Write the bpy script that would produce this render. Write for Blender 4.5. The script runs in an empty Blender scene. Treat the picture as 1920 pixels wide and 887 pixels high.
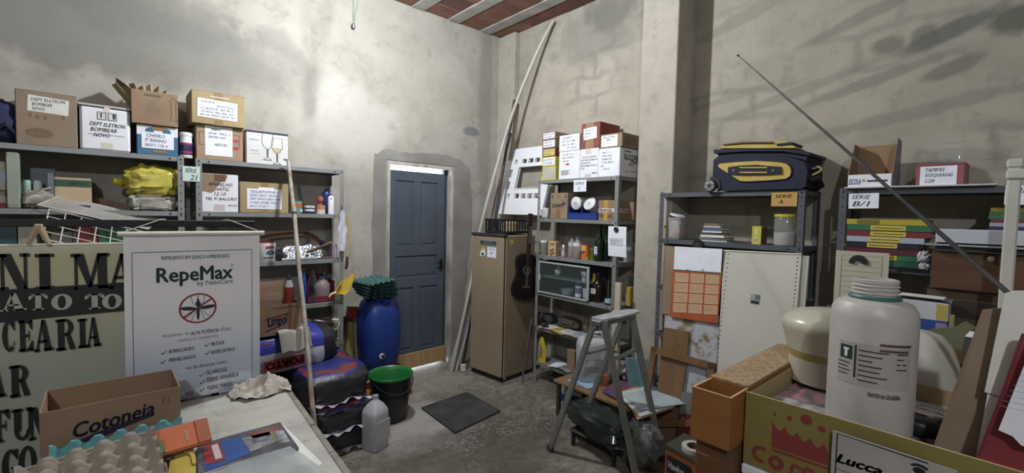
import bpy, bmesh, math, random
from mathutils import Vector, Matrix
R = math.radians
sc = bpy.context.scene
col = sc.collection
# ------------------------------------------------------------------ camera
FPX = 849.587                       # focal length in pixels of the 1920x887 frame
CAM = Vector((0, 0, 1.6))
AX = ((0.74878075, 0.01442963, -0.66266068), (-0.66240749, 0.05146194, -0.74737406), (0.02331747, 0.99857071, 0.048092))
MR = Matrix(AX)                     # camera axes -> room axes
cd = bpy.data.cameras.new('camera'); cd.sensor_width = 36; cd.lens = 36*FPX/1920
cd.clip_start = .02; cd.clip_end = 60
cam = bpy.data.objects.new('camera', cd); col.objects.link(cam)
cam.matrix_world = Matrix.Translation(CAM) @ MR.to_4x4()
sc.camera = cam
# ------------------------------------------------------------------ world, exposure
w = bpy.data.worlds.new('daylight'); sc.world = w; w.use_nodes = True
w.node_tree.nodes['Background'].inputs[0].default_value = (.93, .96, 1, 1)
w.node_tree.nodes['Background'].inputs[1].default_value = 3.0
vs = sc.view_settings
vs.view_transform = 'Standard'; vs.look = 'None'; vs.gamma = 1; vs.use_curve_mapping = False
vs.exposure = 1.8
LAMP_MAIN, LAMP_REAR = 530.0, 440.0     # emission of the bulbs
XW, YW, ZC = 3.39, 4.05, 3.6        # right wall, left wall, ceiling
# ------------------------------------------------------------------ pixels to places
def ray(px, py): return MR @ Vector((px-960, 443.5-py, -FPX))
def on(ax, val, px, py):
    r = ray(px, py); k = 'XYZ'.index(ax); return CAM + r*((val-CAM[k])/r[k])
def col_on(px, **kw):
    """point in pixel column px on a line given by two of X, Y, Z"""
    free = [a for a in 'XYZ' if a not in kw][0]; k = 'XYZ'.index(free)
    d0 = Vector([0 if a == free else kw[a] for a in 'XYZ']) - CAM
    e = Vector([1.0 if a == free else 0 for a in 'XYZ'])
    if True:
        d0[k] = -CAM[k]
    m0 = MR.col[0]; m2 = MR.col[2]; a = px-960
    t = -(a*m2.dot(d0)+FPX*m0.dot(d0))/(a*m2.dot(e)+FPX*m0.dot(e))
    return CAM+d0+e*t
YF, XF = 3.72, 3.05                 # fronts of the shelving on the left and right wall
RZ = {'L': 0.0, 'R': -math.pi/2}
def spot(side, px, z, off=0.0):
    return col_on(px, Y=YF+off, Z=z) if side == 'L' else col_on(px, X=XF+off, Z=z)
def span(side, a, b, z, off=0.0): return (spot(side, b, z, off)-spot(side, a, z, off)).length
def high(side, px, py, off=0.0):
    return (on('Y', YF+off, px, py) if side == 'L' else on('X', XF+off, px, py)).z
# ------------------------------------------------------------------ materials
def srgb(c):
    if isinstance(c, str):
        c = tuple(int(c[i:i+2], 16)/255 for i in (0, 2, 4))
    l_ = .3*c[0]+.55*c[1]+.15*c[2]; c = tuple(l_+(x-l_)*.84 for x in c[:3])      # the photograph's muted palette
    return tuple((x/12.92 if x <= .04045 else ((x+.055)/1.055)**2.4) for x in c)+(1,)
class G:
    """small node graph helper"""
    def __init__(s, name):
        s.m = bpy.data.materials.new(name); s.m.use_nodes = True
        s.t = s.m.node_tree; s.b = s.t.nodes['Principled BSDF']; s.o = s.t.nodes['Material Output']
        s.tc = s.t.nodes.new('ShaderNodeTexCoord'); s.P = s.tc.outputs['Object']
    def n(s, typ, **kw):
        x = s.t.nodes.new('ShaderNode'+typ)
        for k, v in kw.items(): setattr(x, k, v)
        return x
    def put(s, sock, v):
        if hasattr(v, 'is_linked') or hasattr(v, 'links'): s.t.links.new(v, sock)
        else: sock.default_value = v
    def map(s, scale=(1, 1, 1), loc=(0, 0, 0), rot=(0, 0, 0), vec=None):
        x = s.n('Mapping'); s.put(x.inputs[0], vec or s.P)
        x.inputs['Scale'].default_value = scale; x.inputs['Location'].default_value = loc; x.inputs['Rotation'].default_value = rot
        return x.outputs[0]
    def noise(s, scale, detail=3, vec=None, rough=.55, dist=0):
        x = s.n('TexNoise'); s.put(x.inputs['Vector'], vec or s.P)
        x.inputs['Scale'].default_value = scale; x.inputs['Detail'].default_value = detail
        x.inputs['Roughness'].default_value = rough; x.inputs['Distortion'].default_value = dist
        return x.outputs[0]
    def ramp(s, fac, stops, interp='LINEAR'):
        x = s.n('ValToRGB'); s.put(x.inputs[0], fac); cr = x.color_ramp; cr.interpolation = interp
        while len(cr.elements) < len(stops): cr.elements.new(.5)
        for e, (p, c) in zip(cr.elements, stops):
            e.position = p; e.color = srgb(c) if not isinstance(c, (int, float)) else (c, c, c, 1)
        return x.outputs[0]
    def mix(s, fac, a, b, mode='MIX'):
        x = s.n('Mix', data_type='RGBA', blend_type=mode); s.put(x.inputs[0], fac)
        for sk, v in ((x.inputs[6], a), (x.inputs[7], b)):
            s.put(sk, srgb(v) if isinstance(v, (str, tuple)) and not (isinstance(v, tuple) and len(v) == 4) else v)
        return x.outputs[2]
    def math(s, op, a, b=0.0, clamp=False):
        x = s.n('Math', operation=op); x.use_clamp = clamp; s.put(x.inputs[0], a); s.put(x.inputs[1], b); return x.outputs[0]
    def sep(s, vec=None):
        x = s.n('SeparateXYZ'); s.put(x.inputs[0], vec or s.P); return x.outputs
    def blob(s, c, r, wob=.6, sc_=6, soft=.5, rot=(0, 0, 0)):
        """1 inside an irregular ellipsoid of radii r round c"""
        x = s.n('VectorMath', operation='SUBTRACT'); s.put(x.inputs[0], s.P); x.inputs[1].default_value = c
        v = x.outputs[0]
        if any(rot): v = s.map(rot=rot, vec=v)
        y = s.n('VectorMath', operation='DIVIDE'); s.put(y.inputs[0], v); y.inputs[1].default_value = r
        l = s.n('VectorMath', operation='LENGTH'); s.put(l.inputs[0], y.outputs[0])
        d = s.math('ADD', l.outputs['Value'], s.math('MULTIPLY', s.math('SUBTRACT', s.noise(sc_, 4), .5), wob*2.2))
        q = s.n('MapRange'); s.put(q.inputs[0], d); q.inputs[1].default_value = 1+soft/2; q.inputs[2].default_value = 1-soft/2
        return q.outputs[0]
    def bump(s, h, strength=.3, dist=.01):
        x = s.n('Bump'); x.inputs['Strength'].default_value = strength; x.inputs['Distance'].default_value = dist
        s.put(x.inputs['Height'], h); s.t.links.new(x.outputs[0], s.b.inputs['Normal'])
    def done(s, color=None, rough=.6, metal=0, **kw):
        if color is not None: s.put(s.b.inputs['Base Color'], srgb(color) if isinstance(color, (str, tuple)) else color)
        s.put(s.b.inputs['Roughness'], rough); s.put(s.b.inputs['Metallic'], metal)
        for k, v in kw.items(): s.put(s.b.inputs[k.replace('_', ' ')], v)
        return s.m
MC = {}
def mat(c1, c2=None, scale=8, rough=.6, metal=0, bump=0, bscale=None, stretch=(1, 1, 1), lo=.35, hi=.65, detail=4, alpha=1, trans=0, spec=None, key=None, emit=None):
    k = (c1, c2, scale, rough, metal, bump, bscale, stretch, lo, hi, alpha, trans, spec)
    if k in MC: return MC[k]
    g = G('paint_'+str(len(MC)))
    v = g.map(stretch)
    if c2: c = g.ramp(g.noise(scale, detail, v), [(lo, c1), (hi, c2)])
    else: c = c1
    if bump: g.bump(g.noise(bscale or scale*4, 4, v), bump, .004)
    kw = {}
    if alpha < 1: kw['Alpha'] = alpha
    if trans: kw['Transmission Weight'] = trans; kw['IOR'] = 1.3
    if spec is not None: kw['Specular IOR Level'] = spec
    m = g.done(c, rough, metal, **kw); MC[k] = m
    return m
CARD = mat('837059', '907c64', 5, .85, bump=.05, bscale=60)
CARD2 = mat('978258', 'a38e62', 5, .8, bump=.05, bscale=60)
CARD3 = mat('84694f', '92775b', 4, .85, bump=.05, bscale=60)
CARDIN = mat('86694a', '957655', 5, .9, bump=.05, bscale=60)
PAPER = mat('e2e5f0', 'd8dce9', 9, .7)
PAPER2 = mat('cfccc4', 'd8d6d0', 9, .7)
WHITEBOX = mat('dedee5', 'd3d3da', 3, .6)
TAPE = mat('9a7a52', '8c6e48', 6, .3)
CLEARTAPE = mat('bfb9a6', rough=.15, alpha=.45)
INK = mat('2e3564', rough=.7)
INKB = mat('23262e', rough=.7)
BLACK = mat('141416', '1c1c1e', 8, .5)
STEEL = mat('868988', '7a7d7c', 4, .5, .15, bump=.03)
STEELD = mat('4b5056', '565b62', 4, .5, .15, bump=.03)
ALU = mat('8f9490', '7c807c', 7, .42, .55, bump=.04)
WHITEP = mat('dcdde2', 'd2d3d8', 4, .45)
CREAMP = mat('cfcabb', 'c6c0ae', 5, .5)
CLEAR = mat('cdd6d8', rough=.08, alpha=.22)
CLEARB = mat('c2b8b4', rough=.08, alpha=.38)
MILKY = mat('cfcfcf', 'c0c2c6', 3, .4, alpha=.9)
YELLOW = mat('d0b31c', 'c2a51a', 5, .5)
REDP = mat('8c2a22', '7c241e', 5, .5)
BLUEP = mat('1d3f9c', '18347f', 4, .4)
WOODL = mat('9c7a4e', 'b08c5c', 3, .6, stretch=(12, 12, 1.2), bump=.04)
PLY = mat('7a5733', '8d683f', 3, .65, stretch=(10, 10, 1.0), bump=.04)
WOODX = mat('94602c', 'a56d34', 3, .55, stretch=(1.2, 9, 9), bump=.03)
# ------------------------------------------------------------------ meshes
class MB:
    def __init__(s): s.v = []; s.f = []
    def add(s, vs, fs, M=None):
        o = len(s.v)
        s.v += [tuple(M @ Vector(p)) if M else tuple(p) for p in vs]
        s.f += [tuple(i+o for i in f) for f in fs]; return s
    def box(s, x0, x1, y0, y1, z0, z1, b=0, M=None):
        if x0 > x1: x0, x1 = x1, x0
        if y0 > y1: y0, y1 = y1, y0
        if z0 > z1: z0, z1 = z1, z0
        if b <= 0:
            vs = [(x, y, z) for x in (x0, x1) for y in (y0, y1) for z in (z0, z1)]
            return s.add(vs, [(0, 1, 3, 2), (4, 6, 7, 5), (0, 4, 5, 1), (2, 3, 7, 6), (0, 2, 6, 4), (1, 5, 7, 3)], M)
        b = min(b, (x1-x0)*.49, (y1-y0)*.49, (z1-z0)*.49)
        X = (x0, x1); Y = (y0, y1); Z = (z0, z1); vs = []; ix = {}
        for i in (0, 1):
            for j in (0, 1):
                for k in (0, 1):
                    sx, sy, sz = (1-2*i)*b, (1-2*j)*b, (1-2*k)*b
                    for a in range(3):
                        p = [X[i]+sx, Y[j]+sy, Z[k]+sz]; p[a] = (X[i], Y[j], Z[k])[a]
                        ix[i, j, k, a] = len(vs); vs.append(p)
        fs = []
        for i in (0, 1):
            fs.append([ix[i, j, k, 0] for j, k in ((0, 0), (0, 1), (1, 1), (1, 0))][::1 if i == 0 else -1])
            fs.append([ix[j, i, k, 1] for j, k in ((0, 0), (1, 0), (1, 1), (0, 1))][::1 if i == 0 else -1])
            fs.append([ix[j, k, i, 2] for j, k in ((0, 0), (0, 1), (1, 1), (1, 0))][::1 if i == 0 else -1])
        for i in (0, 1):
            for j in (0, 1):
                q = 1 if (i+j) % 2 == 0 else -1
                fs.append([ix[i, j, 0, 0], ix[i, j, 0, 1], ix[i, j, 1, 1], ix[i, j, 1, 0]][::q])
                fs.append([ix[i, 0, j, 2], ix[i, 0, j, 0], ix[i, 1, j, 0], ix[i, 1, j, 2]][::q])
                fs.append([ix[0, i, j, 1], ix[0, i, j, 2], ix[1, i, j, 2], ix[1, i, j, 1]][::q])
                for k in (0, 1):
                    fs.append([ix[i, j, k, 0], ix[i, j, k, 2], ix[i, j, k, 1]])
        return s.add(vs, fs, M)
    def rod(s, pts, r, n=8, M=None, cap=True):
        pts = [Vector(p) for p in pts]; rs = r if isinstance(r, (list, tuple)) else [r]*len(pts)
        vs = []; up = None
        for i, p in enumerate(pts):
            t = (pts[min(i+1, len(pts)-1)]-pts[max(i-1, 0)]).normalized()
            if up is None: up = Vector((0, 0, 1)) if abs(t.z) < .9 else Vector((1, 0, 0))
            a = t.cross(up).normalized(); up = a.cross(t).normalized()
            for k in range(n):
                an = 2*math.pi*k/n; vs.append(p+(a*math.cos(an)+up*math.sin(an))*rs[i])
        fs = [(i*n+k, i*n+(k+1) % n, (i+1)*n+(k+1) % n, (i+1)*n+k) for i in range(len(pts)-1) for k in range(n)]
        if cap: fs += [tuple(range(n))[::-1], tuple(range((len(pts)-1)*n, len(pts)*n))]
        return s.add(vs, fs, M)
    def lathe(s, prof, n=20, M=None, sx=1, sy=1):
        vs = []; fs = []; rows = []
        for r, z in prof:
            if r < 1e-6: rows.append([len(vs)]); vs.append((0, 0, z))
            else:
                rows.append(list(range(len(vs), len(vs)+n)))
                vs += [(r*sx*math.cos(2*math.pi*k/n), r*sy*math.sin(2*math.pi*k/n), z) for k in range(n)]
        for a, b in zip(rows, rows[1:]):
            for k in range(n):
                k2 = (k+1) % n
                if len(a) == 1 and len(b) == 1: continue
                if len(a) == 1: fs.append((a[0], b[k2], b[k]))
                elif len(b) == 1: fs.append((a[k], a[k2], b[0]))
                else: fs.append((a[k], a[k2], b[k2], b[k]))
        return s.add(vs, fs, M)
    def prism(s, poly, z0, z1, M=None):
        n = len(poly); vs = [(x, y, z0) for x, y in poly]+[(x, y, z1) for x, y in poly]
        fs = [tuple(range(n))[::-1], tuple(range(n, 2*n))]+[(i, (i+1) % n, n+(i+1) % n, n+i) for i in range(n)]
        return s.add(vs, fs, M)
    def grid(s, fn, nu, nv, M=None, cu=False):
        vs = [fn(i/nu, j/nv) for i in range(nu if cu else nu+1) for j in range(nv+1)]
        m = nu if cu else nu+1
        fs = [(i*(nv+1)+j, ((i+1) % m)*(nv+1)+j, ((i+1) % m)*(nv+1)+j+1, i*(nv+1)+j+1) for i in range(nu) for j in range(nv)]
        return s.add(vs, fs, M)
    def strip(s, pts, wd, M=None):
        """flat pen stroke in the xy plane"""
        pts = [Vector((p[0], p[1])) for p in pts]; vs = []
        for i, p in enumerate(pts):
            t = pts[min(i+1, len(pts)-1)]-pts[max(i-1, 0)]
            t = t.normalized() if t.length > 1e-9 else Vector((1, 0)); nn = Vector((-t.y, t.x))*wd/2
            vs += [(p.x+nn.x, p.y+nn.y, 0), (p.x-nn.x, p.y-nn.y, 0)]
        return s.add(vs, [(2*i, 2*i+1, 2*i+3, 2*i+2) for i in range(len(pts)-1)], M)
    def mesh(s, name, m=None, smooth=0):
        me = bpy.data.meshes.new(name); me.from_pydata(s.v, [], s.f)
        if m: me.materials.append(m)
        if smooth:
            me.polygons.foreach_set('use_smooth', [True]*len(me.polygons)); me.set_sharp_from_angle(angle=R(smooth))
        me.update(); return me
    def build(s, name, m, parent=None, smooth=0, loc=None, rot=None):
        return put(name, s.mesh(name, m, smooth), parent, loc, rot)
def put(name, me, parent=None, loc=None, rot=None):
    o = bpy.data.objects.new(name, me); col.objects.link(o)
    if parent: o.parent = parent
    if loc is not None: o.location = loc
    if rot is not None: o.rotation_euler = rot
    return o
def tag(o, label, cat, group=None):
    o['label'] = label; o['category'] = cat
    if group: o['group'] = group
    return o
def thing(name, label, cat, loc=(0, 0, 0), rz=0.0, group=None, rot=None):
    o = bpy.data.objects.new(name, None); o.empty_display_size = .05; col.objects.link(o)
    o.location = loc; o.rotation_euler = rot or (0, 0, rz)
    return tag(o, label, cat, group)
def struct(o): o['kind'] = 'structure'; return o
def look(o, label): o['label'] = label; return o
def T(x=0, y=0, z=0): return Matrix.Translation((x, y, z))
def RX(a): return Matrix.Rotation(R(a), 4, 'X')
def RY(a): return Matrix.Rotation(R(a), 4, 'Y')
def RZm(a): return Matrix.Rotation(R(a), 4, 'Z')
def S(x, y=None, z=None): return Matrix.Diagonal((x, x if y is None else y, x if z is None else z, 1))
def basis(o, u, v, n): return Matrix(((u[0], v[0], n[0], o[0]), (u[1], v[1], n[1], o[1]), (u[2], v[2], n[2], o[2]), (0, 0, 0, 1)))
FRONT = basis((0, 0, 0), (1, 0, 0), (0, 0, 1), (0, -1, 0))
def FACE_R(wd): return basis((wd, 0, 0), (0, 1, 0), (0, 0, 1), (1, 0, 0))
def FACE_T(h): return basis((0, 0, h), (1, 0, 0), (0, 1, 0), (0, 0, 1))
def flat(parent, name, rect, m, F=FRONT, t=.0012, lift=0.0, ang=0):
    """a thin sheet on a face: rect = u0, u1, v0, v1"""
    u0, u1, v0, v1 = rect; b = MB(); cu, cv = (u0+u1)/2, (v0+v1)/2
    b.box(u0-cu, u1-cu, v0-cv, v1-cv, lift, lift+t, 0, F @ T(cu, cv, 0) @ RZm(ang))
    return b.build(name, m, parent)
def glyphs(text, bold=0, shear=0, bits=2, space=1):
    c = bpy.data.curves.new('t', 'FONT'); c.body = text; c.shear = shear
    c.resolution_u = bits; c.size = 1; c.align_x = 'LEFT'; c.fill_mode = 'FRONT'; c.dimensions = '2D'; c.space_character = space
    o = bpy.data.objects.new('t', c); me = bpy.data.meshes.new_from_object(o)
    v = [tuple(p.co) for p in me.vertices]; f = [tuple(p.vertices) for p in me.polygons]
    bpy.data.objects.remove(o); bpy.data.curves.remove(c); bpy.data.meshes.remove(me)
    if bold > 0:                     # heavier strokes: the outline repeated a stroke width to each side
        n = len(v); v0, f0 = list(v), list(f); v = []; f = []
        for i, (dx, dy) in enumerate(((0, 0), (bold, 0), (-bold, 0), (0, bold*.7), (0, -bold*.7))):
            v += [(x+dx, y+dy, z) for x, y, z in v0]; f += [tuple(k+i*n for k in q) for q in f0]
    return v, f
def text_into(b, text, rect, F, bold=0, shear=0, lift=.0016, ang=0, space=1):
    v, f = glyphs(text, bold, shear, space=space)
    if not v: return
    xs = [p[0] for p in v]; ys = [p[1] for p in v]; x0, x1, y0, y1 = min(xs), max(xs), min(ys), max(ys)
    u0, u1, v0, v1 = rect; sx = (u1-u0)/max(x1-x0, 1e-6); sy = (v1-v0)/max(y1-y0, 1e-6)
    b.add([((p[0]-x0)*sx-(u1-u0)/2, (p[1]-y0)*sy-(v1-v0)/2, 0) for p in v], f, F @ T((u0+u1)/2, (v0+v1)/2, lift) @ RZm(ang))
def write(parent, name, items, m, F=FRONT, lift=.0016):
    """items = (text, rect[, bold[, shear[, angle]]]); one writing mesh"""
    b = MB()
    for it in items:
        text_into(b, it[0], it[1], F, *(it[2:4]), lift=lift, ang=it[4] if len(it) > 4 else 0)
    return b.build(name, m, parent)
def squiggle(b, rng, u0, u1, v0, v1, F, lift, pen=.0022):
    h = v1-v0; x = u0
    while x < u1-.3*h:
        for _ in range(rng.randint(3, 7)):
            if x > u1-.2*h: break
            w_ = h*rng.uniform(.35, .6); k = rng.random(); p = []
            for i in range(5):
                a = i/4
                if k < .35: p.append((x+w_*(.5+.45*math.cos(5.6*a+1)), v0+h*(.5+.45*math.sin(5.6*a+1))))
                elif k < .7: p.append((x+w_*a*.8, v0+h*(.05+.85*(i % 2))))
                else: p.append((x+w_*(.25+.2*a), v0+h*(1-a)*.95))
            b.strip([(q[0]+(q[1]-v0)*.25, q[1]) for q in p], pen, F @ T(0, 0, lift)); x += w_*1.02
        x += h*.45
def hand(parent, rect, rows, m=INK, F=FRONT, lift=.0018, seed=1, pen=.0022, shear=.25):
    """handwriting: rows = text, or (text, from, to) as fractions of the width; '~' is an unreadable scrawl"""
    rng = random.Random(seed); u0, u1, v0, v1 = rect; b = MB(); n = len(rows); rh = (v1-v0)/n
    for i, r in enumerate(rows):
        tx, a, e = (r, .02, .98) if isinstance(r, str) else r
        if not tx: continue
        y1 = v1-rh*(i+.12); y0 = v1-rh*(i+.82); ua, ue = u0+(u1-u0)*a, u0+(u1-u0)*e
        if tx == '~': squiggle(b, rng, ua, ue, y0, y1, F, lift, pen)
        else: text_into(b, tx, (ua, ue, y0, y1), F, .002, shear, lift, rng.uniform(-1.5, 1.5))
    return b.build('handwriting', m, parent)
def note(parent, rect, rows, m=PAPER, ink=INK, F=FRONT, seed=1, ang=0, pen=.0022, lift=0.0, name='paper_label', pad=.06):
    p = flat(parent, name, rect, m, F, lift=lift, ang=ang)
    if rows:
        u0, u1, v0, v1 = rect; du, dv = (u1-u0)*pad, (v1-v0)*pad
        hand(p, (u0+du, u1-du, v0+dv, v1-dv), rows, ink, F, lift+.0018, seed, pen)
    return p
def carton(side, name, label, pxl, pxr, pyt, z, m=CARD, off=.02, depth=.27, tape=None, cat='box', group=None, rz=0, b=.004, ww=None, hh=None, seam=True):
    """closed box on a shelf; returns thing, width, height"""
    p = spot(side, pxl, z, off); wd = ww or span(side, pxl, pxr, z, off)
    h = hh or high(side, (pxl+pxr)/2, pyt, off)-z
    t = thing(name, label, cat, p, RZ[side]+R(rz), group)
    bd = MB().box(0, wd, 0, depth, 0, h, b).build('body', m, t)
    if seam:
        fl = MB()
        fl.box(.002, wd-.002, .001, depth/2-.0015, h-.0005, h+.0022); fl.box(.002, wd-.002, depth/2+.0015, depth-.001, h-.0005, h+.0022)
        fl.build('flap', m, t)
    if tape:
        tw = min(.05, wd*.25); x = wd*.5 if tape is True else wd*tape
        tb = MB(); tb.box(x-tw/2, x+tw/2, -.0008, .0, h*.68, h+.003)
        MB().box(x-tw/2, x+tw/2, -.0008, .0, 0.0, h*.16).build('tape', TAPE, t)
        tb.box(x-tw/2, x+tw/2, -.0008, depth, h+.0023, h+.0031); tb.build('tape', TAPE, t)
    return t, wd, h
def copy_tree(o, parent=None):
    c = o.copy(); col.objects.link(c); c.parent = parent
    for ch in list(o.children): copy_tree(ch, c)
    return c
def at_px(t, loc): t.location = loc; return t
def bottle(name, label, loc, prof, m, capm=None, cap=None, cat='bottle', n=18, lab=None, labm=None, group=None, sx=1, sy=1, rz=0):
    """turned bottle; cap = (radius, z0, z1), lab = (radius, z0, z1)"""
    t = thing(name, label, cat, loc, rz, group)
    MB().lathe(prof, n, None, sx, sy).build('body', m, t, 40)
    if cap:
        r, a, e = cap; MB().lathe([(0, a), (r, a), (r, e-.002), (r*.9, e), (0, e)], n).build('cap', capm, t, 40)
    if lab:
        r, a, e = lab[:3]; lm = MB().lathe([(r-.001, a), (r, a), (r, e), (r-.001, e)], n, None, sx, sy).build('label_band', labm, t, 40)
    return t
# ================================================================== structure
def plaster(name, c1, c2, c3, patches, bricks=False, ax='X'):
    g = G(name)
    big = g.noise(.9, 5, rough=.6, dist=.3); mid = g.noise(3.2, 6, rough=.6); fine = g.noise(60, 3)
    c = g.ramp(big, [(.3, c1), (.5, c2), (.7, c3)])
    c = g.mix(g.math('MULTIPLY', g.ramp(mid, [(.45, 0.0), (.72, 1.0)]), .5), c, '878174')
    c = g.mix(g.math('MULTIPLY', g.ramp(g.noise(9, 6, rough=.7), [(.54, 0.0), (.7, 1.0)]), .38), c, '6d685e')
    h = g.math('ADD', g.math('MULTIPLY', fine, .35), g.math('MULTIPLY', mid, .8))
    if bricks:
        s = g.sep(); cmb = g.n('CombineXYZ'); g.put(cmb.inputs[0], s[1]); g.put(cmb.inputs[1], s[2])
        br = g.n('TexBrick'); dv = g.n('VectorMath', operation='ADD'); g.put(dv.inputs[0], cmb.outputs[0])
        nz = g.n('TexNoise'); g.put(nz.inputs['Vector'], g.P); nz.inputs['Scale'].default_value = 3.5
        ms = g.n('VectorMath', operation='SCALE'); g.put(ms.inputs[0], nz.outputs['Color']); ms.inputs['Scale'].default_value = .16
        g.put(dv.inputs[1], ms.outputs[0]); g.put(br.inputs['Vector'], dv.outputs[0])
        br.inputs['Scale'].default_value = 1; br.inputs['Brick Width'].default_value = .40; br.inputs['Row Height'].default_value = .2
        br.inputs['Mortar Size'].default_value = .045; br.inputs['Mortar Smooth'].default_value = 1.0
        msk = g.math('MULTIPLY', br.outputs['Fac'], g.ramp(g.noise(1.7, 3), [(.42, 0.0), (.62, 1.0)]))
        c = g.mix(g.math('MULTIPLY', msk, .5), c, '78756d')
    for cen, rad, colr, amt, rot in patches:
        c = g.mix(g.math('MULTIPLY', g.blob(cen, rad, rot=rot), amt), c, colr)
    g.bump(h, .35, .012)
    return g.done(c, .9, 0, Specular_IOR_Level=.25)
def pw(px, py): return tuple(on('X', XW, px, py))
def plw(px, py): return tuple(on('Y', YW, px, py))
Z3 = (0, 0, 0)
pr = [(pw(1790, 55), (.3, .2, .045), '5d625f', .8, (R(18), 0, 0)), (pw(1665, 85), (.3, .07, .05), '68675f', .7, Z3),
      (pw(1735, 68), (.3, .06, .06), '68675f', .7, Z3), (pw(1780, 130), (.3, .13, .04), '6e6c64', .7, (R(20), 0, 0)), (pw(1640, 150), (.3, .35, .03), '77746b', .6, (R(14), 0, 0)),
      (pw(1908, 35), (.3, .12, .07), '55584f', .8, Z3), (pw(1600, 40), (.3, .3, .035), '77746b', .55, (R(16), 0, 0)), (pw(1380, 40), (.3, .35, .05), '7b776d', .5, (R(16), 0, 0)),
      (pw(1120, 60), (.3, .5, .25), '75726b', .6, Z3), (pw(1150, 10), (.3, .3, .2), '68665f', .6, Z3), (pw(1500, 170), (.3, .5, .03), '7d796f', .5, (R(14), 0, 0)),
      (pw(1350, 190), (.3, .4, .03), '837e73', .45, (R(10), 0, 0)), (pw(1700, 215), (.3, .5, .04), '78746a', .5, (R(10), 0, 0)), (pw(1420, 330), (.3, .5, .05), '837e73', .3, Z3)]
pl_ = [(plw(885, 247), (.11, .3, .05), '6f7073', .9, Z3), (plw(180, 60), (1.1, .3, .3), '716f69', .75, Z3), (plw(450, 120), (.5, .3, .25), '86837d', .5, Z3), (plw(310, 30), (.5, .3, .2), '716f69', .6, Z3),
       (plw(515, 75), (.16, .3, .1), '7c7a76', .5, Z3), (plw(660, 230), (.4, .3, .35), 'bcb8b0', .5, Z3), (plw(910, 190), (.09, .3, 1.4), '7d7a73', .6, Z3)]
M_WR = plaster('plaster_right', '978f80', 'a29a8b', 'ada596', pr, True)
M_WL = plaster('plaster_left', '938e83', 'a39e93', 'b2ada2', pl_)
M_COL = plaster('plaster_column', 'a0988a', 'aaa294', 'b3ab9d', [])
M_GREY = plaster('plaster_side', '88837a', '918c82', '9a958b', [])
DX0, DX1, DZ = 1.985, 2.735, 2.085
b = MB()
b.box(-3.2, DX0, YW, YW+.15, 0, ZC); b.box(DX1, XW+.15, YW, YW+.15, 0, ZC); b.box(DX0, DX1, YW, YW+.15, DZ, ZC)
wall_left = struct(b.build('wall_left', M_WL))
wall_right = struct(MB().box(XW, XW+.15, -3.2, YW, 0, ZC).build('wall_right', M_WR))
struct(MB().box(-3.35, -3.2, -3.2, YW+.15, 0, ZC).build('wall_side', M_GREY))
struct(MB().box(-3.35, XW+.15, -3.35, -3.2, 0, ZC).build('wall_back', M_GREY))
g = G('concrete_floor')
big = g.noise(1.3, 6, rough=.65, dist=.4); fine = g.noise(14, 8, rough=.72)
c = g.ramp(big, [(.32, '665f54'), (.5, '7d7569'), (.66, '938b7f')])
c = g.mix(g.math('MULTIPLY', g.ramp(fine, [(.42, 1.0), (.6, 0.0)]), .55), c, '3a362e')
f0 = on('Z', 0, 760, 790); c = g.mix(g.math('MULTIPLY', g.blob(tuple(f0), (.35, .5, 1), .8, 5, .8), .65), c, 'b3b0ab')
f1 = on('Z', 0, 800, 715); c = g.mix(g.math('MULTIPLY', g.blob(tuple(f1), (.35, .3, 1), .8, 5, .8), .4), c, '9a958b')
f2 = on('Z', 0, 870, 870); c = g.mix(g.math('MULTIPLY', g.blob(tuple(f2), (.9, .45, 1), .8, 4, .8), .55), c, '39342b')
vr = g.n('TexVoronoi'); g.put(vr.inputs['Vector'], g.P); vr.inputs['Scale'].default_value = 38
pb = g.math('MULTIPLY', g.ramp(vr.outputs['Distance'], [(.25, 1.0), (.4, 0.0)]), g.ramp(g.noise(2.2, 4), [(.5, 0.0), (.6, 1.0)]))
c = g.mix(g.math('MULTIPLY', pb, .6), c, 'a39d92')
g.bump(g.math('ADD', fine, g.math('MULTIPLY', pb, .5)), .6, .012)
M_FL = g.done(c, g.ramp(big, [(.3, .55), (.7, .9)]), 0)
struct(MB().box(-3.35, XW+.15, -3.35, YW+.9, -.12, 0).build('floor', M_FL))
# ceiling: slab with concrete joists, clay blocks between them
ceil = struct(MB().box(-3.35, XW+.15, -3.35, YW+.15, ZC+.02, ZC+.14).build('ceiling', mat('6b665e', '7a756c', 3, .9)))
JX = [on('Z', ZC, 780, 17).x, on('Z', ZC, 843, 43).x, on('Z', ZC, 905, 62).x]; st = (JX[2]-JX[0])/2
M_JO = mat('a5a29b', '8d8a83', 5, .85, bump=.1)
CLAY = [mat('80503f', '633f34', 4, .8, bump=.15), mat('8d5a46', '704a3c', 5, .8, bump=.15), mat('6e4538', '563c34', 4, .8, bump=.15)]
je = MB().box(-.068, .068, -3.2, YW-.0, -.012, .02, .004).mesh('joist', M_JO)
bw = st-.136
blk = [MB().box(-bw/2+.004, bw/2-.004, -.117, .117, 0, .03, .005).mesh('clay_block', m) for m in CLAY]
rng = random.Random(4)
for k in range(-12, 2):
    x = JX[1]+k*st
    if x < -3.1 or x > XW-.02: continue
    put('joist', je, ceil, (x, 0, ZC))
    if k < -2: continue
    for j in range(12):
        xx = x+st/2
        if xx+bw/2 > XW: continue
        put('clay_block', blk[rng.randrange(3)], ceil, (xx, YW-.12-j*.24, ZC-.004+rng.uniform(-.003, .003)))
lastx = JX[2]+.068
if XW-lastx > .05:
    me = [MB().box(lastx+.004, XW-.002, -.117, .117, 0, .03, .005).mesh('clay_block', m) for m in CLAY]
    for j in range(12): put('clay_block', me[rng.randrange(3)], ceil, (0, YW-.12-j*.24, ZC-.004+rng.uniform(-.003, .003)))
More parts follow.
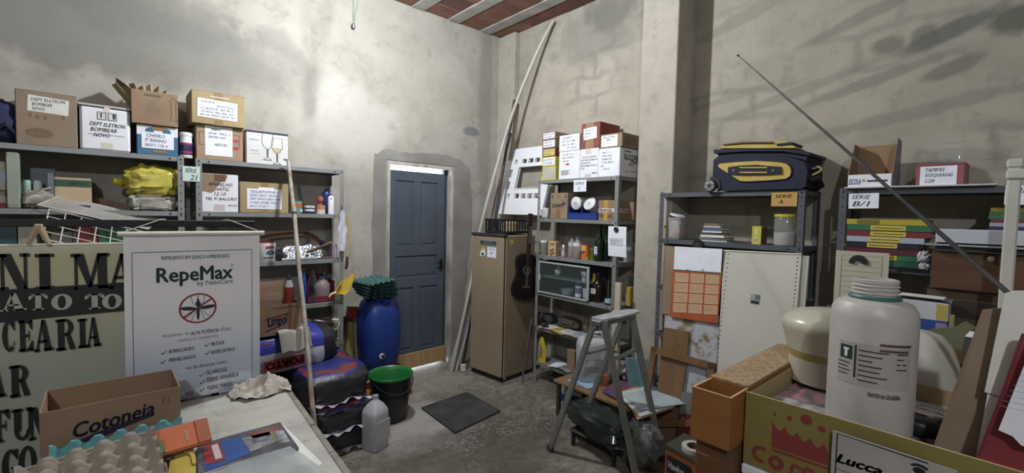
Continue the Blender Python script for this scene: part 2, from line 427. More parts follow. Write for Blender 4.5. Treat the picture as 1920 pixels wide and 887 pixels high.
# far part of the ceiling, not in view, clay coloured filling
MB().box(-3.2, JX[1]-2*st-.07, -3.2, YW, ZC-.002, ZC+.02).build('clay_infill', CLAY[1], ceil)
MB().box(JX[1]-2*st-.07, XW, -3.2, YW-12*.24, ZC-.002, ZC+.02).build('clay_infill', CLAY[1], ceil)
# pilaster in the corner and column
cy0 = col_on(962, X=XW-.07, Z=2.5).y
struct(MB().box(XW-.07, XW, cy0, YW, 0, ZC-.01, .004).build('trim_1', M_COL))
cxf = 3.12; ya = col_on(1197, X=cxf, Z=2.2).y; yb = col_on(1264, X=cxf, Z=2.2).y
struct(MB().box(cxf, XW, yb, ya, 0, ZC-.005, .006).build('trim_2', M_COL))
# cement patch round the door
rng = random.Random(2)
op = []
ol = [(698, 700), (700, 600), (697, 480), (700, 360), (702, 290), (722, 280), (770, 288), (830, 290), (862, 298), (880, 320), (884, 372), (882, 450), (872, 540), (866, 640), (862, 690)]
ol = [tuple(on('Y', YW, *p)) for p in ol]
for a, e in zip(ol, ol[1:]):
    for k in range(4):
        q = k/4; op.append((a[0]*(1-q)+e[0]*q+rng.uniform(-.012, .012), max(.0, a[2]*(1-q)+e[2]*q+rng.uniform(-.012, .012))))
op = [(p[0], max(p[1], 0.0)) for p in op]
inner = [(DX1+.012, 0), (DX1+.012, DZ+.012), (DX0-.012, DZ+.012), (DX0-.012, 0)]
poly = op+inner
M_CEM = mat('78756f', '8b8882', 3, .9, bump=.15)
MB().prism([(x, z) for x, z in poly], .0, .006, basis((0, YW, 0), (1, 0, 0), (0, 0, 1), (0, -1, 0))).build('cement_patch', M_CEM, wall_left)
# door
door = struct(bpy.data.objects.new('door_1', None)); col.objects.link(door); door.location = (DX0, YW, 0)
DW = DX1-DX0
M_JAMB = mat('b3aea4', '7a6a55', 9, .7, bump=.1, stretch=(1, 1, .4), lo=.4, hi=.75)
M_DOOR = mat('464e5b', '4d5562', 3, .45, bump=.03)
b = MB(); b.box(0, .028, -.008, .14, 0, DZ, .002)
b.box(DW-.028, DW, -.008, .14, 0, DZ, .002); b.box(.028, DW-.028, -.008, .14, DZ-.028, DZ, .002); b.build('door_frame', M_JAMB, door)
dl = .03; dr = DW-.075; dt = DZ-.075; y0 = .04
b = MB(); b.box(dl, dr, y0+.012, y0+.035, .05, dt, .002); leaf = b.build('door_leaf', M_DOOR, door)
b = MB()
sw = .085
for x0, x1 in ((dl, dl+sw), (dr-sw, dr)): b.box(x0, x1, y0, y0+.013, .05, dt, .003)
mid = (dl+dr)/2
for z0, z1 in ((dt-.1, dt), (1.16, 1.26), (.84, .94), (.05, .2)): b.box(dl+sw, dr-sw, y0, y0+.013, z0, z1, .003)
for z0, z1 in ((1.26, dt-.1), (.2, .84)): b.box(mid-.04, mid+.04, y0, y0+.013, z0, z1, .003)
b.build('door_rails', M_DOOR, door)
for x0, x1, z0, z1 in ((dl+sw, mid-.04, 1.26, dt-.1), (mid+.04, dr-sw, 1.26, dt-.1), (dl+sw, dr-sw, .94, 1.16), (dl+sw, mid-.04, .2, .84), (mid+.04, dr-sw, .2, .84)):
    MB().box(x0+.022, x1-.022, y0+.006, y0+.014, z0+.022, z1-.022, .005).build('door_panel', M_DOOR, door)
MB().box(dr+.002, DW-.028, y0+.03, y0+.07, 0, DZ-.03).build('door_edge', mat('2c3444', '38415a', 4, .5), door)
h = MB(); h.box(dr-.055, dr-.02, y0-.004, y0, .98, 1.12, .002); h.build('lock_plate', mat('3a3a3c', '5a5550', 20, .4, .7), door)
MB().rod([(dr-.037, y0, 1.08), (dr-.037, y0-.035, 1.08), (dr-.045, y0-.042, 1.08), (dr-.12, y0-.042, 1.08)], .007, 8).build('door_handle', mat('26262a', '3a3a3c', 20, .4, .6), door, 40)
MB().box(.05, dr+.02, -.004, .018, .015, .17, .003, RY(-.9)).build('kick_board', WOODL, door)
# hidden rest of the lamp cord
def bulb_lamp(label, loc, power, cordlen):
    t = thing('pendant_bulb', label, 'lamp', loc)
    MB().rod([(0, 0, .13), (0, 0, .13+cordlen)], .004, 6).build('cord', BLACK, t)
    MB().lathe([(0, .14), (.012, .14), (.02, .12), (.021, .06), (0, .06)], 12).build('socket', BLACK, t, 40)
    g = G('lit_bulb'); g.b.inputs['Emission Color'].default_value = (.9, .96, 1, 1); g.b.inputs['Emission Strength'].default_value = power
    MB().lathe([(0, -.06), (.03, -.052), (.047, -.03), (.05, 0), (.04, .035), (.02, .06), (0, .06)], 12).build('bulb', g.done((1, 1, 1), .4), t, 60)
bulb_lamp('glowing white bulb on a short cord under the clay ceiling above the bags', (1.32, 2.62, 3.2), LAMP_MAIN, ZC-3.2-.13+.016)
bulb_lamp('glowing white bulb on a short cord at the rear of the room', (-1.2, -1.2, 3.3), LAMP_REAR, ZC-3.3-.13)
# ================================================================== steel shelving
def post_mesh(h, d, sx, sy, m):
    """angle section post with a row of punched holes; sx, sy = direction of its flanges"""
    b = MB(); wd = .035; th = .002; hs = .0075
    zs = [0]; z = .04
    while z < h-.02: zs += [z-hs/2, z+hs/2]; z += .05
    zs.append(h); xs = [0, wd/2-hs/2, wd/2+hs/2, wd]
    for q in (0, 1):
        vs = []; fs = []
        for zz in zs:
            for x in xs: vs.append((sx*x, 0, zz) if q == 0 else (0, sy*x, zz))
        for i in range(len(zs)-1):
            for j in range(3):
                if i % 2 == 1 and j == 1: continue
                fs.append((i*4+j, i*4+j+1, i*4+j+5, i*4+j+4))
        b.add(vs, fs)
    return b.mesh('post', m)
def shelf_unit(name, label, side, loc, wd, levels, depth, m, group=None, plates=None):
    t = thing(name, label, 'shelf unit', loc, RZ[side], group); h = levels[0]+.004
    for x, y, sx, sy in ((0, 0, 1, 1), (wd, 0, -1, 1), (0, depth, 1, -1), (wd, depth, -1, -1)):
        put('post', post_mesh(h, depth, sx, sy, m), t, (x, y, 0))
    for i, z in enumerate(levels):
        b = MB(); e = .003
        b.box(e, wd-e, e, depth-e, z-.0015, z); b.box(e, wd-e, e, e+.0015, z-.03, z-.0015); b.box(e, wd-e, depth-e-.0015, depth-e, z-.03, z-.0015)
        b.box(e, e+.0015, e, depth-e, z-.03, z-.0015); b.box(wd-e-.0015, wd-e, e, depth-e, z-.03, z-.0015)
        b.box(e, wd-e, e+.0015, e+.012, z-.0315, z-.03)
        s = b.build('shelf', m, t)
        bb = MB()
        for x in (.018, wd-.018, .075, wd-.075): bb.lathe([(0, .003), (.005, .0025), (.006, 0)], 8, T(x, -.0005 if x in (.018, wd-.018) else e, z-.016) @ RX(90))
        bb.build('bolts', BLACK, s)['kind'] = 'stuff'
    return t
LV = [1.93, 1.57, 1.205, .85, .5, .16]
LC = [1.93, 1.571, 1.222, .869, .535, .195]
LA = [1.785, 1.447, 1.1, .75, .4, .1]
lx2 = spot('L', 367, 1.9).x; lx3 = spot('L', 645, 1.7).x
lx1 = spot('L', 345, 1.9).x
shelf_unit('steel_shelf_unit', 'grey perforated steel shelf unit holding the wine glass box and paint cans', 'L', (lx2, YF, 0), lx3-lx2, LV, .31, STEEL)
shelf_unit('steel_shelf_unit', 'grey steel shelf unit holding the yellow bag and cartons, behind the hanging signs', 'L', (lx1-1.0, YF, 0), 1.0, LV, .31, STEEL)
cyl = spot('R', 1007, 1.5).y; cyr = spot('R', 1157, 1.5).y
shelf_unit('steel_shelf_unit', 'light grey steel shelf unit full of jars and bottles behind the step ladder', 'R', (XF, cyl, 0), cyl-cyr, LC, .31, STEEL)
ayl = spot('R', 1237, 1.7).y; ayr = spot('R', 1507, 1.6).y
shelf_unit('steel_shelf_unit', 'dark grey steel shelf unit under the suitcase, white panels leaning on its front', 'R', (XF, ayl, 0), ayl-ayr, LA, .31, STEELD)
byl = spot('R', 1573, 1.7).y
shelf_unit('steel_shelf_unit', 'dark grey steel shelf unit carrying the stack of coloured binders', 'R', (XF, byl, 0), .93, [1.785, 1.375, 1.0, .62, .25], .31, STEELD)
# ================================================================== left wall
from mathutils import noise as _nz
def PR(ax, val, org, a, b_, c, d):
    p, q = on(ax, val, a, b_), on(ax, val, c, d)
    u = (p.x-org[0], q.x-org[0]) if ax == 'Y' else (org[1]-p.y, org[1]-q.y)
    return (min(u), max(u), min(p.z, q.z)-org[2], max(p.z, q.z)-org[2])
def PRm(ax, val, org, xl, yl, xr, yr, hp):
    """rect from the pixel mid-left, mid-right and height in pixels"""
    p, q = on(ax, val, xl, yl), on(ax, val, xr, yr)
    u = (p.x-org[0], q.x-org[0]) if ax == 'Y' else (org[1]-p.y, org[1]-q.y)
    dpt = -((MR.transposed() @ ((p+q)/2-CAM)).z); h = hp*dpt/FPX; v = (p.z+q.z)/2-org[2]
    return (u[0], u[1], v-h/2, v+h/2)
def lr(t, off, *px): return PR('Y', YF+off, t.location, *px)
def rr(t, off, *px): return PR('X', XF+off, t.location, *px)
def lump(wd, dp, h, seed=0, e=.5, amp=.12, nu=20, nv=12, freq=4):
    """soft bag or bundle resting on z=0, centred on x, y"""
    def sg(v, p): return math.copysign(abs(v)**p, v)
    def fn(u, v):
        a = 2*math.pi*u; c = math.pi*(v-.5)
        x = sg(math.cos(c), e)*sg(math.cos(a), e); y = sg(math.cos(c), e)*sg(math.sin(a), e); z = sg(math.sin(c), e)
        d = 1+amp*_nz.noise(Vector((x*freq+seed, y*freq, z*freq)))+amp*.5*_nz.noise(Vector((x*freq*2.9+seed, y*freq*2.9, z*freq*2.9)))
        return (x*d*wd/2, y*d*dp/2, max(0, h/2+z*d*h/2))
    return MB().grid(fn, nu, nv, None, True)
Z1 = LV[0]; Z2 = LV[1]; Z3_ = LV[2]; Z4 = LV[3]
# --- top of the left unit
t = thing('fabric_bag', 'dark blue fabric bag lying beside the tall stained carton', 'bag', tuple(spot('L', -6, Z1, .14)))
lump(.2, .24, .24, 3, .6, .15).build('body', mat('1f2450', '191d40', 6, .8, bump=.2), t, 60)
MB().rod([(.0, -.11, .06), (.05, -.14, .1), (.085, -.1, .05), (.09, 0, .02)], .012, 8).build('strap', mat('16192f', rough=.8), t, 60)
t, wd, h = carton('L', 'cardboard_box', 'tall brown carton with a stain and a white handwritten label', 30, 146, 174, Z1, CARD, depth=.28)
note(t, lr(t, .02, 51, 178, 129, 217), [('DEPT ELETRON', .02, .98), ('BOMBEAR', .05, .6), ('NOVOS', .05, .4)], PAPER2, INK, seed=2, ang=-3)
b = MB()
for x, y, rx, ry in ((74, 249, .055, .027),):
    r = lr(t, .02, x-1, y-1, x+1, y+1); b.lathe([(0, 0), (1, 0)], 20, FRONT @ T((r[0]+r[1])/2, (r[2]+r[3])/2, .0009) @ S(rx, ry, 1))
b.build('stain_print', mat('6e5a44', '7a6650', 40, .9), t)
for x, y in ((57, 215), (70, 219), (85, 221), (118, 221)):
    r = lr(t, .02, x-3, y-4, x+3, y+4); MB().box(*r, .0002, .0009, 0, FRONT).build('drip_stain', mat('6e5a44', '7a6650', 40, .9), t)
t, wd, h = carton('L', 'foam_box', 'white lidded foam box with handwriting, beside the tall stained carton', 150, 245, 202, Z1, WHITEBOX, depth=.27, b=.012, seam=False)
MB().box(-.008, wd+.006, .002, .275, h+.001, h+.014, .004).build('lid', mat('a9a9a4', 'b5b5b0', 4, .7), t)
MB().box(-.006, wd-.01, .006, .27, h-.012, h+.001).build('lid_seal', BLACK, t)
r = lr(t, .02, 182, 209, 219, 228); q = flat(t, 'carton_mark', r, mat('c3c2bd', rough=.6)); u0, u1, v0, v1 = r; um = (u0+u1)/2
b = MB()
for a, e in ((u0, um-.004), (um+.004, u1)):
    for rc in ((a, e, v0, v0+.003), (a, e, v1-.003, v1), (a, a+.003, v0, v1), (e-.003, e, v0, v1)): b.box(*rc, .0013, .0016, 0, FRONT)
for x in (u0*.6+um*.4, um*.35+u1*.65, um*.2+u1*.8): b.box(x-.003, x+.003, v0+.01, v1-.012, .0013, .0016, 0, FRONT); b.prism([(x-.008, v1-.014), (x+.008, v1-.014), (x, v1-.005)], .0013, .0016, FRONT)
b.build('mark_print', INKB, q)
hand(t, lr(t, .02, 168, 226, 236, 263), [('DEPT ELETRON', .0, 1), ('BOMBEAR', .02, .75), ('NOVO', .1, .55)], INKB, seed=3)
flat(t, 'tape', lr(t, .02, 189, 267, 212, 281), mat('c9c5b0', rough=.3)); flat(t, 'tape', lr(t, .02, 195, 201, 206, 212), mat('cfc3a2', rough=.3))
flat(t, 'tape', lr(t, .02, 166, 249, 234, 257), CLEARTAPE, lift=.002)
# blue box with open carton on it
t, wd, h = carton('L', 'printed_box', 'blue and white box with brown tape and handwritten sheet, open carton on it', 257, 334, 236, Z1, mat('2f6d94', '2a6488', 4, .5), depth=.26, seam=False)
hb = h
flat(t, 'white_panel', (.0, wd, h*.66, h-.004), WHITEP); x = wd/2
for uu in (.3, .72):
    MB().lathe([(0, .0013), (.022, .0013)], 16, FRONT @ T(wd*uu, h*.8, .0006)).build('blue_dot', mat('2f6d94', '2a6488', 4, .5), t)
note(t, lr(t, .02, 265, 246, 326, 282), [('CHEIRO', .1, .75), ('P/ BANHO', .05, .8), ('~', .03, .85)], PAPER, INK, seed=4, lift=.002)
flat(t, 'tape', lr(t, .02, 284, 232, 310, 246), TAPE, lift=.0035); flat(t, 'tape', lr(t, .02, 286, 281, 312, 288), TAPE, lift=.0012)
zb = Z1+hb+.003
p = spot('L', 247, zb, .0); wd2 = span('L', 247, 334, zb, .0); h2 = high('L', 290, 172)-zb
t = thing('open_carton', 'open brown carton with printed arrow, stuffed with folded card sheets', 'box', p)
b = MB(); d = .27; th = .004
b.box(0, wd2, 0, th, 0, h2); b.box(0, wd2, d-th, d, 0, h2); b.box(0, th, th, d-th, 0, h2); b.box(wd2-th, wd2, th, d-th, 0, h2); b.box(th, wd2-th, th, d-th, 0, th)
b.build('body', CARD3, t)
MB().box(-.09, 0, .02, d-.02, -.002, .002, 0, T(.002, 0, h2) @ RY(38)).build('flap', CARD3, t)
b = MB(); r = PR('Y', YF, p, 320, 183, 331, 230)
u0, u1, v0, v1 = r; um = (u0+u1)/2; s_ = .0018
for pts in ([(um-.012, v0+.03), (um-.012, v1-.03), (um-.024, v1-.03), (um, v1), (um+.024, v1-.03), (um+.012, v1-.03), (um+.012, v0+.03), (um+.024, v0), (um, v0+.014), (um-.024, v0), (um-.012, v0+.03)],): b.strip(pts, .003, FRONT @ T(0, 0, .0012))
b.build('arrow_print', mat('4c4038', rough=.8), t)
r = PR('Y', YF, p, 270, 175, 302, 184); flat(t, 'print', r, mat('62544a', rough=.8), t=.0006)
r = PR('Y', YF, p, 272, 186, 300, 216); b = MB()
for k in range(9):
    z = r[3]-(r[3]-r[2])*k/9; ww = (r[1]-r[0])*(.28 if 0 < k < 4 else .5); um = (r[0]+r[1])/2; b.box(um-ww, um+ww, z-.004, z, .0002, .0006, 0, FRONT)
b.build('print', mat('776657', rough=.8), t)['kind'] = 'stuff'
rng = random.Random(5)
for k in range(7):
    hh = .075+.02*rng.random(); x = .03+k*.022
    o = MB().box(-.0015, .0015, -.05, .06, 0, hh+.06).build('card_sheet', (CARD2, mat('c9b88a', 'bfae80', 5, .8), CARD3)[k % 3], t, loc=(x-.02, .1+.01*k, h2-.09), rot=(R(rng.uniform(-6, 6)), R(-38+k*9), R(10)))
# tub
p = spot('L', 349, Z1, .05)
t = bottle('paper_tub', 'small white tub with navy and pink label between two handwritten cartons', p, [(0, 0), (.034, 0), (.036, .006), (.036, .1), (.033, .11), (.033, .145), (.036, .146), (.036, .165), (.03, .17), (0, .17)], WHITEP, lab=(.0366, .02, .1), labm=mat('1e2a5e', rough=.4), cat='tub')
for a, e in ((.086, .1), (.03, .044)): MB().lathe([(.0367, a), (.0371, a), (.0371, e), (.0367, e)], 18).build('label_stripe', mat('a02a58', rough=.4), t, 40)
write(t, 'print', [('Salto', (-.02, .02, .056, .072), .01, .2)], WHITEP, basis((0, -.0372, 0), (1, 0, 0), (0, 0, 1), (0, -1, 0)), .0006)
# --- top of second unit
t, wd, h = carton('L', 'cardboard_box', 'small brown carton under the wide taped one, long white sheet on it', 368, 456, 238, Z1, mat('98765a', 'a98668', 4, .8), depth=.26)
hb = h
b = MB(); r = lr(t, .02, 373, 246, 449, 278)
for rc in ((r[0], r[1], r[2], r[2]+.003), (r[0], r[1], r[3]-.003, r[3]), (r[0], r[0]+.003, r[2], r[3]), (r[1]-.003, r[1], r[2], r[3])): b.box(*rc, .0002, .0008, 0, FRONT)
b.build('frame_print', mat('4a3a66', rough=.8), t); flat(t, 'print', lr(t, .02, 437, 262, 447, 268), mat('b0402c', rough=.8), t=.0007); flat(t, 'print', lr(t, .02, 437, 277, 447, 282), mat('b0402c', rough=.8), t=.0007)
note(t, lr(t, .02, 384, 234, 436, 295), [('~', .2, .6), ('~', .05, .98), ('~', .05, .8), '', ('ABERTURA', .3, .85), '', ''], PAPER, INKB, seed=6, lift=.001)
zb = Z1+hb+.004
t, wd, h = carton('L', 'cardboard_box', 'wide yellowish taped carton with a densely written sheet, topmost beside the tub', 359, 459, 175, zb, CARD2, off=-.01, depth=.28, tape=True)
note(t, PR('Y', YF-.01, t.location, 370, 183, 445, 228), [('SUPORTE', .02, .42), ('5073/0', .45, .98), ('CAIXA 30.8/1', .02, .95), ('~', .02, .95), ('~', .0, 1)], PAPER, INK, seed=7, ang=-1.5, lift=.001)
flat(t, 'paper_label', PR('Y', YF-.01, t.location, 394, 180, 430, 187), PAPER, lift=.0005)
# wine glass box
t, wd, h = carton('L', 'wine_glass_box', 'white box printed with two wine glasses, dark blue top', 462, 540, 248, Z1, mat('c8c8c6', 'd2d2d0', 3, .35), off=.03, depth=.2, seam=False)
NAVY = mat('20264c', '262c55', 4, .4)
MB().box(-.001, wd+.001, -.001, .201, h-.012, h+.002).build('top_band', NAVY, t)
MB().box(wd, wd+.0015, .1, .2, 0, h-.012).build('side_panel', NAVY, t)
GL = mat('4c4a52', '5c5a62', 20, .5)
def wineglass(parent, u, v, s_, F, fill):
    b = MB(); pr_ = [(.30, 1.0), (.36, .8), (.34, .62), (.2, .48), (.05, .42), (.03, .1), (.2, .03), (.26, 0)]
    pts = [(u+x*s_*.55, v+y*s_) for x, y in pr_]; b.strip(pts, .0035, F @ T(0, 0, .0012)); b.strip([(2*u-x, y) for x, y in pts], .0035, F @ T(0, 0, .0012))
    b.strip([(u-.26*.55*s_, v), (u+.26*.55*s_, v)], .005, F @ T(0, 0, .0012)); b.strip([(u-.3*.55*s_, v+s_), (u+.3*.55*s_, v+s_)], .002, F @ T(0, 0, .0012)); b.strip([(u, v+.42*s_), (u, v+.08*s_)], .006, F @ T(0, 0, .0013))
    b.build('glass_print', GL, parent)
    if fill:
        MB().prism([(u-.19*s_, v+.62*s_), (u-.1*s_, v+.48*s_), (u, v+.43*s_), (u+.1*s_, v+.48*s_), (u+.19*s_, v+.62*s_)], .0008, .0011, F).build('wine_print', mat('b9a470', rough=.5), parent)
r = lr(t, .03, 491, 253, 512, 302); wineglass(t, (r[0]+r[1])/2, r[2]+.004, h*.82, FRONT, False)
r = lr(t, .03, 510, 254, 529, 304); wineglass(t, (r[0]+r[1])/2, .006, h*.82, FRONT, True)
wineglass(t, .06, .02, h*.7, FACE_R(wd), False)
write(t, 'print', [('CRISTAL', lr(t, .03, 467, 259, 486, 264), 0, 0), ('Gourmet', lr(t, .03, 470, 279, 485, 284), 0, .3), ('~~~~~~~', lr(t, .03, 467, 292, 490, 294), 0, 0)], mat('7b7a78', rough=.6))
write(t, 'print', [('VINHO', lr(t, .03, 471, 286, 488, 290), 0, 0)], mat('b9a76a', rough=.6))
# --- second shelf of the left unit
t, wd, h = carton('L', 'printed_box', 'pale pink and blue printed box at the end of the shelf', -22, 12, 303, Z2, mat('b9aaa6', 'c4b6b2', 4, .6), off=.03, depth=.22)
flat(t, 'blue_panel', (0, wd, h*.55, h*.8), mat('aebad0', rough=.6)); flat(t, 'red_panel', (0, wd, 0, h*.12), mat('a0302c', rough=.6)); write(t, 'print', [('CLUBE', (wd*.35, wd*.9, h*.2, h*.48), .02, 0, 90)], mat('a8544c', rough=.6))
p = spot('L', 13, Z2, .0)
t = thing('metal_upright', 'pale green painted metal post standing on the shelf', 'post', p)
MB().box(0, .05, 0, .06, 0, .31, .006).build('body', mat('8d9485', '848b7b', 4, .5), t); MB().box(.004, .046, -.002, 0, .02, .29).build('face', mat('949b8c', '878e7e', 6, .5), t)
p = spot('L', 34, Z2, .05); wd = span('L', 34, 101, Z2, .05)
t = thing('magazine_file', 'blue grey plastic file box holding a green and a white tube', 'file box', p)
b = MB(); hh = .24
b.box(0, wd, .12, .125, 0, hh); b.box(wd-.022, wd, .0, .125, 0, hh-.03); b.box(0, wd, 0, .12, 0, .006); b.box(0, wd, 0, .005, 0, .04)
b.build('body', mat('5d676e', '68727a', 4, .5), t)
for x0, m_, nm in ((.02, mat('8fb3a0', '7da28e', 5, .4), 'green'), (.065, WHITEP, 'white')):
    q = spot('L', 34, Z2, .05)
    o = bottle('plastic_tube', nm+' squeeze tube standing inside the blue grey file box', (q.x+x0+.01, q.y+.06, Z2+.007), [(0, 0), (.012, 0), (.013, .02), (.019, .035), (.018, .08), (.02, .12), (.017, .15), (.012, .158), (0, .158)], m_, cat='tube', sy=.7)
    MB().lathe([(.0125, .002), (.0132, .002), (.0132, .018), (.0125, .018)], 14, None, 1, .7).build('cap_ridge', CREAMP, o, 40)
t, wd, h = carton('L', 'cardboard_box', 'flat light carton with a dark green printed stripe, behind the wire rack', 102, 172, 334, Z2, mat('b39a74', 'c0a782', 4, .8), off=.1, depth=.18)
q = flat(t, 'green_stripe', (0, wd, h*.72, h*.94), mat('2c5136', rough=.6)); write(q, 'print', [('orgânico', (wd*.35, wd*.85, h*.77, h*.88), .01, .2)], mat('8aa68c', rough=.6), lift=.0018)
p = spot('L', 286, Z2, .14)
t = thing('plastic_parcel', 'clear plastic wrapped parcel under the yellow bag', 'parcel', p)
lump(.24, .23, .1, 8, .4, .2, 40, 24, freq=5).build('body', mat('8a8578', 'aaa79c', 9, .18, bump=.5, bscale=12), t, 40)
MB().box(-.06, .05, -.1, .05, .098, .104, .002).build('fold', mat('a5a297', '8f8c80', 9, .15), t)
t = thing('yellow_bag', 'bright yellow knotted plastic bag on top of the clear parcel', 'bag', (p.x, p.y, p.z+.095))
lump(.29, .24, .2, 12, .7, .24, 40, 26, 4).build('body', mat('b3a536', 'c2b440', 5, .35, bump=.8, bscale=14), t, 60)
lump(.06, .05, .05, 4, .8, .3).build('knot', mat('c5b51c', 'b5a518', 5, .35), t, 60, (-.17, -.02, .06))
# cardboard sheet and white wire racks
A = on('Y', 3.98, 160, 372); Bp = on('Y', 3.88, 320, 402)
t = thing('cardboard_sheet', 'brown corrugated sheet leaning behind the white wire rack', 'cardboard', (A.x, A.y, A.z-.12))
dx = Bp-A
MB().prism([(0, -.06), (0, .115), (.05, .13), (.16, .1), (dx.x, dx.z+.13), (dx.x, dx.z+.02), (dx.x*.5, -.06)], 0, .006, basis((0, 0, 0), (1, 0, 0), (0, 0, 1), (0, -1, 0))).build('body', CARD, t)
MB().box(.12, .128, -.012, -.006, -.03, .1).build('crease', CARD3, t)
WIRE = mat('d2d0cc', 'c4bfb6', 20, .4)
def wire_rack(label, A, B, C, n, m=3, r=.0022, front=0.0):
    """wire shelf with corners A, B (near side) and C (far along)"""
    A, B, C = Vector(A), Vector(B), Vector(C); t = thing('wire_rack', label, 'wire rack', A)
    u = C-A; v = B-A; D = u+v
    MB().rod([(0, 0, 0), u, D, v, (0, 0, 0)], r*1.6, 6).build('rim', WIRE, t, 40)
    me = MB().rod([(0, 0, 0), u], r, 5).mesh('wire', WIRE)
    for k in range(1, n): put('wire', me, t, v*(k/n))
    me2 = MB().rod([(0, 0, 0), v], r*1.3, 5).mesh('cross_wire', WIRE)
    for k in range(1, m): put('cross_wire', me2, t, u*(k/m)+Vector((0, 0, -.004)))
    if front:
        me3 = MB().rod([(0, 0, 0), (0, 0, -front)], r, 5).mesh('drop_wire', WIRE)
        for k in range(0, 8): put('drop_wire', me3, t, v+u*(k/7))
        MB().rod([v+Vector((0, 0, -front)), D+Vector((0, 0, -front))], r*1.3, 5).build('bottom_wire', WIRE, t)
    return t
A = on('Y', 3.85, 112, 367); B_ = on('Y', 3.6, 70, 384); C_ = on('Y', 3.8, 300, 411)
wire_rack('white coated wire shelf lying aslant in front of the brown corrugated sheet', A, B_, C_, 14, 3, .0022)
A = on('Y', 3.66, 92, 392); B_ = on('Y', 3.56, 80, 448); C_ = on('Y', 3.62, 340, 452)
wire_rack('white wire basket side with wide mesh, under the slanting wire shelf', A, B_, C_, 4, 9, .0026)
# soft things seen through the wire mesh
for px, py, w_, h_, colr, nm in ((100, 402, .07, .03, '6d1f22', 'dark red'), (125, 405, .05, .03, '6a4a30', 'brown'), (152, 407, .09, .025, '26283f', 'navy')):
    q = on('Y', 3.78, px, py); t = thing('cloth_bundle', nm+' folded cloth bundle seen through the white wire mesh', 'cloth', (q.x, q.y, Z2+.003))
    lump(w_, .1, h_, px, .6, .2).build('body', mat(colr, rough=.85), t, 60); MB().box(-w_*.35, w_*.35, -.05, -.03, h_*.4, h_*.46, .002).build('fold', mat(colr, rough=.9), t)
q = on('Y', 3.8, 75, 400); t = thing('plastic_bag', 'crumpled dull clear plastic bag at the end of the wire rack', 'bag', (q.x, q.y, Z2+.003))
lump(.13, .14, .1, 21, .7, .35, freq=5).build('body', mat('7d7668', '9a9486', 14, .25, bump=.5, bscale=14), t, 40); MB().rod([(.0, -.06, .08), (.02, -.05, .11), (.05, -.03, .12)], .006, 6).build('twist', mat('9a9486', rough=.3), t)
q = spot('L', 330, Z2, .02)
# --- third shelf of the left unit (seen under the rail)
for px, colr, nm, w_ in ((215, '2c6b38', 'green', .16), (165, '8d3a22', 'rust red', .1), (12, '2b4a52', 'teal', .1), (52, 'a29d92', 'pale grey', .08)):
    q = spot('L', px, Z3_, .1); t = thing('storage_bin', nm+' plastic bin on the shelf behind the dark rail', 'bin', q)
    b = MB(); hh = .27 if px > 100 else .29
    b.box(-w_/2, w_/2, 0, .004, 0, hh, .001); b.box(-w_/2, w_/2, .156, .16, 0, hh, .001); b.box(-w_/2, -w_/2+.004, .004, .156, 0, hh); b.box(w_/2-.004, w_/2, .004, .156, 0, hh); b.box(-w_/2, w_/2, 0, .16, 0, .004)
    b.build('body', mat(colr, rough=.5), t); MB().box(-w_/2-.004, w_/2+.004, -.006, .0, hh-.015, hh, .002).build('rim', mat(colr, rough=.5), t)
# sign card between the two units
p = on('Y', YF-.006, 342, 311); q = on('Y', YF-.006, 375, 341)
t = thing('shelf_card', 'pale blue green shelf card numbered 21, fixed across two posts', 'card', (p.x, YF-.004, q.z))
wd = q.x-p.x; h = p.z-q.z; o = flat(t, 'card', (0, wd, 0, h), mat('b9cdc6', 'c2d6cf', 6, .7)); hand(o, (wd*.1, wd*.95, 0, h), [('SÉRIE', .05, .85), ('21', .4, .9)], INKB, seed=3)
# --- second shelf of second unit
t, wd, h = carton('L', 'torn_white_box', 'white box with torn top corner and handwriting, beside a taped carton', 377, 447, 327, Z2, WHITEBOX, off=.015, depth=.25)
MB().prism([(0, h), (0, h*.55), (wd*.12, h*.53), (wd*.25, h*.5), (wd*.36, h*.55), (wd*.42, h*.66), (wd*.5, h*.78), (wd*.62, h*.83), (wd*.7, h*.92), (wd*.7, h)], .0002, .001, FRONT).build('torn_patch', CARD3, t)
flat(t, 'tape', (wd*.35, wd*.65, h*.82, h), mat('6d4f3a', rough=.3), lift=.001)
hand(t, lr(t, .015, 382, 340, 445, 378), [('APARELHO', .12, .85), ('ANTIG', .35, .75), ('12.10', .3, .65), ('TEL P/ BALCÃO', .05, .98)], INK, seed=9)
flat(t, 'tape', lr(t, .015, 401, 383, 422, 395), mat('c7b6b4', rough=.4)); write(t, 'print', [('ARCOS', lr(t, .015, 427, 384, 444, 387), .01, 0)], INKB)
t, wd, h = carton('L', 'cardboard_box', 'yellowish taped carton with white written sheet, leaning stick in front', 450, 541, 343, Z2, CARD2, off=.01, depth=.26, tape=True)
note(t, lr(t, .01, 463, 353, 528, 393), ['TELEFONES', '~', '~', '~', ('~', 0, .6)], PAPER, INK, seed=10, lift=.001); flat(t, 'paper_label', lr(t, .01, 485, 351, 514, 356), PAPER, lift=.0005)
t = bottle('paint_can', 'teal paint can with orange band behind the leaning stick', spot('L', 555, Z2, .11), [(0, 0), (.046, 0), (.046, .09), (.044, .095), (0, .095)], mat('6f9590', rough=.35, metal=.2), lab=(.0465, .05, .08), labm=mat('c4642c', rough=.5), cat='can')
t['label'] = 'teal paint can with orange band behind the leaning stick'
MB().lathe([(.04, .095), (.046, .096), (.046, .1), (.04, .1)], 20).build('lid_ring', mat('9aaaa8', rough=.3, metal=.6), t, 40)
flat(t, 'price_tag', (.018, .036, .015, .035), WHITEP, basis((0, -.04, 0), (1, 0, 0), (0, 0, 1), (0, -1, 0)))
